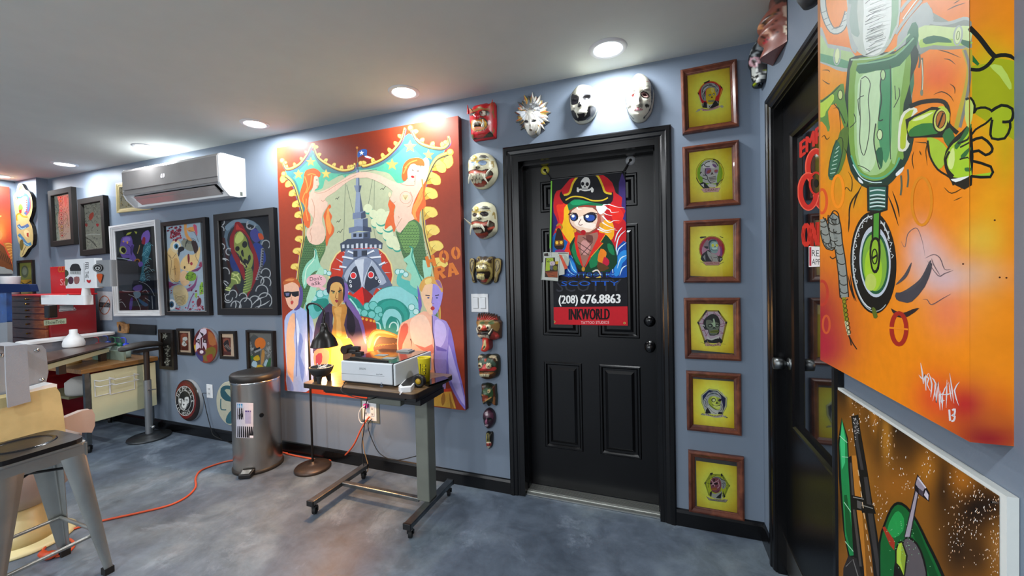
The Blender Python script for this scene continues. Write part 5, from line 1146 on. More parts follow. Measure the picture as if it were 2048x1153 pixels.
# small frame on the projecting corner
def onchase(u, v, l=0): return onY(u, v, -.087-l)
a = Art(0, 350, 4.8)
a.P('#6f7438', '170 840 300 830 310 1110 170 1110', 1).E('#4a5440', 238, 930, 36, 60).E('#6a7260', 236, 925, 22, 40).P('#a8862a', '180 1010 300 1005 305 1060 182 1070', 1).S('#3c3a24', 8, '190 1020 240 1050 296 1020', 3)
cx, cz = 0, 0
c = [(33, 522), (64, 519), (69, 585), (33, 585)]
q = [onchase(u, v, .02) for u, v in c]
t = thing('framed_picture', (sum(p.x for p in q)/4, -.087, q[2].z), 'small black framed olive portrait below the snake cutout', 'framed picture')
x0, x1, z0, z1 = q[0].x, q[1].x, q[2].z-.2, q[0].z
mb = MB()
for b in ((x0, x0+.025, z0, z1), (x1-.025, x1, z0, z1), (x0+.025, x1-.025, z0, z0+.025), (x0+.025, x1-.025, z1-.025, z1)): mb.box(b[0], b[1], -.107, -.0875, b[2], b[3])
mb.build('frame', M['black_frame'], t)
mb = MB().add([(x0+.02, -.094, z0+.02), (x1-.02, -.094, z0+.02), (x1-.02, -.094, z1-.02), (x0+.02, -.094, z1-.02)], [(0, 1, 2, 3)], lin('#8f8a5a'))
def sf(u, v, l):
    p = onY(u, v, -.0945-l); p.x = min(max(p.x, x0+.024), x1-.024); p.z = min(max(p.z, z0+.02), z1-.024); return p
a.put(mb, sf); mb.build('print', MATTEP, t)
# red canvas at the far left, on the end wall
a = Art(0, 350, 4.8)
x1 = -6.86; yr = -.13
p0 = onX(0, 374, x1); 
a.G('-260 60 118 120 158 955 -260 1000', blobs('#c23a28', [('#b01c1c', 60, 250, 120, 140, .8), ('#d8702c', 0, 500, 90, 110, .8), ('#e0a04a', 10, 560, 40, 60, .7), ('#c04a20', 80, 520, 60, 90, .5)], 0, 350, 4.8), 16, 20)
a.P('#6a3a1c', '-260 640 0 660 60 740 130 890 150 955 -260 1000', 2).P('#a8662c', '28 655 150 665 152 760 130 900 90 760', 2)
for k in range(8): a.S('#d39a4c', 7, [(50+k*10, 665+k*28), (90+k*8, 660+k*26), (145, 680+k*26)], 3)
a.P('#8a8f90', '-260 900 0 880 60 900 158 930 158 960 -260 1010', 2); a.P('#d8a05a', '-40 400 12 390 14 400 -40 420', 1).P('#c98a4a', '-60 530 10 540 22 590 -10 640 -60 640', 2)
for k in range(8): a.S('#3a2414', 6, [(-40+k*22, 700+k*16), (-10+k*20, 800+k*12)], 2)
qa = [onX(u, v, x1+.03) for u, v in ((23, 375), (33, 548))]
yb = -.09-.05; ya = yb-1.3; zt_, zb_ = qa[0].z, qa[1].z
t = thing('painted_canvas', (XL, (ya+yb)/2, zb_), 'red and orange canvas on the far end wall at the left edge', 'painting')
MB().box(XL+.001, XL+.034, ya, yb, zb_, zt_).build('stretcher', M['black'], t)
def sr(u, v, l):
    p = onX(u, v, XL+.0345+l); p.y = min(max(p.y, ya), yb); p.z = min(max(p.z, zb_), zt_); return p
mb = MB(); a.put(mb, sr); mb.build('painting', PAINT, t)
# snake cutout on the projecting corner
a = Art(0, 350, 4.8)
OUT = '195 82 215 95 240 140 280 165 305 220 312 310 300 380 280 440 305 490 318 570 312 670 270 710 240 760 208 792 190 770 200 700 175 640 160 560 155 470 150 400 140 330 130 260 130 200 160 160 170 100'
a.P('#bfb27a', OUT, 2).P('#b9942e', '200 90 216 110 224 150 190 150 176 140', 2).P('#c9504a', '185 150 210 130 212 160 190 175', 2)
a.S('#1c6a98', 34, '160 205 190 212 230 190 262 215 276 280 268 340 240 380', 4).S('#7fc0d8', 10, '160 200 190 205 230 184', 4).S('#a83a5a', 8, '285 215 292 290 280 350 250 390', 4).P('#e8dfc0', '230 220 260 215 262 300 240 350 225 300', 2)
for k in range(6): a.P('#b8303a', [(262, 235+k*22), (242, 245+k*22), (262, 255+k*22)], 1)
a.P('#5a9a3a', '180 300 200 280 220 320 200 350 180 340', 2).P('#c9302a', '180 340 210 330 205 370 185 365', 1).S('#c9781c', 16, '165 440 162 390 190 375 220 400 265 405', 4).S('#e8b83a', 6, '168 436 166 392 190 380 220 402 262 404', 4)
a.E('#1c2a20', 160, 225, 14, 12).E('#d8d48a', 158, 225, 7)
a.S('#2a6a9a', 32, '175 480 200 510 240 500 275 480', 4).S('#2a7aa4', 30, '180 570 220 620 260 670 300 660', 4).S('#8fc8d4', 8, '175 490 210 520 250 505', 4).S('#8fc8d4', 8, '190 600 230 650 280 680', 4).P('#d9cf9a', '230 540 260 530 285 560 270 600 240 590', 2).P('#a8342c', '255 560 275 555 275 600 258 590', 1).P('#5a5a2c', '190 640 215 620 228 670 210 730 192 700', 2).S('#3a3020', 5, '215 770 232 720 250 690', 2)
mb = MB(); pp = a.L[0][0][0]; f = [onY(u, v, -.115) for u, v in pp]
mb.add([(p.x, -.115, p.z) for p in f]+[(p.x, -.0875, p.z) for p in f], [(i, (i+1) % len(f), len(f)+(i+1) % len(f), len(f)+i) for i in range(len(f))], lin('#15120f'))
mb.add([(p.x, -.0875, p.z) for p in f], [tuple(range(len(f)))], lin('#15120f'))
a.put(mb, lambda u, v, l: onY(u, v, -.115-l)); o = mb.build('snake_cutout', PAINT, None, loc=(f[0].x, -.087, 1.6)); tag(o, 'colourful cut-out of a coiled blue snake on the projecting wall corner', 'wall decoration')

# ---------- round plates
def plate(cx, cy, edge, art, label, depth, col, rx, rz, rim):
    """disc of real roundness: centre pixel, radii in metres"""
    c = onY(cx, cy, -depth); t = thing('round_sign', (c.x, 0, c.z), label, 'wall sign')
    mb = MB(); n = 64
    pts = [(c.x+rx*math.cos(2*PI*k/n), c.z+rz*math.sin(2*PI*k/n)) for k in range(n)]
    mb.prism(pts, -depth+.004, -.001, 'y', smooth=True); mb.build('disc', rim, t)
    mb = MB().add([(x, -depth, z) for x, z in [(c.x+rx*.975*math.cos(2*PI*k/n), c.z+rz*.975*math.sin(2*PI*k/n)) for k in range(n)]]+[(x, -depth+.004, z) for x, z in pts], [tuple(range(n))]+[(k, (k+1) % n, n+(k+1) % n, n+k) for k in range(n)], lin(col))
    def sf(u, v, l):
        p = onY(u, v, -depth-.0003-l); dx, dz = (p.x-c.x)/(rx*.97), (p.z-c.z)/(rz*.97); r = math.hypot(dx, dz)
        if r > 1: p.x = c.x+dx/r*rx*.97; p.z = c.z+dz/r*rz*.97
        return p
    art.put(mb, sf); mb.build('painted_face', GLOSSP, t); return t, c
def metric(cx, y0, y1, depth):
    a_, b_ = onY(cx, y0, -depth), onY(cx, y1, -depth); return (a_.z-b_.z)/2
def wid(x0, x1, y, depth): return (onY(x1, y, -depth).x-onY(x0, y, -depth).x)/2
# round bar sign
a = Art(310, 640, 5.24)
a.E('#5a1512', 320, 845, 128, 208, -3).E('#15120f', 318, 855, 128, 196, -3).E('#6a1a14', 316, 850, 116, 190, -3).E('#1a1614', 312, 850, 100, 160, -3).R('#c9c9c6', 5, 312, 852, 97, 156, -3).R('#b9b9b6', 4, 312, 850, 66, 106, -3)
a.TARC('#d6d6d2', 'HEMLOCK', 312, 852, 66, 108, 195, 375, 44).TARC('#d6d6d2', 'LAS VEGAS', 312, 852, 95, 152, 165, 50, 36)
a.E('#8a8a86', 300, 860, 52, 84).E('#1a1a1a', 300, 805, 44, 40).P('#d0d0cc', '250 830 290 830 300 870 270 880 250 860', 2).P('#d0d0cc', '310 820 350 810 356 870 320 880', 2).P('#e0e0dc', '300 860 330 870 330 910 300 930 280 900', 2).P('#1a1a1a', '290 880 312 885 300 905', 1)
for t in ('262 920 300 950 330 900', '268 790 300 770 340 790', '290 800 330 790', '260 850 280 850', '320 840 345 842', '280 830 270 900', '340 880 330 940'): a.S('#d0d0cc' if '262' in t else '#1a1a1a', 7, t, 3)
plate(374, 802, None, a, 'round black and red bar sign with white lettering low on the wall', .03, '#15100f', wid(346, 395, 802, .03), metric(372, 761, 843, .03), mat('sign_rim', '#b5b8ba', .35, .3))
# painted oval plate with a face
a = Art(310, 640, 5.24)
a.P('#7a2c1a', '520 85 640 110 660 250 640 400 530 465 420 380 400 250 440 120', 2).P('#4a1420', '430 130 490 90 540 110 550 260 500 330 430 300', 2).P('#9a5a2a', '560 120 640 170 640 260 570 260', 2).P('#6a5a1a', '500 340 600 280 640 330 600 420 520 430', 2).P('#8a2420', '540 380 600 360 600 420 560 440', 2).P('#2a2a6a', '420 350 470 330 500 380 500 440 450 420', 2).P('#b9a01c', '410 270 440 260 430 330 415 310', 2)
a.P('#c3b6c4', '480 95 530 90 540 140 500 170 470 200 440 220 430 200 460 150', 2).P('#c3b6c4', '430 240 460 250 470 290 440 310 426 340', 2).P('#c3b6c4', '505 240 540 250 536 320 520 290 506 270', 2).E('#1c1214', 455, 222, 20, 20).E('#b9a8a8', 453, 224, 9).E('#1c1214', 522, 222, 19, 20).E('#c0b0b0', 522, 224, 8).E('#4a1a3a', 488, 345, 44, 32).E('#d8ccd0', 488, 338, 20, 18).P('#1c1418', '460 120 510 150 500 180 480 150', 1)
for t in ('470 180 476 300', '500 190 496 300'): a.S('#d0c4cc', 7, t, 2)
plate(410, 692, None, a, 'painted plate of a shouting face dripping white paint, between two small frames', .03, '#6a2818', wid(386, 433, 692, .03), metric(409, 657, 728, .03), mat('plate_rim', '#a9adb2', .2, .6))
# plate behind the bin
a = Art(310, 640, 5.24)
a.E('#b9b6a0', 770, 870, 130, 210).P('#24505a', '690 720 740 690 800 700 860 760 860 900 790 860 740 850 690 800', 2).P('#a3a890', '730 740 780 730 830 800 800 820', 2).P('#2f5f6a', '770 980 820 940 860 1000 820 1080 760 1090 740 1050', 2); a.S('#2f5f6a', 12, '690 830 690 930 720 945 746 944', 3)
plate(459, 808, None, a, 'round cream plate with a blue-green portrait, half hidden by the steel bin', .03, '#b9b6a0', wid(432, 486, 808, .03), metric(459, 764, 851, .03), mat('cream_rim', '#c5c2b0', .4))
# ------------------------------------------------------------------ carved masks
def resample(P, n):
    P = P+[P[0]]; L_ = [0]
    for i in range(1, len(P)): L_.append(L_[-1]+math.hypot(P[i][0]-P[i-1][0], P[i][1]-P[i-1][1]))
    out = []; j = 0
    for k in range(n):
        d = L_[-1]*k/n
        while L_[j+1] < d: j += 1
        f = (d-L_[j])/((L_[j+1]-L_[j]) or 1); out.append((P[j][0]+(P[j+1][0]-P[j][0])*f, P[j][1]+(P[j+1][1]-P[j][1])*f))
    return out
def fastcol(art):
    it = []
    for polys, c in art.L:
        for p in polys:
            xs = [q[0] for q in p]; ys = [q[1] for q in p]; it.append((min(xs), max(xs), min(ys), max(ys), p, c))
    it.reverse()
    def f(x, y, d):
        for a_, b_, c_, e_, p, c in it:
            if a_ <= x <= b_ and c_ <= y <= e_ and inside(p, x, y): return c(x, y) if callable(c) else c
        return d
    return f
def carve(name, art, outline, depth, base, col, bumps, parent, mat_=None, rings=30, n=120, sm=3, y0=0.0, power=2.4, cen=None, extra=None):
    """a hollow dome with features raised from it; hung on the back wall"""
    P = art.pts(outline)
    if sm > 1: P = [(q.x, q.y) for q in catmull([(x, y, 0) for x, y in P], sm)]
    P = resample(P, n)
    B = [(art.vx+cx/art.vk, art.vy+cy/art.vk, rx/art.vk, ry/art.vk, h) for cx, cy, rx, ry, h in bumps]
    if cen: ox, oy = art.pts([cen])[0]
    else: ox = sum(p[0] for p in P)/n; oy = sum(p[1] for p in P)/n
    cf = fastcol(art); mb = MB(); vs = []; cols = []; dcol = lin(col)
    for k in range(rings+1):
        r = k/rings; r = 1-(1-r)**1.25
        for i in range(n):
            u, v = ox+(P[i][0]-ox)*r, oy+(P[i][1]-oy)*r
            p = onY(u, v, y0-base-depth*.5); dome = depth*max(0, 1-r**power)**.6
            fade = min(1, (1-r)*8)
            h = 0
            for _ in range(3):
                q = Vector((p.x, y0-base-dome-h, p.z)); a_, b_ = proj(q); h = 0
                for cx, cy, rx, ry, hh in B:
                    e = ((a_-cx)/rx)**2+((b_-cy)/ry)**2
                    if e < 6: h += hh*math.exp(-e)
                h *= fade
            q = Vector((p.x, min(y0-base*.9, y0-base-dome-h), p.z)); a_, b_ = proj(q)
            vs.append(q); cols.append(cf(a_, b_, dcol))
            if k == 0: break
    b0 = 0; mb.v = vs
    for i in range(n):
        j = (i+1) % n; mb.f.append([0, 1+i, 1+j]); mb.c.append([cols[0], cols[1+i], cols[1+j]]); mb.sm.append(True)
    for k in range(1, rings):
        s0, s1 = 1+(k-1)*n, 1+k*n
        for i in range(n):
            j = (i+1) % n; f = [s0+i, s1+i, s1+j, s0+j]; mb.f.append(f); mb.c.append([cols[q] for q in f]); mb.sm.append(True)
    # rim back to the wall
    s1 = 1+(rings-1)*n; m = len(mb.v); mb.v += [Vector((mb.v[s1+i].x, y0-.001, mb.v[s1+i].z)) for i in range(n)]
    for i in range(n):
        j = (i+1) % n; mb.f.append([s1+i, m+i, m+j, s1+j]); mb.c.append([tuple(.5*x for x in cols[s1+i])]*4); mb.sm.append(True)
    if extra: extra(mb)
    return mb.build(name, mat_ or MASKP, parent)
MG_ = 'carved masks on the back wall around the black door'
def mask_thing(cx, cy, label, grp=MG_):
    c = onY(cx, cy, 0); return thing('carved_mask', (c.x, 0, c.z), label, 'mask', grp)
def horn(art, col, pts3, r, parent, name='tusk', y0=0):
    """pts3: (view x, view y, distance from the wall)"""
    q = []
    for x, y, d in pts3:
        u, v = art.pts([(x, y)])[0]; q.append(onY(u, v, y0-d))
    MB().tube(q, [r*(1-.85*i/(len(q)*3-3)) for i in range(len(q)*3-2)] if False else [r*(1-.8*i/(len(q)-1)) for i in range(len(q))], 10, lin(col)).build(name, MASKP, parent)

# red demon
a = Art(925, 170, 9.61)
a.P('#b3161c', '90 400 600 300 600 1000 100 1000', 1).P('#7a5a2a', '520 320 600 330 610 900 560 900 545 600 520 480', 2).P('#b9301c', '520 330 575 290 590 480 530 520', 2)
a.P('#c98a5a', '110 400 210 372 330 345 440 315 540 345 530 420 420 400 340 410 250 440 150 480 120 470', 3).P('#c01a20', '190 440 230 385 320 362 440 330 530 355 525 400 430 430 380 420 340 400 300 440 210 455', 3)
a.P('#8a6a3a', '150 490 250 470 330 400 400 450 510 450 520 490 420 480 320 490 180 520 150 540', 2).P('#b3161c', '300 480 520 500 600 620 590 900 480 900 520 760 440 620 380 620', 2)
a.E('#3a2a1c', 395, 545, 75, 62).E('#d8cbb8', 395, 545, 58, 50).E('#5a1414', 350, 535, 38, 38).E('#140a0a', 346, 535, 20, 22).P('#3a3a2c', '440 490 500 500 520 560 480 600 450 560', 2).P('#c9b89a', '180 555 240 530 240 580 190 590', 2).E('#2a1010', 190, 570, 22, 26).P('#3a3226', '140 560 190 530 300 510 230 545 160 600', 2)
a.P('#8e0f18', '200 680 230 560 260 540 310 580 360 620 380 650 340 660 260 650', 2).P('#d0182a', '240 580 290 570 330 620 300 650 250 640', 2)
a.P('#4a3a2a', '330 640 400 620 500 720 470 800 400 860 180 850 150 760 200 680 300 660', 2).P('#c9823a', '170 700 220 680 330 670 400 660 470 740 440 820 360 880 240 890 170 830', 2).P('#e0b03a', '430 700 470 740 430 810 400 800', 2).P('#140a0a', '200 800 230 760 300 745 380 770 395 800 300 800 230 808', 2)
a.P('#e0dcc8', '185 760 200 710 250 695 330 700 370 720 395 780 370 780 340 740 250 750 215 800 195 810', 2)
for x in (245, 290, 330): a.S('#6a4a3a', 5, [(x, 695), (x+3, 745)], 1)
a.P('#c97a6a', '230 830 280 808 340 815 390 800 360 840 260 850', 2).P('#b3161c', '215 920 300 900 400 890 480 850 520 870 470 990 380 1020 260 1025 220 980', 2).P('#d82a38', '225 930 280 920 290 980 250 1000', 2).S('#2a2a1c', 8, '210 900 300 880 420 860 500 780', 4).S('#c9b08a', 6, '200 880 300 895 440 850 520 760', 4)
a.P('#24241c', '480 930 560 880 600 990 470 1020 180 1060 180 1030 400 1010', 1).P('#6a6a4a', '120 940 200 960 220 1030 150 1030', 2).P('#d8a3a8', '490 690 530 680 545 730 510 770 485 740', 2).S('#2a1a14', 6, '100 400 130 540 150 600', 2)
t = mask_thing(962, 245, 'red snarling demon mask, top left mask beside the mural')
carve('face', a, '95 400 130 440 200 375 330 345 440 312 545 350 575 290 600 340 610 700 600 990 470 1010 180 1055 140 1000 130 850 110 700 95 560', .075, .012, '#b3161c', [(395, 545, 60, 50, .022), (205, 570, 40, 40, .01), (265, 610, 70, 70, .034), (300, 720, 120, 40, .02), (300, 780, 70, 26, -.018), (330, 950, 130, 60, .018), (340, 400, 130, 40, .012)], t, sm=1)
horn(a, '#e0dcc8', [(385, 790, .09), (400, 730, .11), (385, 660, .12)], .009, t); horn(a, '#b3161c', [(110, 560, .02), (105, 470, .03), (97, 385, .03)], .009, t, 'horn'); horn(a, '#b8452a', [(545, 500, .03), (560, 380, .03), (577, 282, .03)], .010, t, 'horn')
# sunburst mask
a = Art(925, 170, 9.61)
t = mask_thing(1064, 225, 'silver and white sunburst mask with gilt spikes above the black door')
import itertools
cx, cy = 1330, 560; random.seed(2); O = []; ns = 26
for k in range(ns):
    th0 = 2*PI*k/ns-PI/2
    R1, R2 = (1.0 if k % 2 == 0 else .86), .74
    O.append((cx+360*R1*math.cos(th0), cy+(450 if math.sin(th0) < 0 else 390)*R1*math.sin(th0))); th1 = th0+PI/ns
    O.append((cx+360*R2*math.cos(th1), cy+(450 if math.sin(th1) < 0 else 390)*R2*math.sin(th1)))
for k in range(ns):
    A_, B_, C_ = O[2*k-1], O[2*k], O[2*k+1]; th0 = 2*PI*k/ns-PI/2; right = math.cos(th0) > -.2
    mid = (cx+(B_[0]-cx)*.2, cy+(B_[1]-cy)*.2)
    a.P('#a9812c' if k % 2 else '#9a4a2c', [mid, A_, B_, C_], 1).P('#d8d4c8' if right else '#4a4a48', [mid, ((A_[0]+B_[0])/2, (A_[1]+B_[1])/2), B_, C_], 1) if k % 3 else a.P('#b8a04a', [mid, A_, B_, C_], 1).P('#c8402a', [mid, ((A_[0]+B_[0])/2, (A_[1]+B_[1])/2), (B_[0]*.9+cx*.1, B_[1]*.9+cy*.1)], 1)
for x0, y0, x1, y1 in ((1330, 110, 1370, 300), (1460, 130, 1460, 240), (1570, 180, 1460, 390), (1690, 390, 1480, 520), (1690, 600, 1490, 690), (1610, 790, 1470, 760), (1100, 250, 1220, 330), (1050, 390, 1150, 470)): a.S('#e8e6de', 17, [(x0, y0), (x1, y1)], 1, 0)
a.P('#77797a', '1180 480 1140 400 1200 430 1180 300 1240 380 1260 260 1320 350 1330 150 1360 330 1420 280 1430 380 1520 250 1450 420 1560 420 1480 510 1400 480 1300 440', 1)
for k in range(70):
    x, y = random.uniform(1150, 1500), random.uniform(300, 620); a.R(random.choice(['#d8dada', '#2e3032', '#e8eaea', '#4a4c4e']), 6, x, y, random.uniform(8, 22), random.uniform(8, 20), 0, random.random()*360, random.random()*200+360, 7)
a.P('#dfe6ea', '1000 490 1060 480 1130 510 1200 500 1210 600 1190 700 1100 560 1010 510', 2).P('#e4eaee', '1370 520 1440 500 1500 560 1450 640 1560 680 1480 740 1420 640', 2)
a.P('#d2cfc4', '1190 680 1215 560 1250 490 1330 490 1390 560 1430 640 1460 720 1450 820 1400 900 1310 945 1240 920 1200 840 1185 760', 2).P('#b5b2a8', '1390 560 1430 640 1460 720 1450 820 1400 900 1350 930 1390 800 1400 700', 2)
a.E('#0c0c0c', 1226, 704, 40, 27, 6).E('#0c0c0c', 1372, 690, 50, 24, -12).P('#9a968c', '1280 780 1300 720 1320 790 1300 800', 2).P('#5a4a3a', '1275 855 1310 840 1340 860 1310 890', 2).S('#3a3c3e', 7, '1330 540 1380 600 1370 650', 3).S('#3a3c3e', 6, '1450 760 1440 850 1380 920', 3).S('#55575a', 6, '1190 780 1210 860 1250 920', 3)
rr = carve('sun_rays', a, O, .03, .012, '#8a8a86', [(1320, 560, 160, 200, .03)], t, sm=1, n=208, rings=26, power=1.5, cen=(cx, cy))
carve('face', a, '1190 680 1215 560 1250 490 1330 485 1395 560 1440 650 1462 730 1450 820 1400 900 1310 948 1240 922 1200 840 1185 760', .05, .045, '#d2cfc4', [(1298, 760, 22, 60, .014), (1226, 704, 40, 26, -.012), (1372, 690, 50, 24, -.012), (1308, 862, 34, 20, .006), (1290, 560, 70, 60, .006)], t, rings=26, n=90)
# black and cream skull
a = Art(1120, 130, 8.87)
a.P('#d2d0bc', '170 500 300 330 440 310 560 350 650 500 655 650 620 800 500 960 350 1000 250 960 190 850 165 700', 2).P('#1a1a1c', '190 820 240 800 280 860 320 930 440 900 500 740 560 740 600 760 640 740 620 850 560 930 440 990 320 1000 240 950', 2).P('#77797c', '540 740 640 740 625 850 560 930 480 980 470 960 540 900', 2)
a.P('#17161a', '190 600 210 520 240 515 330 560 335 600 320 680 250 710 200 700', 2).P('#6a6a6c', '375 560 440 500 500 520 510 470 560 520 575 620 530 670 460 670 400 620', 2).P('#141214', '400 580 440 540 530 530 545 560 520 600 440 625 405 610', 2).P('#b9b9b4', '445 640 540 600 560 560 550 640 500 670', 2)
a.P('#1e1e20', '310 740 330 670 352 640 372 680 388 730 360 745 340 760', 2).P('#17161a', '300 870 340 855 440 850 430 930 340 940', 2).P('#e0dece', '300 860 310 830 360 805 400 820 440 820 438 850 380 860', 2).P('#e0dece', '430 915 445 900 480 810 490 820 450 910', 1).P('#e0dece', '285 870 300 870 325 930 310 935', 1).P('#8e8c7c', '200 500 300 350 290 480 260 520', 3)
for t_ in ('300 390 340 375 365 400', '440 330 500 345', '300 480 350 470 340 510', '200 740 240 740 250 790', '510 690 560 700', '590 450 620 520'): a.S('#6f6e64', 6, t_, 3)
t = mask_thing(1166, 205, 'cream and black skull mask above the middle of the black door')
carve('face', a, '170 500 300 330 440 310 560 350 650 500 655 650 620 820 500 960 350 1005 250 960 190 850 165 700', .085, .012, '#d2d0bc', [(350, 700, 40, 60, .018), (265, 610, 60, 60, -.02), (480, 590, 70, 60, -.02), (370, 840, 90, 40, .014), (380, 920, 110, 40, .008), (560, 700, 50, 40, .01), (220, 760, 30, 40, .01)], t)
# sad cream mask
a = Art(1120, 130, 8.87)
a.P('#2c2e33', '1150 500 1240 250 1330 120 1400 95 1500 130 1600 220 1660 400 1650 600 1600 800 1500 950 1300 960 1160 800', 1).P('#d0cfbe', '1180 520 1200 350 1260 220 1360 150 1440 150 1540 200 1610 330 1610 500 1620 640 1590 780 1500 920 1380 970 1280 930 1200 800 1175 660', 2)
a.P('#6e6a5e', '1385 400 1430 375 1470 390 1475 440 1410 500 1400 560 1430 640 1400 630 1388 560', 2).P('#a3a092', '1490 420 1560 350 1600 400 1590 470 1520 450', 2).P('#b3b0a0', '1250 440 1330 405 1330 430 1270 470', 2)
a.E('#77756a', 1280, 560, 62, 76, 28).E('#d0cfbe', 1282, 556, 50, 60, 28).E('#5a1c1c', 1290, 545, 22, 48, 34).E('#24221f', 1508, 534, 88, 60, 30).E('#d8b0a8', 1504, 532, 66, 34, 26).E('#3a1416', 1500, 530, 42, 26, 20)
a.P('#8f8c80', '1320 700 1380 690 1430 680 1470 700 1460 770 1400 740 1340 715', 2).S('#3c3a34', 9, '1420 570 1400 620 1430 650', 3).S('#8e1c30', 9, '1320 815 1360 765 1410 770 1470 795', 3).P('#c98a94', '1330 815 1370 775 1410 782 1465 798 1420 820 1380 808', 2)
a.P('#17181a', '1510 700 1550 685 1585 720 1560 760 1515 745', 2).P('#6a675c', '1190 775 1230 720 1260 720 1255 765', 2)
for t_ in ('1200 360 1230 300 1270 270', '1220 310 1250 330', '1520 260 1550 230 1580 270 1600 310', '1530 290 1580 300', '1310 290 1380 265 1440 275', '1330 310 1360 320', '1420 310 1450 320', '1190 340 1210 360'): a.S('#b0524c', 7, t_, 2)
for x, y in ((1310, 640), (1210, 680), (1470, 620), (1500, 640), (1540, 620), (1400, 870), (1440, 850), (1365, 840), (1580, 640)): a.S('#9a6a54', 5, [(x, y), (x+8, y+14)], 1)
t = mask_thing(1279, 190, 'long sad cream mask with dark hood above the right end of the black door')
carve('face', a, '1155 520 1180 350 1240 240 1330 125 1400 97 1500 130 1600 230 1665 400 1665 560 1630 760 1560 880 1490 950 1380 975 1280 930 1195 790 1160 640', .085, .012, '#d0cfbe', [(1400, 620, 36, 110, .022), (1400, 710, 60, 30, .012), (1285, 550, 56, 60, -.014), (1505, 535, 80, 56, -.014), (1400, 790, 70, 24, .008), (1400, 880, 80, 40, .01), (1300, 440, 60, 24, .008), (1520, 430, 60, 24, .008)], t)

# two cream fanged masks
def fanged(oy, closed, lab, cxy, eyec, smoke):
    a = Art(915, 295, 6.07); y = oy
    O_ = '105 180 130 110 190 62 280 45 360 62 420 120 450 220 458 310 420 400 350 470 270 495 210 485 160 440 120 350 108 260' if closed else '150 860 150 760 175 700 230 665 300 650 370 665 420 710 440 790 448 880 450 1000 410 1060 330 1100 250 1105 200 1060 170 990 150 930'
    d = 0 if closed else 0
    dx, dy = (0, 0) if closed else (20, 622)
    def q(t_): v = [float(z) for z in t_.split()]; return [(v[i]+dx, v[i+1]+dy) for i in range(0, len(v), 2)]
    a.P('#cbc7a8', '90 40 470 40 470 1120 90 1120', 1)
    a.P('#9a8448', q('105 170 130 165 135 240 110 260'), 2).P('#9a8448', q('405 170 440 170 445 240 430 250 425 200 405 210'), 2)
    a.P('#55544e', q('110 150 135 128 170 130 165 148 130 152'), 2).P('#55544e', q('255 120 290 92 340 95 380 128 340 130 300 125'), 2).P('#b39a50', q('165 150 250 155 370 140 390 170 360 150 260 165 240 190 160 165'), 2)
    a.E('#c6a94a', *q('208 125')[0], 26, 30).E('#d9c270', *q('204 118')[0], 14, 16)
    a.E(eyec, *q('190 198')[0], 30, 24).E(eyec, *q('303 188')[0], 50, 28); a.R('#3c3c3c', 5, *q('303 188')[0], 52, 30)
    a.P('#cfcbaa', q('195 240 220 195 250 190 275 215 270 240'), 2).E('#2a2622', *q('245 245')[0], 26, 16).E('#b9b592', *q('244 240')[0], 12, 9)
    a.P('#3a241c', q('130 300 150 280 220 262 290 280 350 260 385 270 430 300 430 340 400 400 370 420 330 470 250 480 190 440 140 330'), 2).P('#a5472f', q('140 310 160 285 230 275 300 290 350 280 340 320 240 310 160 330'), 2).P('#c9867c', q('160 320 240 298 330 310 330 330 200 330'), 2).P('#8a3424', q('180 400 260 430 340 400 350 440 300 480 220 475'), 2).P('#b9523c', q('345 360 420 340 425 355 350 385'), 2)
    if closed:
        for i, x in enumerate((168, 205, 245, 288)): a.P('#cfcab0', [(x-18, 322), (x+18, 316), (x+20, 382), (x-16, 384)], 2); a.R('#5a5848', 3, x+1, 350, 20, 34)
        for i, x in enumerate((200, 238, 275)): a.P('#b5b198', [(x-18, 388), (x+16, 386), (x+14, 432), (x-14, 436)], 2); a.R('#5a5848', 3, x, 410, 18, 24)
    else:
        a.P('#cfcab0', q('155 330 180 305 230 300 262 320 268 355 230 345 180 352'), 2).P('#120c0a', q('180 355 265 350 262 385 185 388'), 2).P('#a09c88', q('182 380 270 376 262 415 200 418'), 2)
    a.P('#4a4438', q('355 300 380 290 410 300 415 330 380 345 350 350'), 2)
    random.seed(oy)
    for k in range(14): a.E('#a8a58a', *q('%f %f' % (random.uniform(120, 420), random.uniform(60, 120)))[0], 4)
    t = mask_thing(cxy[0], cxy[1], lab)
    g = lambda x, y_, rx, ry, h: (x+dx, y_+dy, rx, ry, h)
    carve('face', a, O_, .085, .012, '#cbc7a8', [g(235, 225, 50, 36, .03), g(190, 198, 30, 24, -.01), g(303, 188, 50, 28, -.012), g(208, 125, 28, 26, .012), g(320, 110, 60, 18, .012), g(240, 340, 90, 60, .026), g(250, 450, 80, 30, .012), g(380, 320, 30, 40, -.012), g(130, 140, 30, 14, .008)], t)
    horn(a, '#d8d4bc', [(*q('345 345')[0], .09), (*q('375 290')[0], .12), (*q('435 242')[0], .10)] if closed else [(*q('340 340')[0], .07), (*q('352 300')[0], .10), (*q('360 262')[0], .1)], .009, t)
    horn(a, '#d8d4bc', [(*q('315 330')[0], .125), (*q('330 380')[0], .13), (*q('370 435')[0], .12)] if closed else [(*q('265 325')[0], .125), (*q('300 370')[0], .13), (*q('305 400')[0], .125)], .0095, t)
    horn(a, '#d8d4bc', [(*q('160 330')[0], .12), (*q('140 380')[0], .13), (*q('135 440')[0], .12)], .009, t)
    if smoke: horn(a, '#d8d4bc', [(165, 940, .09), (120, 900, .13), (82, 864, .16)], .007, t)
fanged(0, True, 'cream mask with big clenched teeth and curved fangs, below the red demon mask', (961, 340), '#7f94ae', False)
fanged(620, False, 'cream fanged mask with dark round eye holes and open mouth, second cream mask down', (961, 437), '#1c100c', True)

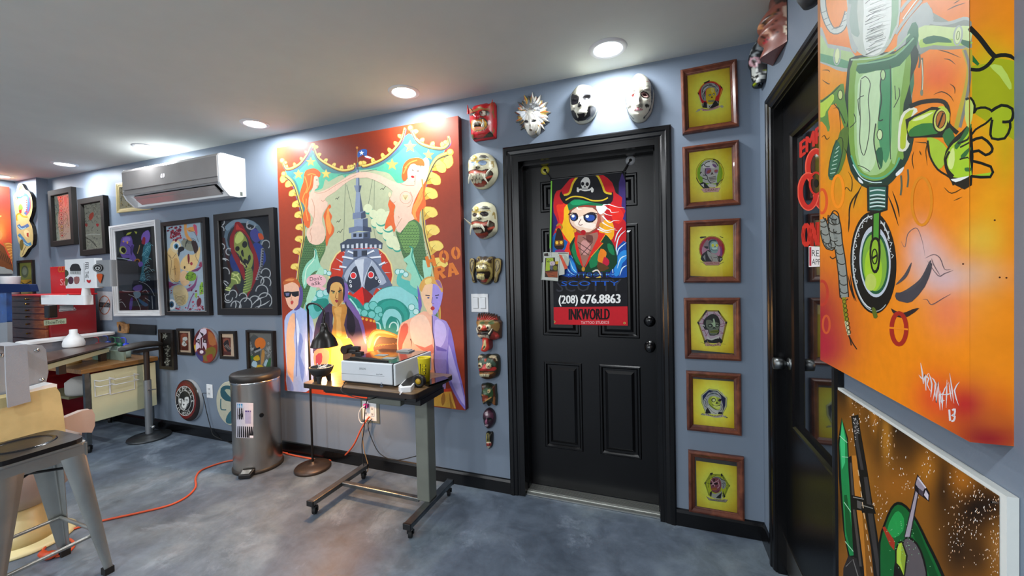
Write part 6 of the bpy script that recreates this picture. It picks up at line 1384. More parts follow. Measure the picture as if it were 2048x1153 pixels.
# gold mask with big ears
a = Art(925, 500, 5.49)
a.P('#3a2c1c', '60 60 430 60 430 390 60 390', 1).P('#8f7c48', '75 110 100 95 128 110 132 200 120 280 140 350 110 355 100 290 80 230', 2).P('#8f7c48', '350 110 385 95 420 120 415 230 390 280 375 350 340 355 345 300 350 200', 2)
for q in ('100 240 86 190 90 140 110 118 120 150 108 200 100 240', '370 240 400 200 402 140 380 116 362 150 372 190 360 230', '118 290 110 330 128 340 132 300', '352 300 340 345 360 345 365 300'): a.S('#2a1c10', 9, q, 3)
a.P('#7c6a3c', '135 130 150 75 190 80 200 130 260 120 290 75 330 85 335 170 320 300 280 370 220 385 165 360 145 290', 2).P('#3a2c1c', '148 140 160 95 180 95 185 130', 2).P('#3a2c1c', '270 130 290 95 318 100 318 150', 2)
a.P('#a59352', '150 150 230 110 300 160 290 180 230 140 160 180', 2).E('#c9c094', 165, 190, 20, 22).E('#c9c094', 235, 195, 30, 26).E('#1a120a', 160, 196, 11, 12).E('#1a120a', 224, 198, 13, 14).P('#b3a05a', '160 215 190 200 230 210 250 235 200 245 165 238', 2).P('#24180e', '160 240 260 236 300 240 315 300 270 360 200 360 165 340 150 270', 2).P('#a33a22', '200 340 260 320 290 330 240 360', 2).P('#c6bb84', '150 280 235 285 240 330 190 325 150 310', 2).P('#b3a05a', '165 262 240 265 235 285 160 282', 1)
for x in (180, 205): a.S('#5a4c2c', 4, [(x, 284), (x+2, 322)], 1)
a.P('#a59352', '280 190 320 200 328 300 290 350 250 372 300 300 310 240', 2).S('#24180e', 5, '150 165 230 150 290 180', 3)
t = mask_thing(970, 540, 'gold mask with large scrolled ears just above the white light switch')
carve('face', a, '135 130 150 70 195 78 225 68 262 78 300 70 333 85 338 170 328 290 285 368 225 388 170 362 146 290', .07, .012, '#7c6a3c', [(205, 220, 40, 26, .022), (165, 190, 22, 22, .01), (235, 195, 28, 24, .01), (200, 300, 60, 40, .022), (165, 95, 20, 26, .006), (300, 100, 20, 26, .006)], t, n=100, rings=24)
for o_ in ('75 110 100 93 128 110 134 200 122 280 142 355 108 358 98 290 78 230', '350 110 385 92 422 120 416 230 392 282 376 352 340 360 344 300 348 200'):
    carve('ear', a, o_, .012, .02, '#8f7c48', [], t, n=50, rings=12)
# red spiky mask with tongue
a = Art(925, 500, 5.49)
a.P('#4a3226', '130 690 420 690 420 1010 130 1010', 1)
for k in range(10): x = 160+k*23; a.P('#a8352c', [(x-8, 770), (x+2, 704+abs(k-4)*5), (x+18, 768)], 1)
a.P('#5c7048', '170 800 220 770 260 790 330 765 360 800 340 830 290 820 200 825', 2).P('#8a6a3c', '140 800 180 780 240 770 390 790 410 850 380 900 330 870 160 850', 2).P('#5c7048', '185 800 235 785 240 812 190 818', 2).P('#5c7048', '280 800 330 780 350 810 300 822', 2)
a.E('#cfc4a0', 190, 850, 24, 30).E('#cfc4a0', 284, 852, 28, 32).E('#140c08', 184, 856, 13, 15).E('#140c08', 276, 856, 14, 17).P('#b83c28', '205 870 235 825 270 870 262 890 205 890', 2).P('#1c120c', '165 900 200 888 280 888 330 890 350 930 310 960 290 940 180 935', 2)
a.P('#d8d3bc', '170 940 280 938 300 990 282 985 268 968 190 965 175 990 168 985', 1)
for x in (200, 225, 250): a.S('#6a5a48', 4, [(x, 940), (x+2, 968)], 1)
a.P('#8a2e28', '340 900 400 930 405 970 340 990 300 970', 2).E('#b8443c', 378, 952, 20, 22)
t = mask_thing(973, 660, 'red spiky-haired mask with a long hanging tongue, below the light switch')
carve('face', a, '135 800 152 700 170 745 182 697 195 742 206 695 220 740 232 698 246 742 262 692 272 742 292 700 300 745 320 704 330 752 350 716 358 760 376 735 385 775 410 800 405 980 350 1000 300 1005 200 1000 160 960', .07, .012, '#4a3226', [(236, 862, 34, 30, .03), (190, 850, 24, 28, .014), (284, 852, 28, 28, .014), (230, 940, 80, 28, .03), (378, 952, 20, 20, .01), (240, 790, 100, 20, .01)], t, sm=1, n=140, rings=24)
b = Art(925, 500, 5.49); b.P('#c0372c', '190 960 300 960 300 1140 190 1140', 1).P('#c9b878', '238 990 252 1000 258 1060 236 1100 222 1090', 2).P('#2c3a2c', '230 1060 250 1050 245 1080 226 1090', 1)
carve('tongue', b, '216 970 272 975 284 1040 282 1100 240 1125 200 1115 204 1080 216 1030', .02, .06, '#c0372c', [], t, n=40, rings=10)
horn(a, '#d8d3bc', [(170, 905, .09), (158, 880, .1), (155, 855, .1)], .006, t); horn(a, '#d8d3bc', [(290, 925, .09), (310, 895, .1), (326, 862, .1)], .006, t)
# dark green and red round-eyed mask
a = Art(935, 700, 5.49)
a.P('#2c2a20', '90 50 345 50 345 345 90 345', 1).P('#b9a888', '100 80 130 60 170 75 150 90 110 130', 2).P('#b9a888', '235 70 290 58 325 90 325 130 300 100 250 90', 2).P('#4a3222', '115 90 150 85 150 110 120 130', 2).P('#4a3222', '250 90 300 95 310 140 270 110', 2).P('#3c5040', '110 130 180 100 260 100 310 150 300 180 200 150 120 160', 2).P('#a8442c', '180 100 210 100 205 130 185 130', 1)
a.P('#a8302c', '110 220 160 200 180 160 210 170 220 200 300 190 320 210 290 230 200 235 150 232 115 240', 2)
for x, y, r in ((134, 172, 26), (230, 178, 30)): a.E('#d3c49a', x, y, r, r+4); a.R('#3a2414', 4, x, y, r*.7, r*.8); a.E('#6a3a1c' if x < 200 else '#d3c49a', x-2, y+2, r*.5); a.E('#140c08', x-3, y+3, r*.32)
a.P('#4a2c14', '115 240 300 240 300 290 240 330 170 330 120 290', 2).P('#8a5a2a', '120 250 180 255 290 245 240 275 130 272', 2).P('#d8d0a8', '128 270 240 272 235 300 130 298', 1); 
for x in (150, 175, 200): a.S('#4a3a20', 4, [(x, 270), (x, 300)], 1)
t = mask_thing(975, 735, 'brown and green mask with round bulging eyes, below the long-tongued mask')
carve('face', a, '98 90 125 60 165 68 200 58 240 62 290 58 328 85 338 180 330 280 290 320 210 338 150 325 118 270 108 180', .06, .012, '#2c2a20', [(134, 172, 26, 28, .016), (230, 178, 30, 30, .018), (180, 215, 40, 24, .02), (185, 280, 70, 24, .018), (125, 80, 24, 20, .008), (290, 85, 30, 22, .008)], t, n=100, rings=24)
# small dark green mask
a = Art(935, 700, 5.49)
a.P('#23281a', '130 370 320 370 320 640 130 640', 1).P('#4c2c1c', '145 380 190 390 180 440 145 470', 1).P('#4c2c1c', '270 400 305 395 310 620 290 610 280 500', 1).P('#2e4a2a', '160 450 220 420 280 450 270 520 200 500', 2).E('#b39a6a', 235, 455, 17, 19).E('#3a1410', 230, 458, 9).P('#8a3a22', '160 510 200 500 230 520 200 560 170 580', 2).P('#b88a4a', '165 575 190 560 260 515 262 525 200 570 175 585', 1).P('#b88a4a', '155 490 175 500 165 510 155 500', 1).P('#8a5a34', '285 520 305 530 300 620 275 590', 2)
t = mask_thing(976, 792, 'small dark green dragon mask with pointed lower edge, third from the bottom')
carve('face', a, '142 385 195 375 235 380 270 400 300 385 305 480 312 520 308 630 280 590 250 600 225 635 195 595 162 615 148 520', .05, .01, '#23281a', [(235, 455, 20, 20, .01), (185, 500, 40, 30, .022), (190, 560, 40, 20, .014)], t, sm=1, n=90, rings=20)
# plum oval mask
a = Art(935, 700, 5.49)
a.P('#2e1a26', '150 640 300 640 300 880 150 880', 1).P('#4a2638', '170 700 230 660 280 700 280 760 200 740', 2).E('#0c0608', 182, 770, 20, 15, -8).E('#0c0608', 246, 765, 26, 16, 8).P('#8a5068', '190 800 205 760 222 810 205 822', 2).P('#b3a0a8', '188 828 230 822 222 842 205 848', 2).P('#c9b9c0', '188 690 222 680 222 720 205 728 192 712', 1).S('#2e1a26', 4, '200 685 204 725', 1)
t = mask_thing(976, 838, 'small plum oval mask with pale lips, second mask from the bottom')
carve('face', a, '158 740 170 690 205 655 245 660 280 700 294 760 285 820 250 865 215 878 185 845 168 800', .045, .01, '#2e1a26', [(205, 795, 14, 34, .014), (182, 770, 20, 14, -.006), (246, 765, 24, 14, -.006), (208, 836, 22, 10, .006)], t, n=70, rings=22)
# tiny tall mask
a = Art(935, 700, 5.49)
a.P('#17150e', '195 910 272 910 272 1100 195 1100', 1).P('#8a8048', '205 925 235 920 240 1010 232 1020 206 1010', 2).P('#2a2a18', '214 935 228 935 232 1000 216 1000', 2).P('#a83a30', '203 1025 258 1020 262 1050 240 1065 210 1060', 2).E('#17100c', 215, 1040, 7).E('#17100c', 242, 1038, 7).P('#cfc8b0', '214 1062 250 1060 245 1080 235 1075 228 1098 220 1078', 1).P('#d8d0b0', '206 1015 258 1012 256 1024 206 1026', 1)
t = mask_thing(977, 884, 'tiny narrow gold and red mask, lowest of the masks')
carve('face', a, '198 918 235 915 268 925 266 1050 250 1085 228 1100 208 1080 202 1030', .035, .008, '#17150e', [(228, 1045, 20, 16, .012), (220, 970, 14, 40, .008)], t, n=56, rings=18)

# ---- masks on the right wall, seen from the side
def lobes(name, c, prof, parent, col, cf=None, n=40):
    """head built of cross sections stacked downwards: (z, half width along the wall, front distance, back)"""
    rings = []
    for z, hw, fr, sh in prof:
        ring = []
        for k in range(n):
            th = PI*(k/(n-1)); y = c[1]+sh+hw*math.cos(th); x = -.004-fr*math.sin(th)**.8
            ring.append(Vector((x, y, c[2]+z)))
        rings.append(ring)
    mb = MB().loft(rings, None, True, False, closed=False)
    mb.add(rings[0], [tuple(range(n))]); mb.add(rings[-1], [tuple(range(n-1, -1, -1))])
    f = fastcol(cf) if cf else None; d = lin(col)
    for i, fc in enumerate(mb.f):
        cc = []
        for q in fc:
            u, v = proj(mb.v[q]); cc.append(f(u, v, d) if f else d)
        mb.c[i] = cc
    return mb.build(name, MASKP, parent)
def dense(prof, m=5):
    return [tuple(q) for q in catmull_n(prof, m)]
def catmull_n(P, n):
    out = []; N = len(P)
    for i in range(N-1):
        a_, b_, c_, d_ = P[max(i-1, 0)], P[i], P[i+1], P[min(i+2, N-1)]
        for k in range(n):
            s = k/n; out.append([.5*(2*b+(c-a0)*s+(2*a0-5*b+4*c-d)*s*s+(3*b-a0-3*c+d)*s**3) for a0, b, c, d in zip(a_, b_, c_, d_)])
    out.append(list(P[-1])); return out
# red-brown hook-nosed mask: face points into the room, chin and nose far out
a = Art(1490, 0, 6.4)
a.P('#8a4e40', '140 -200 620 -200 620 780 140 780', 1).P('#3a2a22', '380 -200 620 -200 620 20 480 20 380 60', 2).P('#c98a5a', '160 370 170 330 215 300 230 360 200 380', 2)
a.P('#241812', '210 330 240 260 300 190 400 130 470 100 400 170 300 260 250 330', 2).P('#7a4a20', '240 300 330 180 430 130 340 220 280 300', 2).P('#d8a890', '250 430 280 370 340 440 370 540 340 480 290 440', 2)
a.P('#2a1210', '195 480 230 455 265 470 230 500', 2).P('#a01c28', '225 520 330 480 290 530 240 575', 2).S('#2a1210', 5, '230 535 330 484', 1)
for t_ in ('300 380 380 380 420 420 415 520', '300 330 350 310 360 340 340 360', '330 270 400 265', '270 430 330 440 360 500'): a.S('#40211a', 6, t_, 4)
a.P('#cfae98', '490 90 545 70 575 200 580 310 530 300 545 240 500 200', 2).P('#e0d0b8', '500 340 550 330 560 420 520 450 505 420', 2).E('#6a3a2a', 532, 385, 16, 26).E('#cfae98', 532, 385, 8, 14)
a.P('#5a3a34', '480 690 560 560 560 460 590 440 600 0 620 700', 1)
c0 = onX(1565, 60, -.05)
t = thing('carved_mask', (0, -.43, 2.25), 'red-brown hook-nosed mask high on the right wall above the half-glazed door', 'mask')
def wallB_at(px, py, x): return onX(px, py, x)
MY, MZ = -.30, 0
# silhouette in the photo: nose tip, chin tip and jaw against the wall
def sil(px, py, y):
    """point on the plane y seen at this pixel"""
    return onY(px, py, y)
yc = onX(1578, 60, -.01).y+.0
S_ = [(300, -260), (380, -150), (400, -20), (370, 90), (290, 180), (215, 250), (162, 350), (200, 385), (245, 380), (200, 430), (165, 500), (205, 515), (228, 530), (250, 575), (235, 640), (190, 755), (250, 742), (330, 725), (480, 690)]
ym = -.335
prof = []
mb = MB(); n = 25; rings = []
for x_, y_ in S_:
    u, v = 1490+x_/6.4, y_/6.4; p = onY(u, v, ym); prof.append((p.x, p.z))
prof = [(x, z) for x, z, _ in [(q.x, q.y, 0) for q in catmull([Vector((x, z, 0)) for x, z in prof], 3, False)]]
HWm = .1
zj = prof[-1][1]; ztop = max(z for x, z in prof); zc = min(z for x, z in prof)
for i in range(49):
    z = ztop-.002-(ztop-zc-.004)*i/48; D_ = .03
    for (xa, za), (xb, zb) in zip(prof, prof[1:]):
        if (za-z)*(zb-z) <= 0 and za != zb: D_ = max(D_, -(xa+(xb-xa)*(z-za)/(zb-za)))
    ring = []
    for k in range(n):
        th = PI*k/(n-1); s_ = math.sin(th)**.8
        wz = min(1, .42+.58*max(0, (z-zc)/.1)); ring.append(Vector((-.003-(D_-.003)*math.sin(th)**1.1, ym+HWm*math.cos(th)*(wz*s_+1-s_), z*s_+max(z, zj)*(1-s_))))
    rings.append(ring)
mb.add(rings[-1], [tuple(range(n-1, -1, -1))])
mb.loft(rings, None, True, False, closed=False)
fcf = fastcol(a); d = lin('#8a4e40')
for i, fc in enumerate(mb.f): mb.c[i] = [fcf(*proj(mb.v[q]), d) for q in fc]
t.location = (0, ym, prof[len(prof)//2][1])
mb.build('face', MASKP, t)
ec = onY(1490+532/6.4, 385/6.4, ym-HWm*.8)
MB().ball((ec.x, ym-HWm*.8, ec.z), .02, .7, .5, 1.7, 14, lin('#b98a74')).build('ear', MASKP, t)
# black skull with painted flowers under it
a = Art(1490, 0, 6.4)
a.P('#1c1f22', '30 500 340 500 340 1150 30 1150', 1)
random.seed(6)
for k in range(34):
    x, y = random.uniform(60, 250), random.uniform(540, 740); a.R('#8f9698', 7, x, y, random.uniform(8, 22), random.uniform(8, 22), 0, random.random()*360, random.random()*240+360, 8)
a.E('#c9a3ac', 112, 795, 62, 64).E('#2a0c10', 112, 790, 34, 40); 
for k in range(8): a.E('#b98a94', 112+56*math.cos(k*PI/4), 795+58*math.sin(k*PI/4), 15)
a.P('#b9bdb8', '90 870 130 860 160 910 130 940 90 950', 2).P('#c9ccc6', '90 960 190 930 195 990 110 1030', 2)
for k in range(5): a.S('#1c1f22', 5, [(100+k*20, 960-k*7), (106+k*20, 1020-k*9)], 1)
a.P('#0c0c0e', '200 790 230 800 240 900 200 960 180 900', 2).P('#c9ccc6', '140 1020 230 950 250 920 300 870 310 900 250 960 160 1060', 2).P('#8a9a1c', '95 1080 140 1060 140 1105 105 1108', 2).P('#8a9a1c', '270 900 300 870 320 900 290 925', 2).P('#7a8082', '220 740 300 740 310 800 250 800', 2)
t = thing('carved_mask', (0, -.02, 2.0), 'black skull mask with white swirls and a pink ringed eye, below the hook-nosed mask', 'mask')
ym2 = -.085; rings = []
S2 = [(200, 510), (150, 530), (100, 600), (60, 680), (45, 760), (45, 830), (75, 880), (80, 960), (95, 1010), (110, 1040), (92, 1085), (120, 1110), (240, 1060)]
pf = [onY(1490+x/6.4, y/6.4, ym2) for x, y in S2]; pf = [(q.x, q.y) for q in catmull([Vector((p.x, p.z, 0)) for p in pf], 3, False)]
for i, (x, z) in enumerate(pf):
    wv = .06*math.sin(PI*min(1, max(.12, (i+3)/(len(pf)+3))))**.5
    rings.append([Vector((-.003-(max(.02, -x)-.003)*math.sin(PI*k/14)**.6, ym2+wv*math.cos(PI*k/14), z)) for k in range(15)])
mb = MB().loft(rings, None, True, False, closed=False); fcf = fastcol(a); d = lin('#1c1f22')
for i, fc in enumerate(mb.f): mb.c[i] = [fcf(*proj(mb.v[q]), d) for q in fc]
t.location = (0, ym2, pf[len(pf)//2][1]); mb.build('skull_face', MASKP, t)
# third mask, only its grey chin shows at the top edge
c = onX(1618, 2, -.05); t = thing('carved_mask', (0, c.y, c.z+.06), 'dark grey mask whose chin dips in at the top edge, right of the hook-nosed mask', 'mask')
MB().lathe([(.001, -.075), (.03, -.07), (.05, -.04), (.06, 0), (.062, .05), (.05, .1), (.02, .13), (.001, .135)], (-.045, c.y, c.z+.06), 24, 'z', sx=.65).build('chin_face', mat('charcoal_carving', '#34373a', .5, bump=.6, bscale=60), t)
# ------------------------------------------------------------------ air conditioner
t = thing('air_conditioner', (-4.05, 0, 2.0), 'white wall-mounted air conditioner with open louvre above the framed prints', 'air conditioner')
AX0, AX1 = -4.72, -3.52
prof = [(0, 2.0), (-.06, 1.985), (-.13, 1.985), (-.185, 2.04), (-.205, 2.08), (-.21, 2.27), (-.195, 2.295), (-.17, 2.3), (0, 2.3)]
M['ac_front'] = mat('ac_front_panel', '#979391', .18, coat=.4)  # darker tone stands in for the reflection on the white front
mb = MB().prism([(y, z) for y, z in [(-.001, 2.0), (-.07, 1.99), (-.115, 1.99), (-.115, 2.03), (-.165, 2.075), (-.2, 2.08), (-.2, 2.285), (-.17, 2.3), (-.001, 2.3)]], AX0+.02, AX1-.02, 'x')
mb.build('body', M['white'], t)
for a_, b_ in ((AX0, AX0+.02), (AX1-.02, AX1)): MB().prism(prof, a_, b_, 'x').build('end_cap', M['white'], t, bevel=.008, seg=3)
MB().prism([(-.2, 2.115), (-.213, 2.12), (-.214, 2.27), (-.2, 2.292), (-.196, 2.292)], AX0+.012, AX1-.012, 'x').build('front_panel', M['ac_front'], t, bevel=.003)
MB().prism([(-.2, 2.078), (-.208, 2.08), (-.21, 2.112), (-.2, 2.112)], AX0+.012, AX1-.012, 'x').build('lower_panel', M['ac_front'], t)
MB().prism([(-.118, 2.028), (-.17, 2.076), (-.166, 2.079), (-.11, 2.03)], AX0+.08, AX1-.09, 'x').build('outlet', M['black'], t)
for y, z in ((-.148, 2.038), (-.132, 2.018)): MB().prism([(y-.03, z+.024), (y+.012, z-.012), (y+.014, z-.008), (y-.028, z+.028)], AX0+.09, AX1-.1, 'x').build('louvre', M['ac_front'], t)
c = onY(325, 352, -.2145)
a = Art(0, 0, 1).T('#f4f6ff', '69', 321, 356, 329, 355, 8); mb = MB(); a.put(mb, lambda u, v, l: onY(u, v, -.2147-l)); mb.build('display_digits', mat('display_digits', '#f0f0ff', .5, emit=2), t)
mb = MB().box(AX1-.001, AX1+.001, -.05, -.03, 2.0, 2.03); mb.build('cover_tab', M['grey_metal'], t)

# ------------------------------------------------------------------ outlets and switch
def wallplate(name, x0, x1, z0, z1, label, cat, kind):
    t = thing(name, ((x0+x1)/2, 0, (z0+z1)/2), label, cat)
    MB().box(x0, x1, -.006, -.0008, z0, z1).build('cover_plate', M['white'], t, bevel=.003, seg=2)
    xm = (x0+x1)/2; zm = (z0+z1)/2
    cols_ = [xm] if kind == 1 else [x0+(x1-x0)*.28, x0+(x1-x0)*.72]
    for i, x in enumerate(cols_):
        if kind == 3:
            MB().box(x-.017, x+.017, -.012, -.005, zm-.033, zm+.033).build('rocker', M['white2'], t, bevel=.003)
            MB().box(x-.018, x+.018, -.0066, -.0058, zm-.035, zm+.035).build('rocker_gap', M['grey_metal'], t)
        else:
            mb = MB().box(x-.017, x+.017, -.0085, -.005, zm-.034, zm+.034); mb.build('receptacle', M['white2'], t, bevel=.002)
            for dz in (-.019, .019):
                mb = MB()
                for dx in (-.006, .006): mb.box(x+dx-.001, x+dx+.001, -.0095, -.0086, zm+dz-.002, zm+dz+.008)
                mb.box(x-.006, x+.006, -.0088, -.0086, zm+dz-.006, zm+dz-.003).build('socket_slots', M['black'], t)
    return t
wallplate('light_switch', -1.567, -1.452, 1.108, 1.222, 'white double rocker light switch between the gold and the red spiky masks', 'light switch', 3)
wallplate('wall_outlet', -4.07, -3.995, .345, .46, 'white wall outlet between the two round signs low on the wall', 'wall outlet', 1)
t2 = wallplate('wall_outlet', -2.435, -2.315, .335, .47, 'double wall outlet with cords plugged in, under the printer table', 'wall outlet', 2)
MB().box(-2.45, -2.29, -.004, -.0006, .32, .50).build('back_box', M['grey_metal'], t2, bevel=.002)
pl = MB(); pl.box(-2.405, -2.375, -.03, -.009, .43, .455); tag(pl.build('pink_plug', mat('pink_plug', '#b0308a', .4), None, loc=(-2.39, 0, .44)), 'magenta power adapter plugged into the outlet under the table', 'plug')

# ------------------------------------------------------------------ posters, saw
t = MB().add([onY(u, v, -.003) for u, v in ((194, 583), (224, 584), (225, 641), (200, 641))], [(0, 1, 2, 3)], lin('#b9b9bd'))
a = Art(0, 500, 5.242)
a.R('#b0603c', 8, 1095, 580, 58, 96).P('#1c1a1c', '1040 550 1155 556 1155 606 1042 600', 1).T('#8a8a8e', 'WHINING', 1046, 598, 1150, 602, 40).S('#b0603c', 6, '1050 640 1140 520', 1)
a.put(t, lambda u, v, l: onY(u, v, -.0034-l))
tag(t.build('paper_sign', MATTEP, None, loc=onY(210, 610)), 'white paper sign with a red circle around a black word', 'sign')
t = thing('hand_saw', onY(275, 662), 'old hand saw with a pale wooden handle hanging above the desk', 'saw')
a = Art(80, 640, 7.314)
p = a.pts('1300 62 1690 80 1690 225 1280 205'); q = [onY(u, v, -.012) for u, v in p]
MB().prism([(v.x, v.z) for v in q], -.013, -.009, 'y').build('blade', mat('rusty_blade', '#2c3236', .5, .6, noise=.3), t)
p = a.pts('1150 30 1200 28 1250 60 1305 60 1312 110 1300 190 1240 196 1160 180 1165 120 1150 80'); q = [onY(u, v, -.012) for u, v in p]
p2 = a.pts('1185 60 1215 100 1212 160 1180 160 1178 110'); q2 = [onY(u, v, -.012) for u, v in p2]
MB().prism([(v.x, v.z) for v in q], -.026, -.004, 'y').build('handle', M['cutting_wood'], t, bevel=.004)
MB().prism([(v.x, v.z) for v in q2], -.0272, -.026, 'y').build('grip_hole', M['black'], t)

# ------------------------------------------------------------------ banner on the black door, hooks, badges
a = Art(1040, 300, 3.034)
a.P('#15161c', '180 130 660 130 670 1090 180 1090', 1)
BY = .1
a.P('#3a2a6a', '600 200 640 190 642 700 600 700', 2).P('#2a2060', '200 320 240 300 230 620 200 640', 2)
a.P('#c01a22', '205 300 222 250 250 240 300 180 350 145 420 130 500 150 560 200 580 260 620 290 615 340 640 370 620 420 642 440 640 600 560 620 300 640 215 600 200 520 230 440 205 380', 2)
a.P('#e8341c', '220 340 260 330 300 300 320 620 250 600 215 520 240 440', 3).P('#f0b81e', '270 350 310 340 330 520 340 600 300 560 270 520 250 480 265 420', 3).P('#f0a81e', '500 430 560 440 570 520 530 560 480 520', 3).P('#e0281e', '540 330 600 350 630 400 600 450 560 420', 2)
a.P('#0f5aa0', '196 530 230 500 255 540 290 560 250 640 200 640', 2).P('#7fd0f0', '220 520 240 510 250 560 236 560', 1)
# waves right
a.P('#0f4aa0', '650 560 600 580 570 640 560 720 540 770 650 772', 2).P('#2a8ad8', '650 610 610 620 580 680 570 760 600 760 620 690 650 660', 2)
for t_ in ('640 490 600 530 584 600 590 660', '650 560 600 600 590 640', '650 640 610 660 590 720', '572 660 560 700 566 760', '620 470 590 510 575 560', '650 700 620 720 605 766'): a.S('#d0ecf8', 7, t_, 3, 2)
a.P('#0f4aa0', '290 640 320 660 350 740 330 770 280 770 230 740', 2).P('#2a8ad8', '296 650 330 690 345 750 310 730', 2)
for t_ in ('300 660 320 720 350 750', '310 640 345 690', '280 700 300 740 330 760'): a.S('#a9dcf4', 6, t_, 3, 2)
# small pot with eyes
a.S('#b07a1c', 10, '216 480 238 494 256 470 240 450 222 462', 3).P('#2a1c18', '214 530 226 480 244 480 262 530 268 590 240 608 208 590', 2).P('#7a4a1c', '212 550 264 548 262 580 214 582', 1).E('#f0c040', 224, 564, 9, 10).E('#f0c040', 250, 562, 9, 10).P('#8a2a6a', '215 610 262 606 280 636 220 640', 2)
# coat
a.P('#0e3a24', '300 600 310 560 350 515 400 560 480 520 510 505 560 560 584 620 590 690 540 740 480 742 380 742 330 680', 2).P('#157a4a', '312 610 330 560 350 560 346 640 370 700 340 680', 2).P('#157a4a', '420 620 470 600 500 640 480 690 430 720 420 680', 2).P('#157a4a', '530 570 560 580 574 640 540 620', 2)
a.P('#9a6a5c', '345 520 400 520 470 500 466 560 420 640 385 720 360 660 342 590', 2).P('#c9908a', '372 560 400 550 430 590 400 640 372 620', 2).P('#6a3a34', '400 520 440 520 440 560 410 560', 2)
for t_ in ('350 560 440 620', '350 590 420 640', '440 560 370 640', '380 530 430 560'): a.S('#4a2a2c', 4, t_, 2)
a.P('#d8281c', '335 520 352 515 345 560 366 640 385 715 372 700 346 640 330 560', 1).P('#d8281c', '480 500 520 510 486 560 505 566 450 620 405 700 390 720 412 660 450 580 470 540', 1).S('#f0a01e', 4, '520 510 488 560 504 566 430 650', 1)
a.P('#e8801c', '490 600 524 620 520 650 500 690 470 670', 2).P('#c01a3a', '510 650 540 670 536 700 500 710', 2).P('#5a3a1c', '470 680 520 700 540 720 480 740', 2).E('#c98a2a', 384, 724, 10, 14)
# head
a.P('#8a4a3a', '300 370 330 345 470 345 505 370 510 420 490 460 440 500 400 520 350 500 310 460 296 420', 2).P('#e8c8b0', '305 390 340 352 440 352 480 400 484 450 420 500 370 494 330 470 306 440', 2).P('#f4e4d4', '330 430 380 400 420 440 460 450 440 480 380 470 340 460', 2).P('#a85a48', '470 380 496 400 490 450 460 470 470 430', 2)
a.P('#1a1c2c', '304 400 330 384 350 392 352 420 330 434 308 424', 2).P('#1a1c2c', '384 405 420 384 456 388 466 410 440 440 400 438', 2).P('#2a4a9a', '310 400 330 392 342 410 330 428 312 420', 2).P('#2a4a9a', '394 408 424 394 452 402 448 426 414 432', 2).E('#e8f0ff', 322, 402, 9, 9).E('#e8f0ff', 408, 404, 10, 9).S('#2a1418', 6, '292 392 316 384 344 386', 3).S('#2a1418', 6, '384 400 430 380 470 390', 3)
a.S('#7a3a34', 4, '370 420 356 448 366 458 380 452', 3).P('#a8101c', '368 494 386 486 400 498 392 516 372 510', 2).E('#d89a2a', 494, 458, 12, 18).E('#d89a2a', 332, 490, 10, 12).P('#c98a78', '490 380 510 380 510 430 494 440', 2)
# hair
for t_ in ('480 345 530 330 580 345 636 352', '480 350 540 360 556 380 600 376', '500 400 540 440 570 430 604 430', '480 470 520 490 560 484 590 490', '500 440 530 460 580 480', '470 480 520 500 556 498', '484 360 520 390 560 400', '346 348 356 362 380 360'): a.S('#ecebe6', 9, t_, 4, 1)
a.P('#ecebe6', '462 340 500 336 530 350 510 380 486 392 470 372', 2)
# cap and hat
a.P('#0e6a44', '292 300 360 285 500 300 498 340 400 336 330 350 296 368', 2).P('#15935e', '310 310 400 300 450 312 400 326 320 336', 2)
a.P('#121318', '240 280 250 250 262 274 300 270 330 190 370 150 420 140 470 160 500 220 520 260 550 268 562 252 566 290 550 325 500 330 400 310 330 300 290 330 262 320', 2)
a.S('#d8b82a', 12, '266 274 300 262 322 200 362 152 420 140 470 158 500 216 516 256 556 268', 4).S('#d8b82a', 8, '276 306 320 284 380 288 440 308 500 306 534 290', 4)
a.S('#d8d8d2', 10, '350 228 352 244 366 240 420 244 436 230 444 246', 2).E('#d8d8d2', 352, 246, 8, 11).E('#d8d8d2', 438, 248, 8, 11).P('#d8d8d2', '370 190 392 166 416 170 426 196 420 220 412 232 410 250 376 248 376 228 370 214', 2).E('#121318', 380, 206, 10, 12).E('#121318', 408, 208, 10, 12).P('#121318', '394 214 400 228 388 228', 1).S('#121318', 4, '374 238 412 238', 1)
# lettering
a.T('#1c2a8a', 'TATTOOS BY', 280, 776, 575, 774, 32); a.T('#4aa0e8', 'TATTOOS BY', 280, 764, 575, 762, 10); a.S('#d8b84a', 10, '400 772 430 784 460 782 490 770', 3).S('#e8d8d0', 8, '440 740 470 730 490 760', 3)
a.P('#121318', '196 778 650 776 652 870 196 872', 1).T('#33343c', 'SCOTTY', 222, 862, 616, 856, 72).T('#1c5ac0', 'SCOTTY', 250, 826, 600, 824, 28)
a.T('#f0f0ee', '(208)', 236, 934, 350, 932, 50, bold=2).T('#f0f0ee', '676.8863', 368, 934, 608, 930, 54, bold=3)
a.P('#c41c28', '190 956 656 950 656 1068 196 1062', 1).T('#17080c', 'INKWORLD', 298, 1032, 543, 1030, 66, bold=3).T('#e8c8c8', 'TATTOO STUDIOS', 370, 1058, 540, 1056, 17)
for x, y in ((208, 1044), (634, 1052)): a.E('#c9a05a', x, y, 7, 7).E('#2a1a14', x, y, 3, 3)
q = [onY(u, v, BY) for u, v in ((1106, 358), (1250, 346), (1256, 652), (1104, 650))]
bx0, bx1, bz0_, bz1 = (q[0].x+q[3].x)/2, (q[1].x+q[2].x)/2, (q[2].z+q[3].z)/2, (q[0].z+q[1].z)/2
t = thing('cloth_banner', ((bx0+bx1)/2, BY, bz0_), 'printed banner of a wide-eyed pirate hanging on the black door', 'banner')
def wav(p, l): p = Vector(p); p.x = min(max(p.x, bx0), bx1); p.z = min(max(p.z, bz0_), bz1); return p
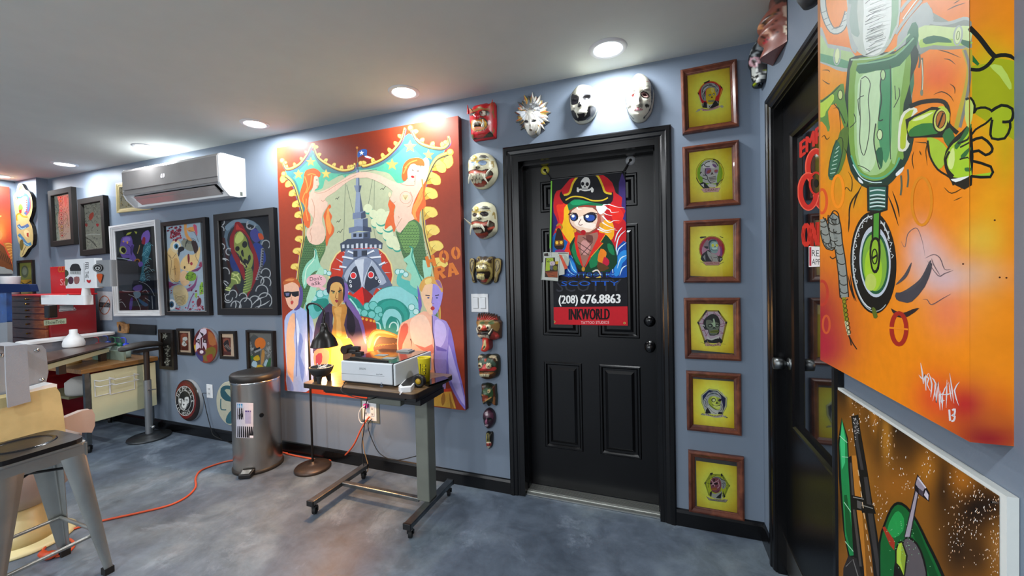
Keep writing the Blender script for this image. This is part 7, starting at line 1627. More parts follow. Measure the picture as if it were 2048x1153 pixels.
mb = MB(); mb.box(bx0, bx1, BY+.0005, BY+.0025, bz0_, bz1); mb.build('cloth_back', M['black'], t)
mb = MB(); a.put(mb, lambda u, v, l: wav(onY(u, v, BY-l), l)); mb.build('banner_print', MATTEP, t)
MB().cyl((bx0-.004, BY+.004, bz1+.002), (bx1+.004, BY+.004, bz1+.002), .007, n=12).build('top_rod', M['black'], t)
for (u, v), col, nm, (eu, ev) in (((1090, 341), '#a39a2c', 'yellow', (1102, 358)), ((1261, 321), '#8e9092', 'grey', (1246, 345))):
    c = onY(u, v, .118); e = onY(eu, ev, .105)
    t = thing('suction_hook', (c.x, .12, c.z), nm+' round suction hook on the black door holding a top corner of the banner', 'hook')
    MB().lathe([(.001, -.006), (.012, -.006), (.026, -.003), (.027, 0)], (c.x, .1195, c.z), 28, 'y').build('suction_cup', mat(nm+'_cup', col, .35), t)
    MB().lathe([(.001, -.012), (.008, -.011), (.009, -.005)], (c.x, .1195, c.z), 16, 'y').build('button', M['black'], t)
    MB().tube([(c.x, .108, c.z), ((c.x*.4+e.x*.6), .1, (c.z*.4+e.z*.6)), (e.x, .098, e.z), (e.x-.003, .094, e.z-.006)], .0035, 8, sm=3).build('cord_loop', M['black'], t)
# lanyards with badges
t = thing('lanyard_badges', onY(1097, 500, .09), 'bundle of event badges on a lime and black lanyard hanging left of the banner', 'badges')
def P9(x, y, d): return onY(1060+x/8.868, 460+y/8.868, d)
for col, xs_, dd in (('#6fbf2c', (365, 362, 358), .084), ('#0e0e10', (345, 350, 356), .086), ('#0e0e10', (378, 380, 372), .088)):
    top = onY(1103, 362, .094); m1 = P9(xs_[0], 20, dd); m2 = P9(xs_[1], 200, dd); m3 = P9(xs_[2], 330, dd)
    mb = MB(); pts_ = [top, m1, m2, m3]
    for i in range(3): a0, b0 = pts_[i], pts_[i+1]; w_ = Vector((.0042, 0, 0)); mb.add([a0-w_, a0+w_, b0+w_, b0-w_, a0-w_+Vector((0, .0015, 0)), a0+w_+Vector((0, .0015, 0)), b0+w_+Vector((0, .0015, 0)), b0-w_+Vector((0, .0015, 0))], [(0, 1, 2, 3), (7, 6, 5, 4), (0, 3, 7, 4), (1, 5, 6, 2)])
    mb.build('strap', mat('strap_'+col[1:], col, .6), t)
MB().tube([P9(362, 320, .082), P9(364, 400, .08), P9(362, 480, .079)], .003, 8).build('clip', M['chrome'], t)
b = Art(1060, 460, 8.868)
for i, (quad, d_) in enumerate((('240 398 690 398 680 640 600 700 240 640', .084), ('470 480 600 430 700 520 680 640 520 660', .081), ('500 480 610 470 612 790 515 810', .079), ('215 580 500 600 495 915 192 885', .078), ('240 465 520 480 498 905 222 880', .073))):
    p = [onY(u, v, d_) for u, v in b.pts(quad)]
    mb = MB().prism([(v.x, v.z) for v in p], d_, d_+.0018, 'y', col=lin('#b9bdb4' if i != 1 else '#a9b0a0'))
    aa = Art(1060, 460, 8.868)
    if i == 4:
        aa.P('#3a2c20', '270 500 442 490 446 560 500 570 490 850 262 840', 1).P('#9ab03c', '290 505 410 500 420 590 360 640 350 720 275 730', 1).P('#2c3a20', '300 560 410 570 400 580 300 575', 1).P('#b9a9b0', '350 570 430 560 440 620 370 640', 2).P('#8a4a30', '270 745 490 740 488 845 330 845', 1).P('#b0901c', '450 560 505 556 500 610 452 612', 1).P('#5a5a6a', '350 640 400 640 400 710 360 700', 2).P('#6a6a20', '420 640 480 650 470 720 410 700', 2)
        for t_ in ('300 520 330 550 360 520 390 560', '290 760 400 756', '340 800 440 820', '380 590 400 640'): aa.S('#1c1a14', 5, t_, 2)
    if i == 2: aa.P('#c9553c', '512 440 560 450 670 680 615 705 560 560', 1)
    if i == 0: aa.P('#3a3430', '250 420 320 410 330 470 250 470', 1).P('#6a7068', '500 410 680 410 676 424 500 424', 1)
    if i == 3: aa.P('#5a6a58', '205 590 222 590 205 880 196 880', 1)
    if aa.L: aa.put(mb, lambda u, v, l, d_=d_: onY(u, v, d_-.0004-l))
    mb.build('badge', MATTEP, t)

# ------------------------------------------------------------------ printer table
TZ = .755
tb = thing('rolling_table', (-1.98, -.38, 0), 'small rolling table with a brown wood top and one grey column', 'table')
def roundrect(x0, x1, y0, y1, r, n=5):
    o = []
    for cx, cy, a0 in ((x1-r, y1-r, 0), (x0+r, y1-r, 90), (x0+r, y0+r, 180), (x1-r, y0+r, 270)):
        for k in range(n+1): th = math.radians(a0+90*k/n); o.append((cx+r*math.cos(th), cy+r*math.sin(th)))
    return o
MB().prism(roundrect(-2.36, -1.615, -.575, -.17, .03), TZ-.003, TZ, smooth=True).build('table_top', M['table_wood'], tb)
MB().prism(roundrect(-2.362, -1.613, -.577, -.168, .031), TZ-.026, TZ-.003).build('table_edge', M['darkbrown'], tb)
MB().box(-2.27, -1.66, -.5, -.22, TZ-.07, TZ-.026).build('under_frame', M['black'], tb, bevel=.004)
MB().box(-2.24, -1.7, -.54, -.5, TZ-.05, TZ-.026).build('front_rail', M['black'], tb, bevel=.003)
MB().box(-2.02, -1.8, -.44, -.24, TZ-.125, TZ-.07).build('motor_box', M['grey_metal'], tb, bevel=.006)
MB().box(-1.76, -1.66, -.46, -.21, TZ-.1, TZ-.07).build('column_bracket', M['black'], tb)
MB().box(-1.752, -1.672, -.378, -.298, .088, TZ-.1).build('column', M['grey_metal'], tb, bevel=.006)
GM = M['gunmetal']
def rail(x, name='foot_rail'):
    o = MB().box(x-.022, x+.022, -.575, -.13, .065, .092).build(name, GM, tb, bevel=.004)
    for y in (-.579, -.126): MB().box(x-.0225, x+.0225, y-.006, y+.006, .063, .094).build('end_cap', M['black'], tb, bevel=.002)
rail(-1.68); rail(-2.32)
MB().box(-2.3, -1.752, -.362, -.332, .068, .09).build('cross_bar', GM, tb, bevel=.004)
def castor(x, y, parent, r=.024, rot=0.4, name='castor', top=.065):
    w_ = MB(); ox = .014*math.cos(rot+PI/2); oy = .014*math.sin(rot+PI/2)
    ax = Vector((math.cos(rot), math.sin(rot), 0)); c_ = Vector((x+ox, y+oy, r))
    o = MB().cyl((x, y, r*1.9), (x, y, top), .006, n=10).add([], []); 
    for s in (-1, 1):
        p = c_+ax*s*.014
        o.tube([p+Vector((0, 0, -.004)), p+Vector((0, 0, r*.6)), Vector((x, y, r*2))+ax*s*.008], [.005, .006, .006], 8)
    ob = o.build(name, M['black'], parent)
    MB().cyl(c_-ax*.009, c_+ax*.009, r, n=24).build('wheel', M['rubber'], ob)
    return ob
for x in (-1.68, -2.32):
    for y in (-.555, -.15): castor(x, y, tb)
# printer
t = thing('printer', (-1.96, -.33, TZ), 'white box-shaped printer with dark glass top on the rolling table', 'printer')
px0, px1, py0, py1, pz0, pz1 = -2.14, -1.775, -.508, -.15, TZ+.004, .883
MB().box(px0, px1-.022, py0, py1, pz0+.008, pz1-.004).build('body', mat('printer_white', '#c5cacf', .4), t, bevel=.006, seg=3)
MB().box(px1-.014, px1, py0-.002, py1, pz0+.006, pz1-.002).build('side_tank_cover', mat('printer_side', '#c9cfd2', .4), t, bevel=.005, seg=3)
MB().box(px1-.024, px1-.012, py0+.004, py1-.01, pz0+.006, pz1-.006).build('ink_gap', M['black_gloss'], t)
MB().box(px0+.012, px1-.018, py0+.012, py1-.012, pz1-.006, pz1-.0005).build('scanner_lid', mat('scanner_glass', '#191c1f', .12, coat=.5), t, bevel=.002)
MB().box(px0+.01, px1-.03, py0+.02, py1-.02, pz0-.003, pz0+.01).build('base', M['black'], t)
mb = MB(); a = Art(600, 680, 6.4)
a.S('#7c8286', 4, '530 430 800 450 1080 470', 1).T('#7a7e82', 'EPSON', 760, 384, 838, 386, 26).T('#3a3c40', 'EcoTank', 978, 450, 1055, 452, 14).P('#1c1c1e', '556 546 570 546 570 564 556 564', 1).E('#8a92a0', 1042, 562, 12, 14).P('#4a5464', '1024 586 1062 588 1062 606 1024 604', 1)
a.put(mb, lambda u, v, l: onY(u, v, py0-.0008-l)); mb.build('lettering', MATTEP, t)
mb = MB()
mb.prism([(px0+.02, py0+.05), (px0+.12, py0+.03), (px0+.3, py0+.02), (px0+.3, py0+.03), (px0+.16, py0+.065), (px0+.04, py0+.07)], pz1, pz1+.008)
tag(mb.build('black_strap', M['rubber'], None, loc=(px0+.1, py0+.05, pz1)), 'crumpled black strap lying on the front edge of the printer', 'strap')
mb = MB().box(-1.97, -1.88, -.23, -.17, pz1, pz1+.006); mb.box(-1.95, -1.89, -.225, -.18, pz1+.006, pz1+.012)
tag(mb.build('card_holder', mat('grey_card', '#9aa0a0', .4), None, loc=(-1.93, -.2, pz1)), 'small grey and white card holder at the back of the printer top', 'card holder')
for k, (x0, y0) in enumerate(((-2.03, -.36), (-1.93, -.42))):
    tag(MB().box(x0, x0+.07, y0, y0+.045, pz1, pz1+.001).build('paper_slip', mat('paper_slip%d' % k, '#8e9698', .5), None, loc=(x0, y0, pz1)), 'small pale paper slip on the dark printer top, '+('further left' if k == 0 else 'nearer the right front'), 'paper')
# clamp stand behind the printer
c = Vector((-2.235, -.33, TZ))
t = thing('clamp_stand', c, 'small brown metal stand with a black clamp head beside the lit lamp', 'clamp stand')
MB().box(c.x-.035, c.x+.035, c.y-.025, c.y+.025, TZ, TZ+.13).build('post', mat('brown_post', '#6a4a34', .5), t, bevel=.004)
MB().cyl((c.x-.02, c.y-.03, TZ+.15), (c.x-.02, c.y+.03, TZ+.15), .026, n=20).build('knob', M['darkbrown'], t)
mb = MB().box(c.x, c.x+.06, c.y-.02, c.y+.02, TZ+.125, TZ+.15).box(c.x+.02, c.x+.075, c.y-.012, c.y+.012, TZ+.145, TZ+.17).box(c.x+.055, c.x+.1, c.y-.02, c.y+.01, TZ+.11, TZ+.14); mb.build('clamp_head', M['black'], t, bevel=.003)
# molcajete bowl of cotton buds
c = onZ(643, 764, TZ); bc = (c.x, c.y, TZ)
t = thing('stone_bowl', bc, 'dark three-legged stone bowl holding white cotton buds, left end of the table', 'bowl')
MB().lathe([(.001, .03), (.035, .032), (.052, .05), (.064, .072), (.066, .085), (.058, .087), (.05, .062), (.03, .045), (.001, .042)], bc, 32).build('bowl', mat('basalt', '#1c1a19', .7, noise=.3, bump=.6, bscale=120), t)
for k in range(3):
    th = math.radians(-60+k*120); q = Vector(bc)+Vector((.036*math.cos(th), .036*math.sin(th), 0)); MB().tube([q+Vector((0, 0, .04)), q+Vector((.006*math.cos(th), .006*math.sin(th), .0))], [.017, .011], 10).build('leg', mat('basalt_leg%d' % k, '#1c1a19', .7), t)
random.seed(31)
for k in range(9):
    th = random.uniform(0, 2*PI); el = random.uniform(.1, .8); L_ = .037
    m = Vector(bc)+Vector((random.uniform(-.028, .02), random.uniform(-.02, .02), .078)); d = Vector((math.cos(th)*math.cos(el), math.sin(th)*math.cos(el), math.sin(el)))
    tag(MB().tube([m-d*L_*.35, m-d*L_*.25, m+d*L_*.9, m+d*L_], [.0028, .0016, .0016, .003], 7).build('cotton_bud', M['white'], None, loc=m), 'white cotton bud in the dark stone bowl', 'cotton bud', 'cotton buds in the stone bowl')
# yellow cup
c = (-1.685, -.372, TZ)
t = thing('yellow_cup', c, 'tall yellow paper cup with black print beside the printer', 'cup')
MB().lathe([(.001, 0), (.027, 0), (.0365, .135), (.038, .138), (.0365, .14), (.0345, .135), (.026, .006), (.001, .005)], c, 40).build('cup', mat('yellow_cup', '#d8c41c', .4), t)
mb = MB(); a = Art(600, 680, 6.4)
a.P('#1a1a14', '1560 315 1612 318 1612 350 1560 346', 1).P('#d8c41c', '1566 322 1604 324 1604 340 1566 338', 1).P('#1a1a14', '1564 362 1614 368 1612 440 1570 436', 1).P('#d8c41c', '1576 392 1604 394 1602 430 1578 428', 1).E('#1a1a14', 1590, 412, 8, 10).P('#1a1a14', '1534 310 1544 310 1552 440 1544 440', 1).P('#d8c41c', '1534 340 1550 344 1550 352 1534 350', 1).P('#1a1a14', '1574 450 1612 452 1600 462', 1)
def oncyl(u, v, l):
    d = ray(u, v); s_ = (-.372-.038-CAM.y)/d.y; p = CAM+d*s_; hz = min(1, max(0, (p.z-TZ)/.135)); R_ = .027+.0095*hz+.0006+l
    ax, ay = CAM.x-c[0], CAM.y-c[1]; A_ = d.x**2+d.y**2; B_ = ax*d.x+ay*d.y; C_ = ax*ax+ay*ay-R_*R_; D_ = B_*B_-A_*C_
    return CAM+d*((-B_-math.sqrt(max(D_, 0)))/A_)
a.put(mb, oncyl); mb.build('print', MATTEP, t)
# phone, tape, tablet, tube
def slab_on(name, px, z, th, m, label, cat, screen=None, tilt=0):
    p = [onZ(u, v, z) for u, v in px]; c_ = sum(p, Vector())/len(p)
    t_ = thing(name, (c_.x, c_.y, z-th), label, cat)
    MB().prism([(q.x, q.y) for q in p], z-th, z).build('body', m, t_, bevel=min(.004, th*.4), seg=2)
    if screen:
        s_ = [c_+(q-c_)*screen for q in p]; MB().prism([(q.x, q.y) for q in s_], z+.0001, z+.0008).build('screen', M['black_gloss'], t_)
    return t_
slab_on('white_phone', [(797, 773), (801, 777), (822, 775), (845, 748), (839, 744), (822, 747)], TZ+.024, .024, M['white'], 'white handset with a dark screen lying in front of the yellow cup', 'handset', .8)
slab_on('black_phone', [(849, 768), (857, 771), (898, 757), (888, 753), (864, 757)], TZ+.01, .01, M['black_gloss'], 'flat black phone on the right back corner of the table', 'phone')
c = onZ(833, 778, TZ); t = thing('tape_dispenser', (c.x, c.y, TZ), 'round black and yellow tape roll standing beside the white handset', 'tape roll')
MB().lathe([(.03, -.014), (.033, -.012), (.033, .012), (.03, .014), (.016, .014), (.016, -.014), (.03, -.014)], (c.x, c.y+.03, TZ+.033), 28, 'y', caps=False).build('roll', M['black'], t)
MB().lathe([(.001, -.0155), (.0155, -.0155), (.0155, .01), (.001, .01)], (c.x, c.y+.03, TZ+.033), 20, 'y').build('core', mat('yellow_core', '#b08c1c', .4), t)
tag(MB().tube([onZ(800, 789, TZ+.004), onZ(806, 783, TZ+.004)], .003, 8).build('small_tube', M['white'], None, loc=onZ(803, 786, TZ)), 'tiny white tube lying near the front edge of the table', 'tube')

# ------------------------------------------------------------------ black desk lamp on a tall pole
lx, ly = -2.765, -.14
t = thing('floor_lamp', (lx, ly, 0), 'black gooseneck floor lamp, lit warm orange, standing left of the table', 'lamp')
BM = mat('lamp_black', '#15110e', .3, .3)
MB().lathe([(.001, .0), (.118, 0), (.12, .012), (.112, .022), (.05, .034), (.014, .038), (.012, .05), (.001, .05)], (lx, ly, 0), 44).build('base', mat('lamp_base', '#3a2e26', .4, .3, noise=.3), t)
MB().cyl((lx, ly, .04), (lx, ly, 1.12), .0075, n=14).build('pole', BM, t)
hy = -.27; q = onY(649, 691, hy); hx, hz = q.x, q.z+.112; nk = []
for k in range(15):
    f = k/14; nk.append((lx+(hx-lx)*(1-math.cos(PI*f))/2, ly+(hy-ly)*f, 1.12+(hz+.06-1.12)*f*f+.06*math.sin(PI*f)))
MB().tube(nk+[(hx, hy, hz+.03)], .0068, 12).build('gooseneck', BM, t)
MB().lathe([(.001, .035), (.018, .03), (.024, .0), (.027, -.02), (.046, -.04), (.07, -.075), (.083, -.115), (.085, -.118), (.08, -.114), (.065, -.073), (.042, -.042), (.02, -.025), (.001, -.025)], (hx, hy, hz), 44).build('lamp_shade', BM, t)
MB().ball((hx, hy, hz-.085), .03, n=20).build('bulb', mat('warm_bulb', '#ffb866', .4, emit=24), t)
lamp('bulb_light', 'POINT', (hx, hy, hz-.124), 32.0, (1, .52, .2), .03, t)

# ------------------------------------------------------------------ steel bin
bx, by = -3.19, -.222
t = thing('pedal_bin', (bx, by, 0), 'brushed steel pedal bin with a black lid and product label', 'bin')
R_ = .152
MB().lathe([(R_-.006, .0), (R_+.008, .0), (R_+.008, .018), (R_-.001, .024)], (bx, by, 0), 56, caps=False).build('base_ring', mat('bin_base', '#2c2620', .5), t)
MB().lathe([(R_-.001, .02), (R_, .03), (R_, .635)], (bx, by, 0), 64, caps=False).build('body', M['steel'], t)
MB().lathe([(R_+.001, .63), (R_+.006, .64), (R_+.006, .668), (R_, .678), (.1, .688), (.001, .69)], (bx, by, 0), 56).build('lid', mat('bin_lid', '#15120f', .45), t)
MB().lathe([(R_+.0005, .618), (R_+.003, .622), (R_+.003, .632), (R_+.0005, .634)], (bx, by, 0), 56, caps=False).build('rim', M['chrome'], t)
def bincyl(u, v, l):
    d = ray(u, v); Rr = R_+.0006+l; ax, ay = CAM.x-bx, CAM.y-by; A_ = d.x**2+d.y**2; B_ = ax*d.x+ay*d.y; D_ = B_*B_-A_*(ax*ax+ay*ay-Rr*Rr)
    return CAM+d*((-B_-math.sqrt(max(D_, 0)))/A_)
a = Art(200, 620, 3.392)
def gridpoly(col, x0, y0, x1, y1, sk=0, nx=8):
    for k in range(nx):
        xa, xb = x0+(x1-x0)*k/nx, x0+(x1-x0)*(k+1)/nx; ya = sk*k/nx; yb_ = sk*(k+1)/nx; a.P(col, [(xa, y0+ya), (xb, y0+yb_), (xb, y1+yb_), (xa, y1+ya)], 1)
gridpoly('#c9c6d2', 924, 630, 1040, 868, 4); gridpoly('#3f8ab8', 930, 638, 970, 664, 1, 3); gridpoly('#1c1c22', 932, 668, 972, 745, 1, 3); gridpoly('#1c1c22', 930, 790, 1040, 866, 4)
gridpoly('#5a4a8a', 984, 684, 1024, 694, 1, 3); gridpoly('#a3a0c0', 984, 694, 1024, 774, 1, 3); gridpoly('#e8e6ee', 1010, 854, 1040, 868, 1, 2)
for k in range(5): a.S('#c9c6d2', 3, [(938, 684+k*12), (964, 685+k*12)], 1)
for k in range(5): a.S('#8a8890', 2, [(940, 800+k*10), (975, 801+k*10), (1030, 803+k*10)], 1)
a.T('#e8f0f4', 'Living', 932, 660, 968, 661, 16)
mb = MB(); a.put(mb, bincyl, .00004); mb.build('product_label', MATTEP, t)
c = bincyl(523, 831, 0); n_ = Vector((c.x-bx, c.y-by, 0)).normalized()
MB().cyl(c-n_*.002, c+n_*.006, .014, n=24).build('lock_button', M['black_gloss'], t)
f_ = Vector((CAM.x-bx, CAM.y-by, 0)).normalized(); f_ = (Matrix.Rotation(-.42, 3, 'Z') @ f_)
s_ = Vector((-f_.y, f_.x, 0)); q0 = Vector((bx, by, 0))+f_*R_
mb = MB().add([q0-s_*.045+Vector((0, 0, .012)), q0+s_*.045+Vector((0, 0, .012)), q0+s_*.038+f_*.055+Vector((0, 0, .006)), q0-s_*.038+f_*.055+Vector((0, 0, .006)), q0-s_*.045+Vector((0, 0, .045)), q0+s_*.045+Vector((0, 0, .045)), q0+s_*.038+f_*.055+Vector((0, 0, .03)), q0-s_*.038+f_*.055+Vector((0, 0, .03))], [(3, 2, 1, 0), (4, 5, 6, 7), (0, 1, 5, 4), (1, 2, 6, 5), (2, 3, 7, 6), (3, 0, 4, 7)])
mb.build('pedal', M['black'], t, bevel=.004)
mb = MB().add([q0-s_*.03+f_*.012+Vector((0, 0, .0445)), q0+s_*.03+f_*.012+Vector((0, 0, .0445)), q0+s_*.026+f_*.048+Vector((0, 0, .0345)), q0-s_*.026+f_*.048+Vector((0, 0, .0345))], [(0, 1, 2, 3)]); mb.build('pedal_plate', M['chrome'], t, solid=.001)

# ------------------------------------------------------------------ cords
def floorpts(px, z=.006): return [onZ(u, v, z) for u, v in px]
p = floorpts([(112, 1084), (92, 1094), (86, 1106), (104, 1114), (132, 1108), (148, 1092), (140, 1080), (118, 1078), (112, 1070), (138, 1062), (175, 1050), (215, 1040), (280, 1026), (340, 1011), (375, 993), (391, 975), (391, 958), (400, 943), (425, 932), (452, 924)])
q = [onZ(452, 924, .006), Vector((-3.40, -.2, .006)), Vector((-3.33, -.05, .006)), Vector((-3.15, -.026, .006))]
r_ = [onZ(u, v, .006) for u, v in ((572, 908), (600, 914), (640, 921), (664, 921))]+[onZ(684, 916, .03), onY(706, 893, -.05), onY(722, 860, -.045), onY(732, 843, -.035), onY(739, 834, -.02)]
tag(MB().tube(p+q[1:]+r_, .0058, 10, sm=5).build('extension_cord', M['orange'], None, loc=(-3.3, -.3, 0)), 'orange extension cord running from the outlet behind the bin across the floor', 'cord')
k_ = [onZ(u, v, .02) for u, v in ((84, 1108), (96, 1112), (118, 1106))]
tag(MB().tube(k_, [.016, .02, .014], 12, sm=3).build('cord_plug', mat('orange_plug', '#c8461e', .45), None, loc=k_[1]), 'chunky orange socket end of the cord coiled under the metal stool', 'plug')
p = [onY(412, 787, -.02), onY(405, 788, -.03), onY(408, 800, -.028), onY(414, 828, -.022), onY(422, 858, -.022), onY(428, 872, -.03), onZ(450, 882, .005), onZ(468, 890, .005)]
tag(MB().tube(p, .003, 8, sm=5).build('power_cable', M['rubber'], None, loc=p[0]), 'thin black cord hanging from the outlet between the round signs', 'cord')
p = [Vector((-2.145, -.44, .77)), onY(682, 780, -.6), onY(700, 792, -.6), onY(738, 799, -.59), onY(760, 792, -.5), Vector((-1.85, -.45, .7))]
MB().tube(p, .0026, 8, sm=5).build('power_cord', M['rubber'], bpy.data.objects['printer'])
p = [onY(736, 795, -.4), onY(730, 820, -.3), onY(728, 860, -.2), onY(724, 890, -.15), onY(727, 930, -.15), onY(734, 946, -.15)]
tag(MB().tube(p, .003, 8, sm=5).build('power_cable', M['rubber'], None, loc=p[0]), 'black cord dropping from the table to its back left castor', 'cord')
p = [onY(744, 838, -.02), onY(736, 852, -.03), onY(744, 880, -.04), onY(760, 908, -.04), onY(790, 921, -.04), onY(832, 913, -.12)]
tag(MB().tube(p, .0028, 8, sm=5).build('power_cable', M['rubber'], None, loc=p[0]), 'black cord sagging from the outlet to the table column', 'cord')
p = [onY(731, 812, -.03), onY(722, 818, -.035), onY(717, 832, -.035), onY(722, 846, -.03), onY(734, 845, -.02)]
tag(MB().tube(p, .003, 8, sm=4).build('charging_cable', M['white'], None, loc=p[0]), 'short white cord looping at the outlet under the table', 'cord')
p = [onY(724, 862, -.1), onY(728, 900, -.12), onY(736, 930, -.12), onY(735, 944, -.13)]
tag(MB().tube(p, .0028, 8, sm=4).build('tan_cord', mat('tan_cord', '#a37a4a', .5), None, loc=p[0]), 'tan cord dropping beside the black cord at the castor', 'cord')
# ------------------------------------------------------------------ tool chest with open lid
cx0, cx1, cy0_, cy1_, ct = -6.2, -5.5, -.4, -.07, 1.243
t = thing('tool_chest', (-5.85, -.23, 0), 'tall dark red tool chest with wooden drawer fronts and open lid in the corner', 'tool chest')
RM = M['red_metal']
MB().box(cx0, cx1, cy0_+.02, cy1_, .72, ct-.012).build('upper_body', RM, t, bevel=.004)
MB().box(cx0-.01, cx1+.012, cy0_+.005, cy1_+.01, ct-.014, ct).build('top_rim', M['bright_red'], t, bevel=.003)
MB().box(cx0-.05, cx1+.03, cy0_-.06, cy1_+.01, .06, .7).build('lower_body', RM, t, bevel=.004)
MB().box(cx0-.06, cx1+.04, cy0_-.07, cy1_+.02, .7, .72).build('lower_top', M['bright_red'], t)
zz = [ct-.02, 1.19, 1.135, 1.075, 1.02, .94, .85, .735]
for i in range(7):
    d_ = MB().box(cx0+.03, cx1-.03, cy0_, cy0_+.02, zz[i+1]+.006, zz[i]-.004).build('drawer', M['chest_wood'], t, bevel=.003)
    MB().ball(((cx0+cx1)/2+.02, cy0_-.008, (zz[i]+zz[i+1])/2), .008, n=12).build('knob', M['brass'], d_)
for z0, z1 in ((.46, .68), (.1, .44)): MB().box(cx0-.02, cx1, cy0_-.068, cy0_-.06, z0, z1).build('drawer', RM, t, bevel=.003)
MB().box(cx1-.1, cx1-.05, cy0_-.004, cy0_, ct-.075, ct-.02).build('name_plate', M['brass'], t)
z_ = onX(139, 617, cx1+.01).z; y_ = onX(133, 617, cx1).y
MB().box(cx1, cx1+.003, y_-.045, y_+.045, z_-.02, z_+.03).build('handle_plate', M['chrome'], t)
MB().tube([(cx1+.004, y_-.05, z_), (cx1+.018, y_-.055, z_-.02), (cx1+.018, y_+.055, z_-.02), (cx1+.004, y_+.05, z_)], .005, 8).build('side_handle', M['chrome'], t)
a = Art(0, 500, 5.242)
a.P('#9aa38a', '458 742 694 718 696 774 462 796', 1).T('#1c1c16', 'ElbowTribe', 480, 784, 676, 768, 36).E('#c9a05a', 580, 588, 18, 14)
mb = MB(); a.put(mb, lambda u, v, l: onX(u, v, cx1+.001+l)); mb.build('label', MATTEP, t)
lid = MB().box(cx0, cx1, cy1_-.035, cy1_-.005, ct, 1.51).build('open_lid', M['bright_red'], t, bevel=.003)
a = Art(0, 500, 5.242)
a.T('#b58a2a', 'CUSTOM', 610, 236, 800, 232, 60).T('#d8a8a8', 'Snap', 630, 372, 780, 380, 66)
mb = MB(); a.put(mb, lambda u, v, l: onY(u, v, cy1_-.0355-l)); mb.build('lid_lettering', MATTEP, lid)
# sticker-covered swing-arm box
by_ = -.47
p = [onY(u, v, by_) for u, v in ((90, 590), (190, 585), (190, 610), (92, 612))]
t = thing('equipment_box', (p[0].x+.4, by_, p[2].z), 'white swing-arm box covered in stickers in front of the red open lid', 'equipment')
w0, w1, wz0, wz1 = p[0].x, p[1].x, p[2].z, p[0].z-.004
MB().prism(roundrect(w0, w1-.08, by_-.03, by_+.03, .02), wz0, wz1).build('arm_beam', M['white'], t, bevel=.012, seg=3)
c = onY(172, 583, by_); MB().cyl((c.x, by_, wz1-.01), (c.x, by_, wz1+.06), .03, .022, n=20).build('neck', M['white'], t)
q = [onY(u, v, by_-.02) for u, v in ((127, 520), (190, 520), (222, 525), (220, 575), (190, 577), (127, 577))]
bz0, bz1 = q[5].z-.002, q[0].z
MB().prism(roundrect(q[0].x, q[1].x, by_-.02, by_+.03, .02), bz0, bz1).build('white_housing', M['white2'], t, bevel=.012, seg=3)
MB().prism(roundrect(q[1].x-.02, q[2].x-.03, by_-.012, by_+.03, .015), bz0+.01, bz1-.02).build('grey_housing', mat('grey_housing', '#7e8184', .45), t, bevel=.015, seg=3)
MB().tube([((w0+w1)/2-.1, by_+.05, (wz0+wz1)/2), (cx1+.03, -.3, (wz0+wz1)/2), (cx1+.013, -.26, 1.236)], .012, 8).build('support_arm', M['black'], t)
q = onY(97, 618, by_-.06); MB().box(q.x-.035, q.x+.035, by_-.075, by_-.02, q.z-.075, wz0-.002).build('black_grip', M['black'], t, bevel=.008)
a = Art(0, 500, 5.242)
a.P('#2a2a2c', '745 165 770 148 820 150 840 185 846 222 735 222', 2).P('#9a9c9c', '738 222 846 222 846 260 738 256', 1).P('#3c4434', '682 210 712 225 718 260 690 290 682 280', 2).P('#5a5c3a', '684 300 712 310 706 370 686 372', 2).P('#4a2c3c', '716 300 740 280 768 300 764 350 730 360 712 330', 2).P('#8a5a58', '775 290 830 285 826 350 784 355', 2)
for k in range(4): a.S('#3a3a3c', 4, [(740+k*25, 228), (742+k*25, 252)], 1)
for ch, y in (('FEEL', 132), ('THE', 225)):
    n_ = len(ch); L_ = 80 if n_ == 4 else 70
    for f in glyphs(ch): a.L.append(([a.pts([(892+yy*36, y+xx*L_) for xx, yy in f])], lin('#1c1c1e')))
a.P('#a82026', '934 352 908 330 912 312 932 322 948 312 952 332', 2); a.S('#8a8c8c', 5, '880 140 884 340', 1)
a.E('#1c1c1e', 1022, 190, 50, 42).R('#a8aaa8', 4, 1022, 190, 42, 35).P('#a8aaa8', '1000 180 1044 180 1038 210 1006 210', 2).E('#1c1c1e', 1022, 194, 12, 12).P('#b34a1c', '1012 262 1040 250 1076 262 1060 330 1050 352 1020 300', 2)
mb = MB(); a.put(mb, lambda u, v, l: onY(u, v, by_-.0206-l)); mb.build('stickers', MATTEP, t)

# ------------------------------------------------------------------ desk with cream side panel
t = thing('steel_desk', (-5.15, -.28, 0), 'old cream steel desk with a wooden top and wire holders on its side', 'desk')
DX, DZ = -4.68, .67
MB().box(-5.42, DX+.02, -.54, -.03, DZ-.035, DZ).build('desk_top', M['desk_wood'], t, bevel=.004)
MB().box(DX-.02, DX, -.475, -.04, .235, DZ-.05).build('side_panel', M['cream'], t, bevel=.004)
MB().box(-5.4, DX-.03, -.06, -.04, .25, DZ-.035).build('back_panel', mat('olive_panel', '#3c3a2c', .6), t)
for x, y in ((DX-.01, -.5), (DX-.05, -.06), (-5.38, -.5), (-5.38, -.06)):
    MB().box(x-.015, x+.015, y-.015, y+.015, .07, DZ-.035).build('leg', M['gunmetal'], t); castor(x, y, t, .03, .9, top=.08)
MB().box(-5.38, DX-.01, -.515, -.49, .2, .225).build('lower_rail', M['gunmetal'], t)
MB().box(-5.4, -4.95, -.5, -.08, .4, .42).build('shelf', mat('olive_shelf', '#5a5840', .55), t)
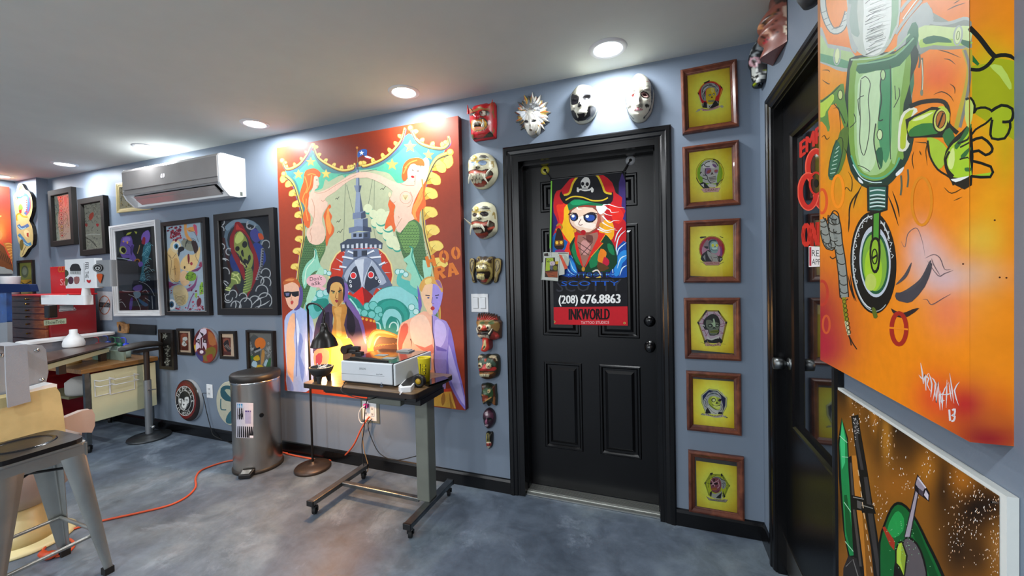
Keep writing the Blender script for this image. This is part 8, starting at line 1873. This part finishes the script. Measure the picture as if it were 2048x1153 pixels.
for k, (yc_, wd_) in enumerate(((-.41, .09), (-.28, .16))):
    mb = MB(); x_ = DX+.003; z_ = .565-.01*k
    for z in (z_, z_-.045): mb.tube([(x_, yc_-wd_/2, z), (x_+.07, yc_-wd_/2, z), (x_+.07, yc_+wd_/2, z), (x_, yc_+wd_/2, z)], .0032, 6)
    for y in (yc_-wd_/2, yc_+wd_/2): mb.tube([(x_, y, z_+.005), (x_, y, z_-.13)], .0032, 6)
    mb.tube([(x_, yc_-wd_/2, z_-.13), (x_, yc_+wd_/2, z_-.13)], .0032, 6).build('wire_holder', M['white2'], t)
MB().box(DX, DX+.004, -.33, -.22, .52, .575).build('holder_bracket', M['cream'], t)
# raised board over the desk
q = [onZ(u, v, .8) for u, v in ((60, 733), (234, 687), (206, 685), (60, 711))]
t = thing('raised_board', q[1], 'dark brown board on a cream rail raised above the desk', 'board')
MB().prism([(p.x, p.y) for p in q], .787, .8).build('board', M['dark_wood'], t, bevel=.003)
r4 = [q[0]*.96+q[3]*.04, q[1]*.9+q[2]*.1]; d = (r4[1]-r4[0]).normalized(); n_ = Vector((-d.y, d.x, 0)); e1 = r4[1]-d*.09
MB().prism([(p.x, p.y) for p in (r4[0], e1, e1+n_*.05, r4[0]+n_*.05)], .74, .775).build('rail', M['cream'], t, bevel=.004)
for f in (.35, .86): p = r4[0].lerp(r4[1], f)+n_*.03; MB().box(p.x-.02, p.x+.02, p.y-.02, p.y+.02, DZ, .741).build('support', M['darkbrown'], t)
c = onZ(148, 694, .8)
t = thing('white_jug', (c.x, c.y, .801), 'white plastic jug with a handle standing on the dark raised board', 'jug')
MB().lathe([(.001, 0), (.078, .002), (.083, .01), (.083, .035), (.07, .07), (.03, .115), (.03, .145), (.028, .147), (.001, .147)], (c.x, c.y, .801), 28, sy=.8).build('body', M['white'], t)
MB().tube([(c.x-.078, c.y-.01, .823), (c.x-.082, c.y-.01, .85), (c.x-.055, c.y-.01, .89), (c.x-.02, c.y-.01, .905)], .009, 8, sm=3).build('handle', M['white'], t)
# long white tub behind
t = thing('storage_tub', onZ(150, 700, .7), 'long grey storage tub with a white rim between the tool chest and the desk', 'tub')
TX0, TX1, TY0, TY1 = -5.46, -5.29, -.6, -.04
MB().prism(roundrect(TX0+.02, TX1, TY0, TY1, .05), DZ+.001, .85, smooth=True).build('tub', mat('tub_grey', '#6a6a72', .4), t)
MB().prism(roundrect(TX0, TX1+.02, TY0-.02, TY1+.02, .06), .85, .87, smooth=True).build('rim', M['white'], t, bevel=.004)
# bottles with coloured tops
def bottle(px, py, col, nm, ml):
    c = Vector((px, py, 0)); t_ = thing('wash_bottle', (c.x, c.y, DZ+.001), ml, 'bottle', 'wash bottles on the desk')
    MB().lathe([(.001, 0), (.03, .002), (.032, .01), (.032, .08), (.02, .1), (.016, .108)], (c.x, c.y, DZ+.001), 20).build('bottle', mat('frosted'+nm, '#a9bcb0', .35), t_)
    MB().lathe([(.02, .1), (.021, .125), (.012, .13), (.001, .13)], (c.x, c.y, DZ+.001), 18).build('cap', mat(nm, col, .4), t_)
    z = DZ+.13; MB().tube([(c.x, c.y, z), (c.x, c.y, z+.04), (c.x-.015, c.y-.01, z+.05), (c.x-.04, c.y-.015, z+.048)], .004, 8, sm=2).build('spout', mat(nm+'_spout', col, .4), t_)
bottle(-5.21, -.19, '#8a1c28', 'red_cap', 'wash bottle with a dark red spout at the end of the raised board')
bottle(-5.22, -.12, '#1c3a8a', 'navy_cap', 'wash bottle with a dark blue spout, furthest back on the desk')
bottle(-5.04, -.15, '#0e5a3a', 'green_cap', 'wash bottle with a green spout, left of its green twin'); bottle(-4.96, -.15, '#0e5a3a', 'green_cap2', 'wash bottle with a green spout beside the bright blue one'); bottle(-4.88, -.15, '#1c3ac0', 'blue_cap', 'wash bottle with a bright blue spout, rightmost on the desk')
c = Vector((-4.86, -.235, DZ)); tag(MB().box(c.x-.12, c.x+.12, c.y-.0, c.y+.015, DZ+.001, DZ+.08).build('frosted_tray', mat('frosted_tray', '#8a9a8c', .3), None, loc=(c.x, c.y, DZ)), 'pale green frosted tray standing in front of the wash bottles', 'tray')
c = onZ(205, 720, DZ); tag(MB().box(c.x-.09, c.x+.02, c.y-.03, c.y+.03, DZ+.001, DZ+.055).build('clear_box', mat('clear_box', '#6f8f80', .15), None, loc=(c.x, c.y, DZ), bevel=.006), 'small greenish clear box on the desk under the raised board', 'box')
c = onZ(140, 722, DZ+.02); tag(MB().lathe([(.001, 0), (.07, 0), (.072, .03), (.001, .032)], (c.x, c.y, DZ+.001), 24).build('cream_lid', M['cream_vinyl'], None, loc=(c.x, c.y, DZ)), 'round cream tub on the desk under the raised board', 'tub')
c = Vector((-5.0, -.36, .42)); tag(MB().lathe([(.001, 0), (.13, 0), (.135, .02), (.135, .1), (.1, .13), (.001, .14)], (c.x, c.y, .421), 28).build('paper_roll', mat('grey_roll', '#8a8884', .8), None, loc=c), 'grey rounded roll on the shelf inside the desk', 'roll')

# ------------------------------------------------------------------ padded arm rest on a stand
ax_, ay_ = -4.575, -.16
t = thing('arm_rest_stand', (ax_, ay_, 0), 'padded black arm rest on a grey adjustable post with a round base', 'arm rest')
MB().lathe([(.001, 0), (.145, 0), (.15, .008), (.145, .018), (.08, .024), (.075, .034), (.03, .042), (.001, .042)], (ax_, ay_, 0), 44).build('base', mat('stand_base', '#3a3d40', .4, .6), t)
MB().cyl((ax_, ay_, .04), (ax_, ay_, .5), .026, n=22).build('outer_post', mat('post_grey', '#7c8084', .4, .5), t)
MB().cyl((ax_, ay_, .49), (ax_, ay_, .75), .02, n=20).build('inner_post', M['darkbrown'], t)
MB().tube([(ax_+.02, ay_, .42), (ax_+.055, ay_, .42)], .006, 8).tube([(ax_+.055, ay_-.03, .425), (ax_+.055, ay_+.03, .415)], .005, 8).build('clamp_screw', M['chrome'], t)
MB().tube([(ax_+.02, ay_, .1), (ax_+.05, ay_, .1)], .007, 8).ball((ax_+.055, ay_, .1), .014).build('knob', M['chrome'], t)
pd = [onX(u, v, ax_) for u, v in ((236, 698), (343, 681))]
mb = MB(); rings = []
for k in range(15):
    s = k/14; y = pd[0].y+(pd[1].y-.07-pd[0].y)*s; w_ = .062*(1-abs(2*s-1)**6)**.5+.004; h_ = .026*(1-abs(2*s-1)**5)**.5+.003; z = .785+.02*math.sin(s*PI)
    rings.append([(ax_+w_*math.cos(2*PI*j/18), y, z+h_*math.sin(2*PI*j/18)*(1 if math.sin(2*PI*j/18) > 0 else .8)) for j in range(18)])
mb.loft(rings).build('pad', M['blackfelt'], t); MB().box(ax_-.03, ax_+.03, ay_-.08, ay_+.08, .745, .766).build('pad_plate', M['black'], t)

# ------------------------------------------------------------------ tattoo chair at the left edge
t = thing('tattoo_chair', (-3.6, -1.22, 0), 'cream and grey reclining studio chair on a round cream base at the left edge', 'chair')
def slabX(name, px, xa, xb, m, bev=.02):
    p = [onX(u, v, xa) for u, v in px]; return MB().prism([(v.y, v.z) for v in p], xa, xb, 'x').build(name, m, t, bevel=bev, seg=3)
slabX('grey_backrest', [(-60, 706), (0, 694), (55, 690), (84, 691), (92, 700), (97, 745), (92, 768), (78, 776), (0, 800), (-60, 815)], -3.5, -3.55, M['grey_vinyl'], .012)
for u, v in ((74, 701), (84, 760), (3, 711)): c = onX(u, v, -3.5); MB().lathe([(.001, .004), (.009, .003), (.01, 0)], (-3.4995, c.y, c.z), 14, 'x').build('stud', M['chrome'], t)
slabX('cream_cushion', [(-70, 812), (0, 798), (60, 786), (112, 774), (120, 786), (126, 820), (131, 862), (132, 900), (100, 910), (0, 935), (-70, 950)], -3.4, -3.49, M['cream_vinyl'])
slabX('top_pad', [(58, 788), (60, 780), (105, 767), (114, 769), (114, 778), (60, 791)], -3.41, -3.49, M['white'], .004)
slabX('side_arm', [(126, 838), (165, 822), (184, 819), (190, 830), (190, 852), (184, 866), (160, 866), (128, 858)], -3.45, -3.49, M['pink_vinyl'], .01)
cs = (-3.6, -1.22)
p = [(.001, .2), (.1, .2), (.17, .27), (.21, .38), (.225, .5), (.21, .51), (.001, .51)]
MB().lathe([(r, z) for r, z in p], (cs[0], cs[1], 0), 40, sx=.9).build('seat_shell', M['pink_vinyl'], t)
MB().lathe([(.001, .02), (.12, .02), (.09, .06), (.08, .21), (.001, .21)], (cs[0], cs[1], 0), 32).build('pedestal', mat('pedestal', '#b9a878', .4), t)
MB().lathe([(.001, 0), (.185, 0), (.19, .008), (.175, .02), (.001, .024)], (cs[0], cs[1], 0), 48).build('base_disc', mat('cream_disc', '#cfc596', .4), t)
pt = [(8, 693), (52, 689), (57, 780), (60, 803), (14, 816), (10, 760)]
w_ = [onX(u, v, -3.385) for u, v in pt]; mb = MB().prism([(v.y, v.z) for v in w_], -3.385, -3.375, 'x')
a_, b_ = w_[0], w_[1]; mb.add([(-3.385, a_.y, a_.z), (-3.385, b_.y, b_.z), (-3.56, b_.y, b_.z+.004), (-3.56, a_.y, a_.z+.004)], [(0, 1, 2, 3)])
tag(mb.build('grey_towel', M['cloth'], None, loc=a_, bevel=.003), 'grey cloth draped over the back of the studio chair', 'towel')

# ------------------------------------------------------------------ metal stool
t = thing('metal_stool', (-3.07, -1.38, 0), 'gunmetal grey stool with tapered legs and a black cushion, front left', 'stool')
fx0, fx1, fy0, fy1 = -3.267, -2.87, -1.57, -1.19; sx0, sx1, sy0, sy1, sz = -3.215, -2.93, -1.515, -1.245, .625
G = mat('stool_steel', '#a6a7a3', .36, .85, noise=.15, nscale=6)
for fx, fy, tx, ty in ((fx1, fy1, sx1, sy1), (fx0, fy1, sx0, sy1), (fx1, fy0, sx1, sy0), (fx0, fy0, sx0, sy0)):
    sx = 1 if fx == fx1 else -1; sy = 1 if fy == fy1 else -1; rings = []
    for k in range(9):
        s = k/8; w = .09*(1-s)+.03*s; c = Vector((tx+(fx-tx)*s, ty+(fy-ty)*s, sz-.01+(.03-sz)*s)); h = .0035; r = w*.12
        rings.append([c+Vector((dx*-sx, dy*-sy, 0)) for dx, dy in ((0, w), (0, r), (r*.3, r*.3), (r, 0), (w, 0), (w, h), (r+h, h), (h, r+h), (h, w))])
    MB().loft(rings).build('leg', G, t)
    MB().box(fx-.032 if sx > 0 else fx-.002, fx+.002 if sx > 0 else fx+.032, fy-.032 if sy > 0 else fy-.002, fy+.002 if sy > 0 else fy+.032, 0, .03).build('rubber_foot', M['rubber'], t)
for z0, z1, g in ((.565, .622, .006),):
    MB().box(sx0-g, sx1+g, sy1, sy1+.004, z0, z1).build('apron', G, t); MB().box(sx0-g, sx1+g, sy0-.004, sy0, z0, z1).build('apron', G, t)
    MB().box(sx1, sx1+.004, sy0-g, sy1+g, z0, z1).build('apron', G, t); MB().box(sx0-.004, sx0, sy0-g, sy1+g, z0, z1).build('apron', G, t)
MB().prism(roundrect(sx0-.008, sx1+.008, sy0-.008, sy1+.008, .03), sz-.008, sz+.002).build('seat', G, t, bevel=.004)
def lerp4(z): s = (sz-z)/sz; return [sx0+(fx0-sx0)*s+.012, sx1+(fx1-sx1)*s-.012, sy0+(fy0-sy0)*s+.012, sy1+(fy1-sy1)*s-.012]
X0_, X1_, Y0_, Y1_ = lerp4(.2)
for p, q in (((X0_, Y1_), (X1_, Y1_)), ((X1_, Y0_), (X1_, Y1_)), ((X0_, Y0_), (X1_, Y0_)), ((X0_, Y0_), (X0_, Y1_))): MB().tube([(*p, .2), (*q, .2)], .008, 8).build('foot_rail', G, t)
X0_, X1_, Y0_, Y1_ = lerp4(.52); MB().tube([(X0_, Y0_, .52), (X1_, Y1_, .52)], .006, 8).build('brace', M['black'], t); MB().tube([(X0_, Y1_, .515), (X1_, Y0_, .515)], .006, 8).build('brace', M['black'], t)
mb = MB(); mb.prism(roundrect(sx0-.01, sx1+.006, sy0-.01, sy1+.006, .05), sz+.003, sz+.022)
o = mb.build('seat_cushion', mat('black_leatherette', '#0f0c0b', .3, bump=.3, bscale=30), None, loc=(-3.07, -1.38, sz), bevel=.009, seg=3); tag(o, 'shiny black seat cushion lying on the metal stool', 'cushion')
MB().lathe([(.085, .0), (.095, .006), (.105, 0)], (-3.09, -1.38, sz+.021), 40, caps=False).build('reflection_ring', M['black_gloss'], o)  # ring shaped to give the round reflection on the cushion

# ------------------------------------------------------------------ odds at the left edge
y = -.58
p = [onY(u, v, y) for u, v in ((-40, 575), (12, 572), (14, 645), (-40, 650))]
t = thing('water_tank', (p[0].x+.1, y, p[2].z-.35), 'blue translucent tank on a grey stand at the left edge', 'tank')
MB().prism([(v.x, v.z) for v in p], y, y+.03, 'y').build('tank', mat('blue_tank', '#1c4a8a', .15, noise=.5, nscale=9, coat=.5), t, bevel=.01)
p = [onY(u, v, y-.01) for u, v in ((-40, 568), (58, 569), (62, 584), (-40, 588))]; MB().prism([(v.x, v.z) for v in p], y-.01, y+.035, 'y').build('dark_cap', mat('navy_cap_top', '#14244c', .65, spec=.1), t, bevel=.008)
p = [onY(u, v, y+.0) for u, v in ((-40, 650), (14, 645), (15, 700), (-40, 705))]; MB().prism([(v.x, v.z) for v in p], y+.001, y+.03, 'y').build('stand', M['grey_vinyl'], t)
zf = p[2].z; MB().box(p[0].x, p[2].x, y+.001, y+.03, 0, zf).build('stand_column', M['grey_vinyl'], t)
yb = -.42; c = onY(21, 574, yb)
t = thing('white_bucket', (c.x, yb, ct), 'small white bucket on the tool chest below the snake cutout', 'bucket')
b0, b1 = onY(21, 553, yb), onY(34, 553, yb); rr_ = b1.x-b0.x
t.location = (cx0+.0, -.25, ct); c = onY(21, 570, -.25); rr_ = (onY(34, 553, -.25).x-onY(21, 553, -.25).x)*.55
MB().lathe([(.001, 0), (rr_*.78, .001), (rr_*.98, .17), (rr_, .18), (rr_*.95, .18), (rr_*.75, .01), (.001, .01)], (c.x, -.25, ct+.002), 30).build('bucket', M['white'], t)
c = onY(0, 567, -.2); tag(MB().box(c.x-.2, c.x+.07, -.26, -.2, ct+.002, ct+.06).build('orange_box', mat('orange_box', '#d8641c', .5), None, loc=(c.x, -.23, ct)), 'orange box beside the white bucket at the left edge', 'box')
MB().box(-7.0+.14, cx0-.08, -.32, -.12, .0, ct).build('tall_cabinet', RM, None, loc=(-6.5, -.2, 0)); tag(bpy.data.objects['tall_cabinet'], 'dark red cabinet between the tool chest and the end wall', 'cabinet')
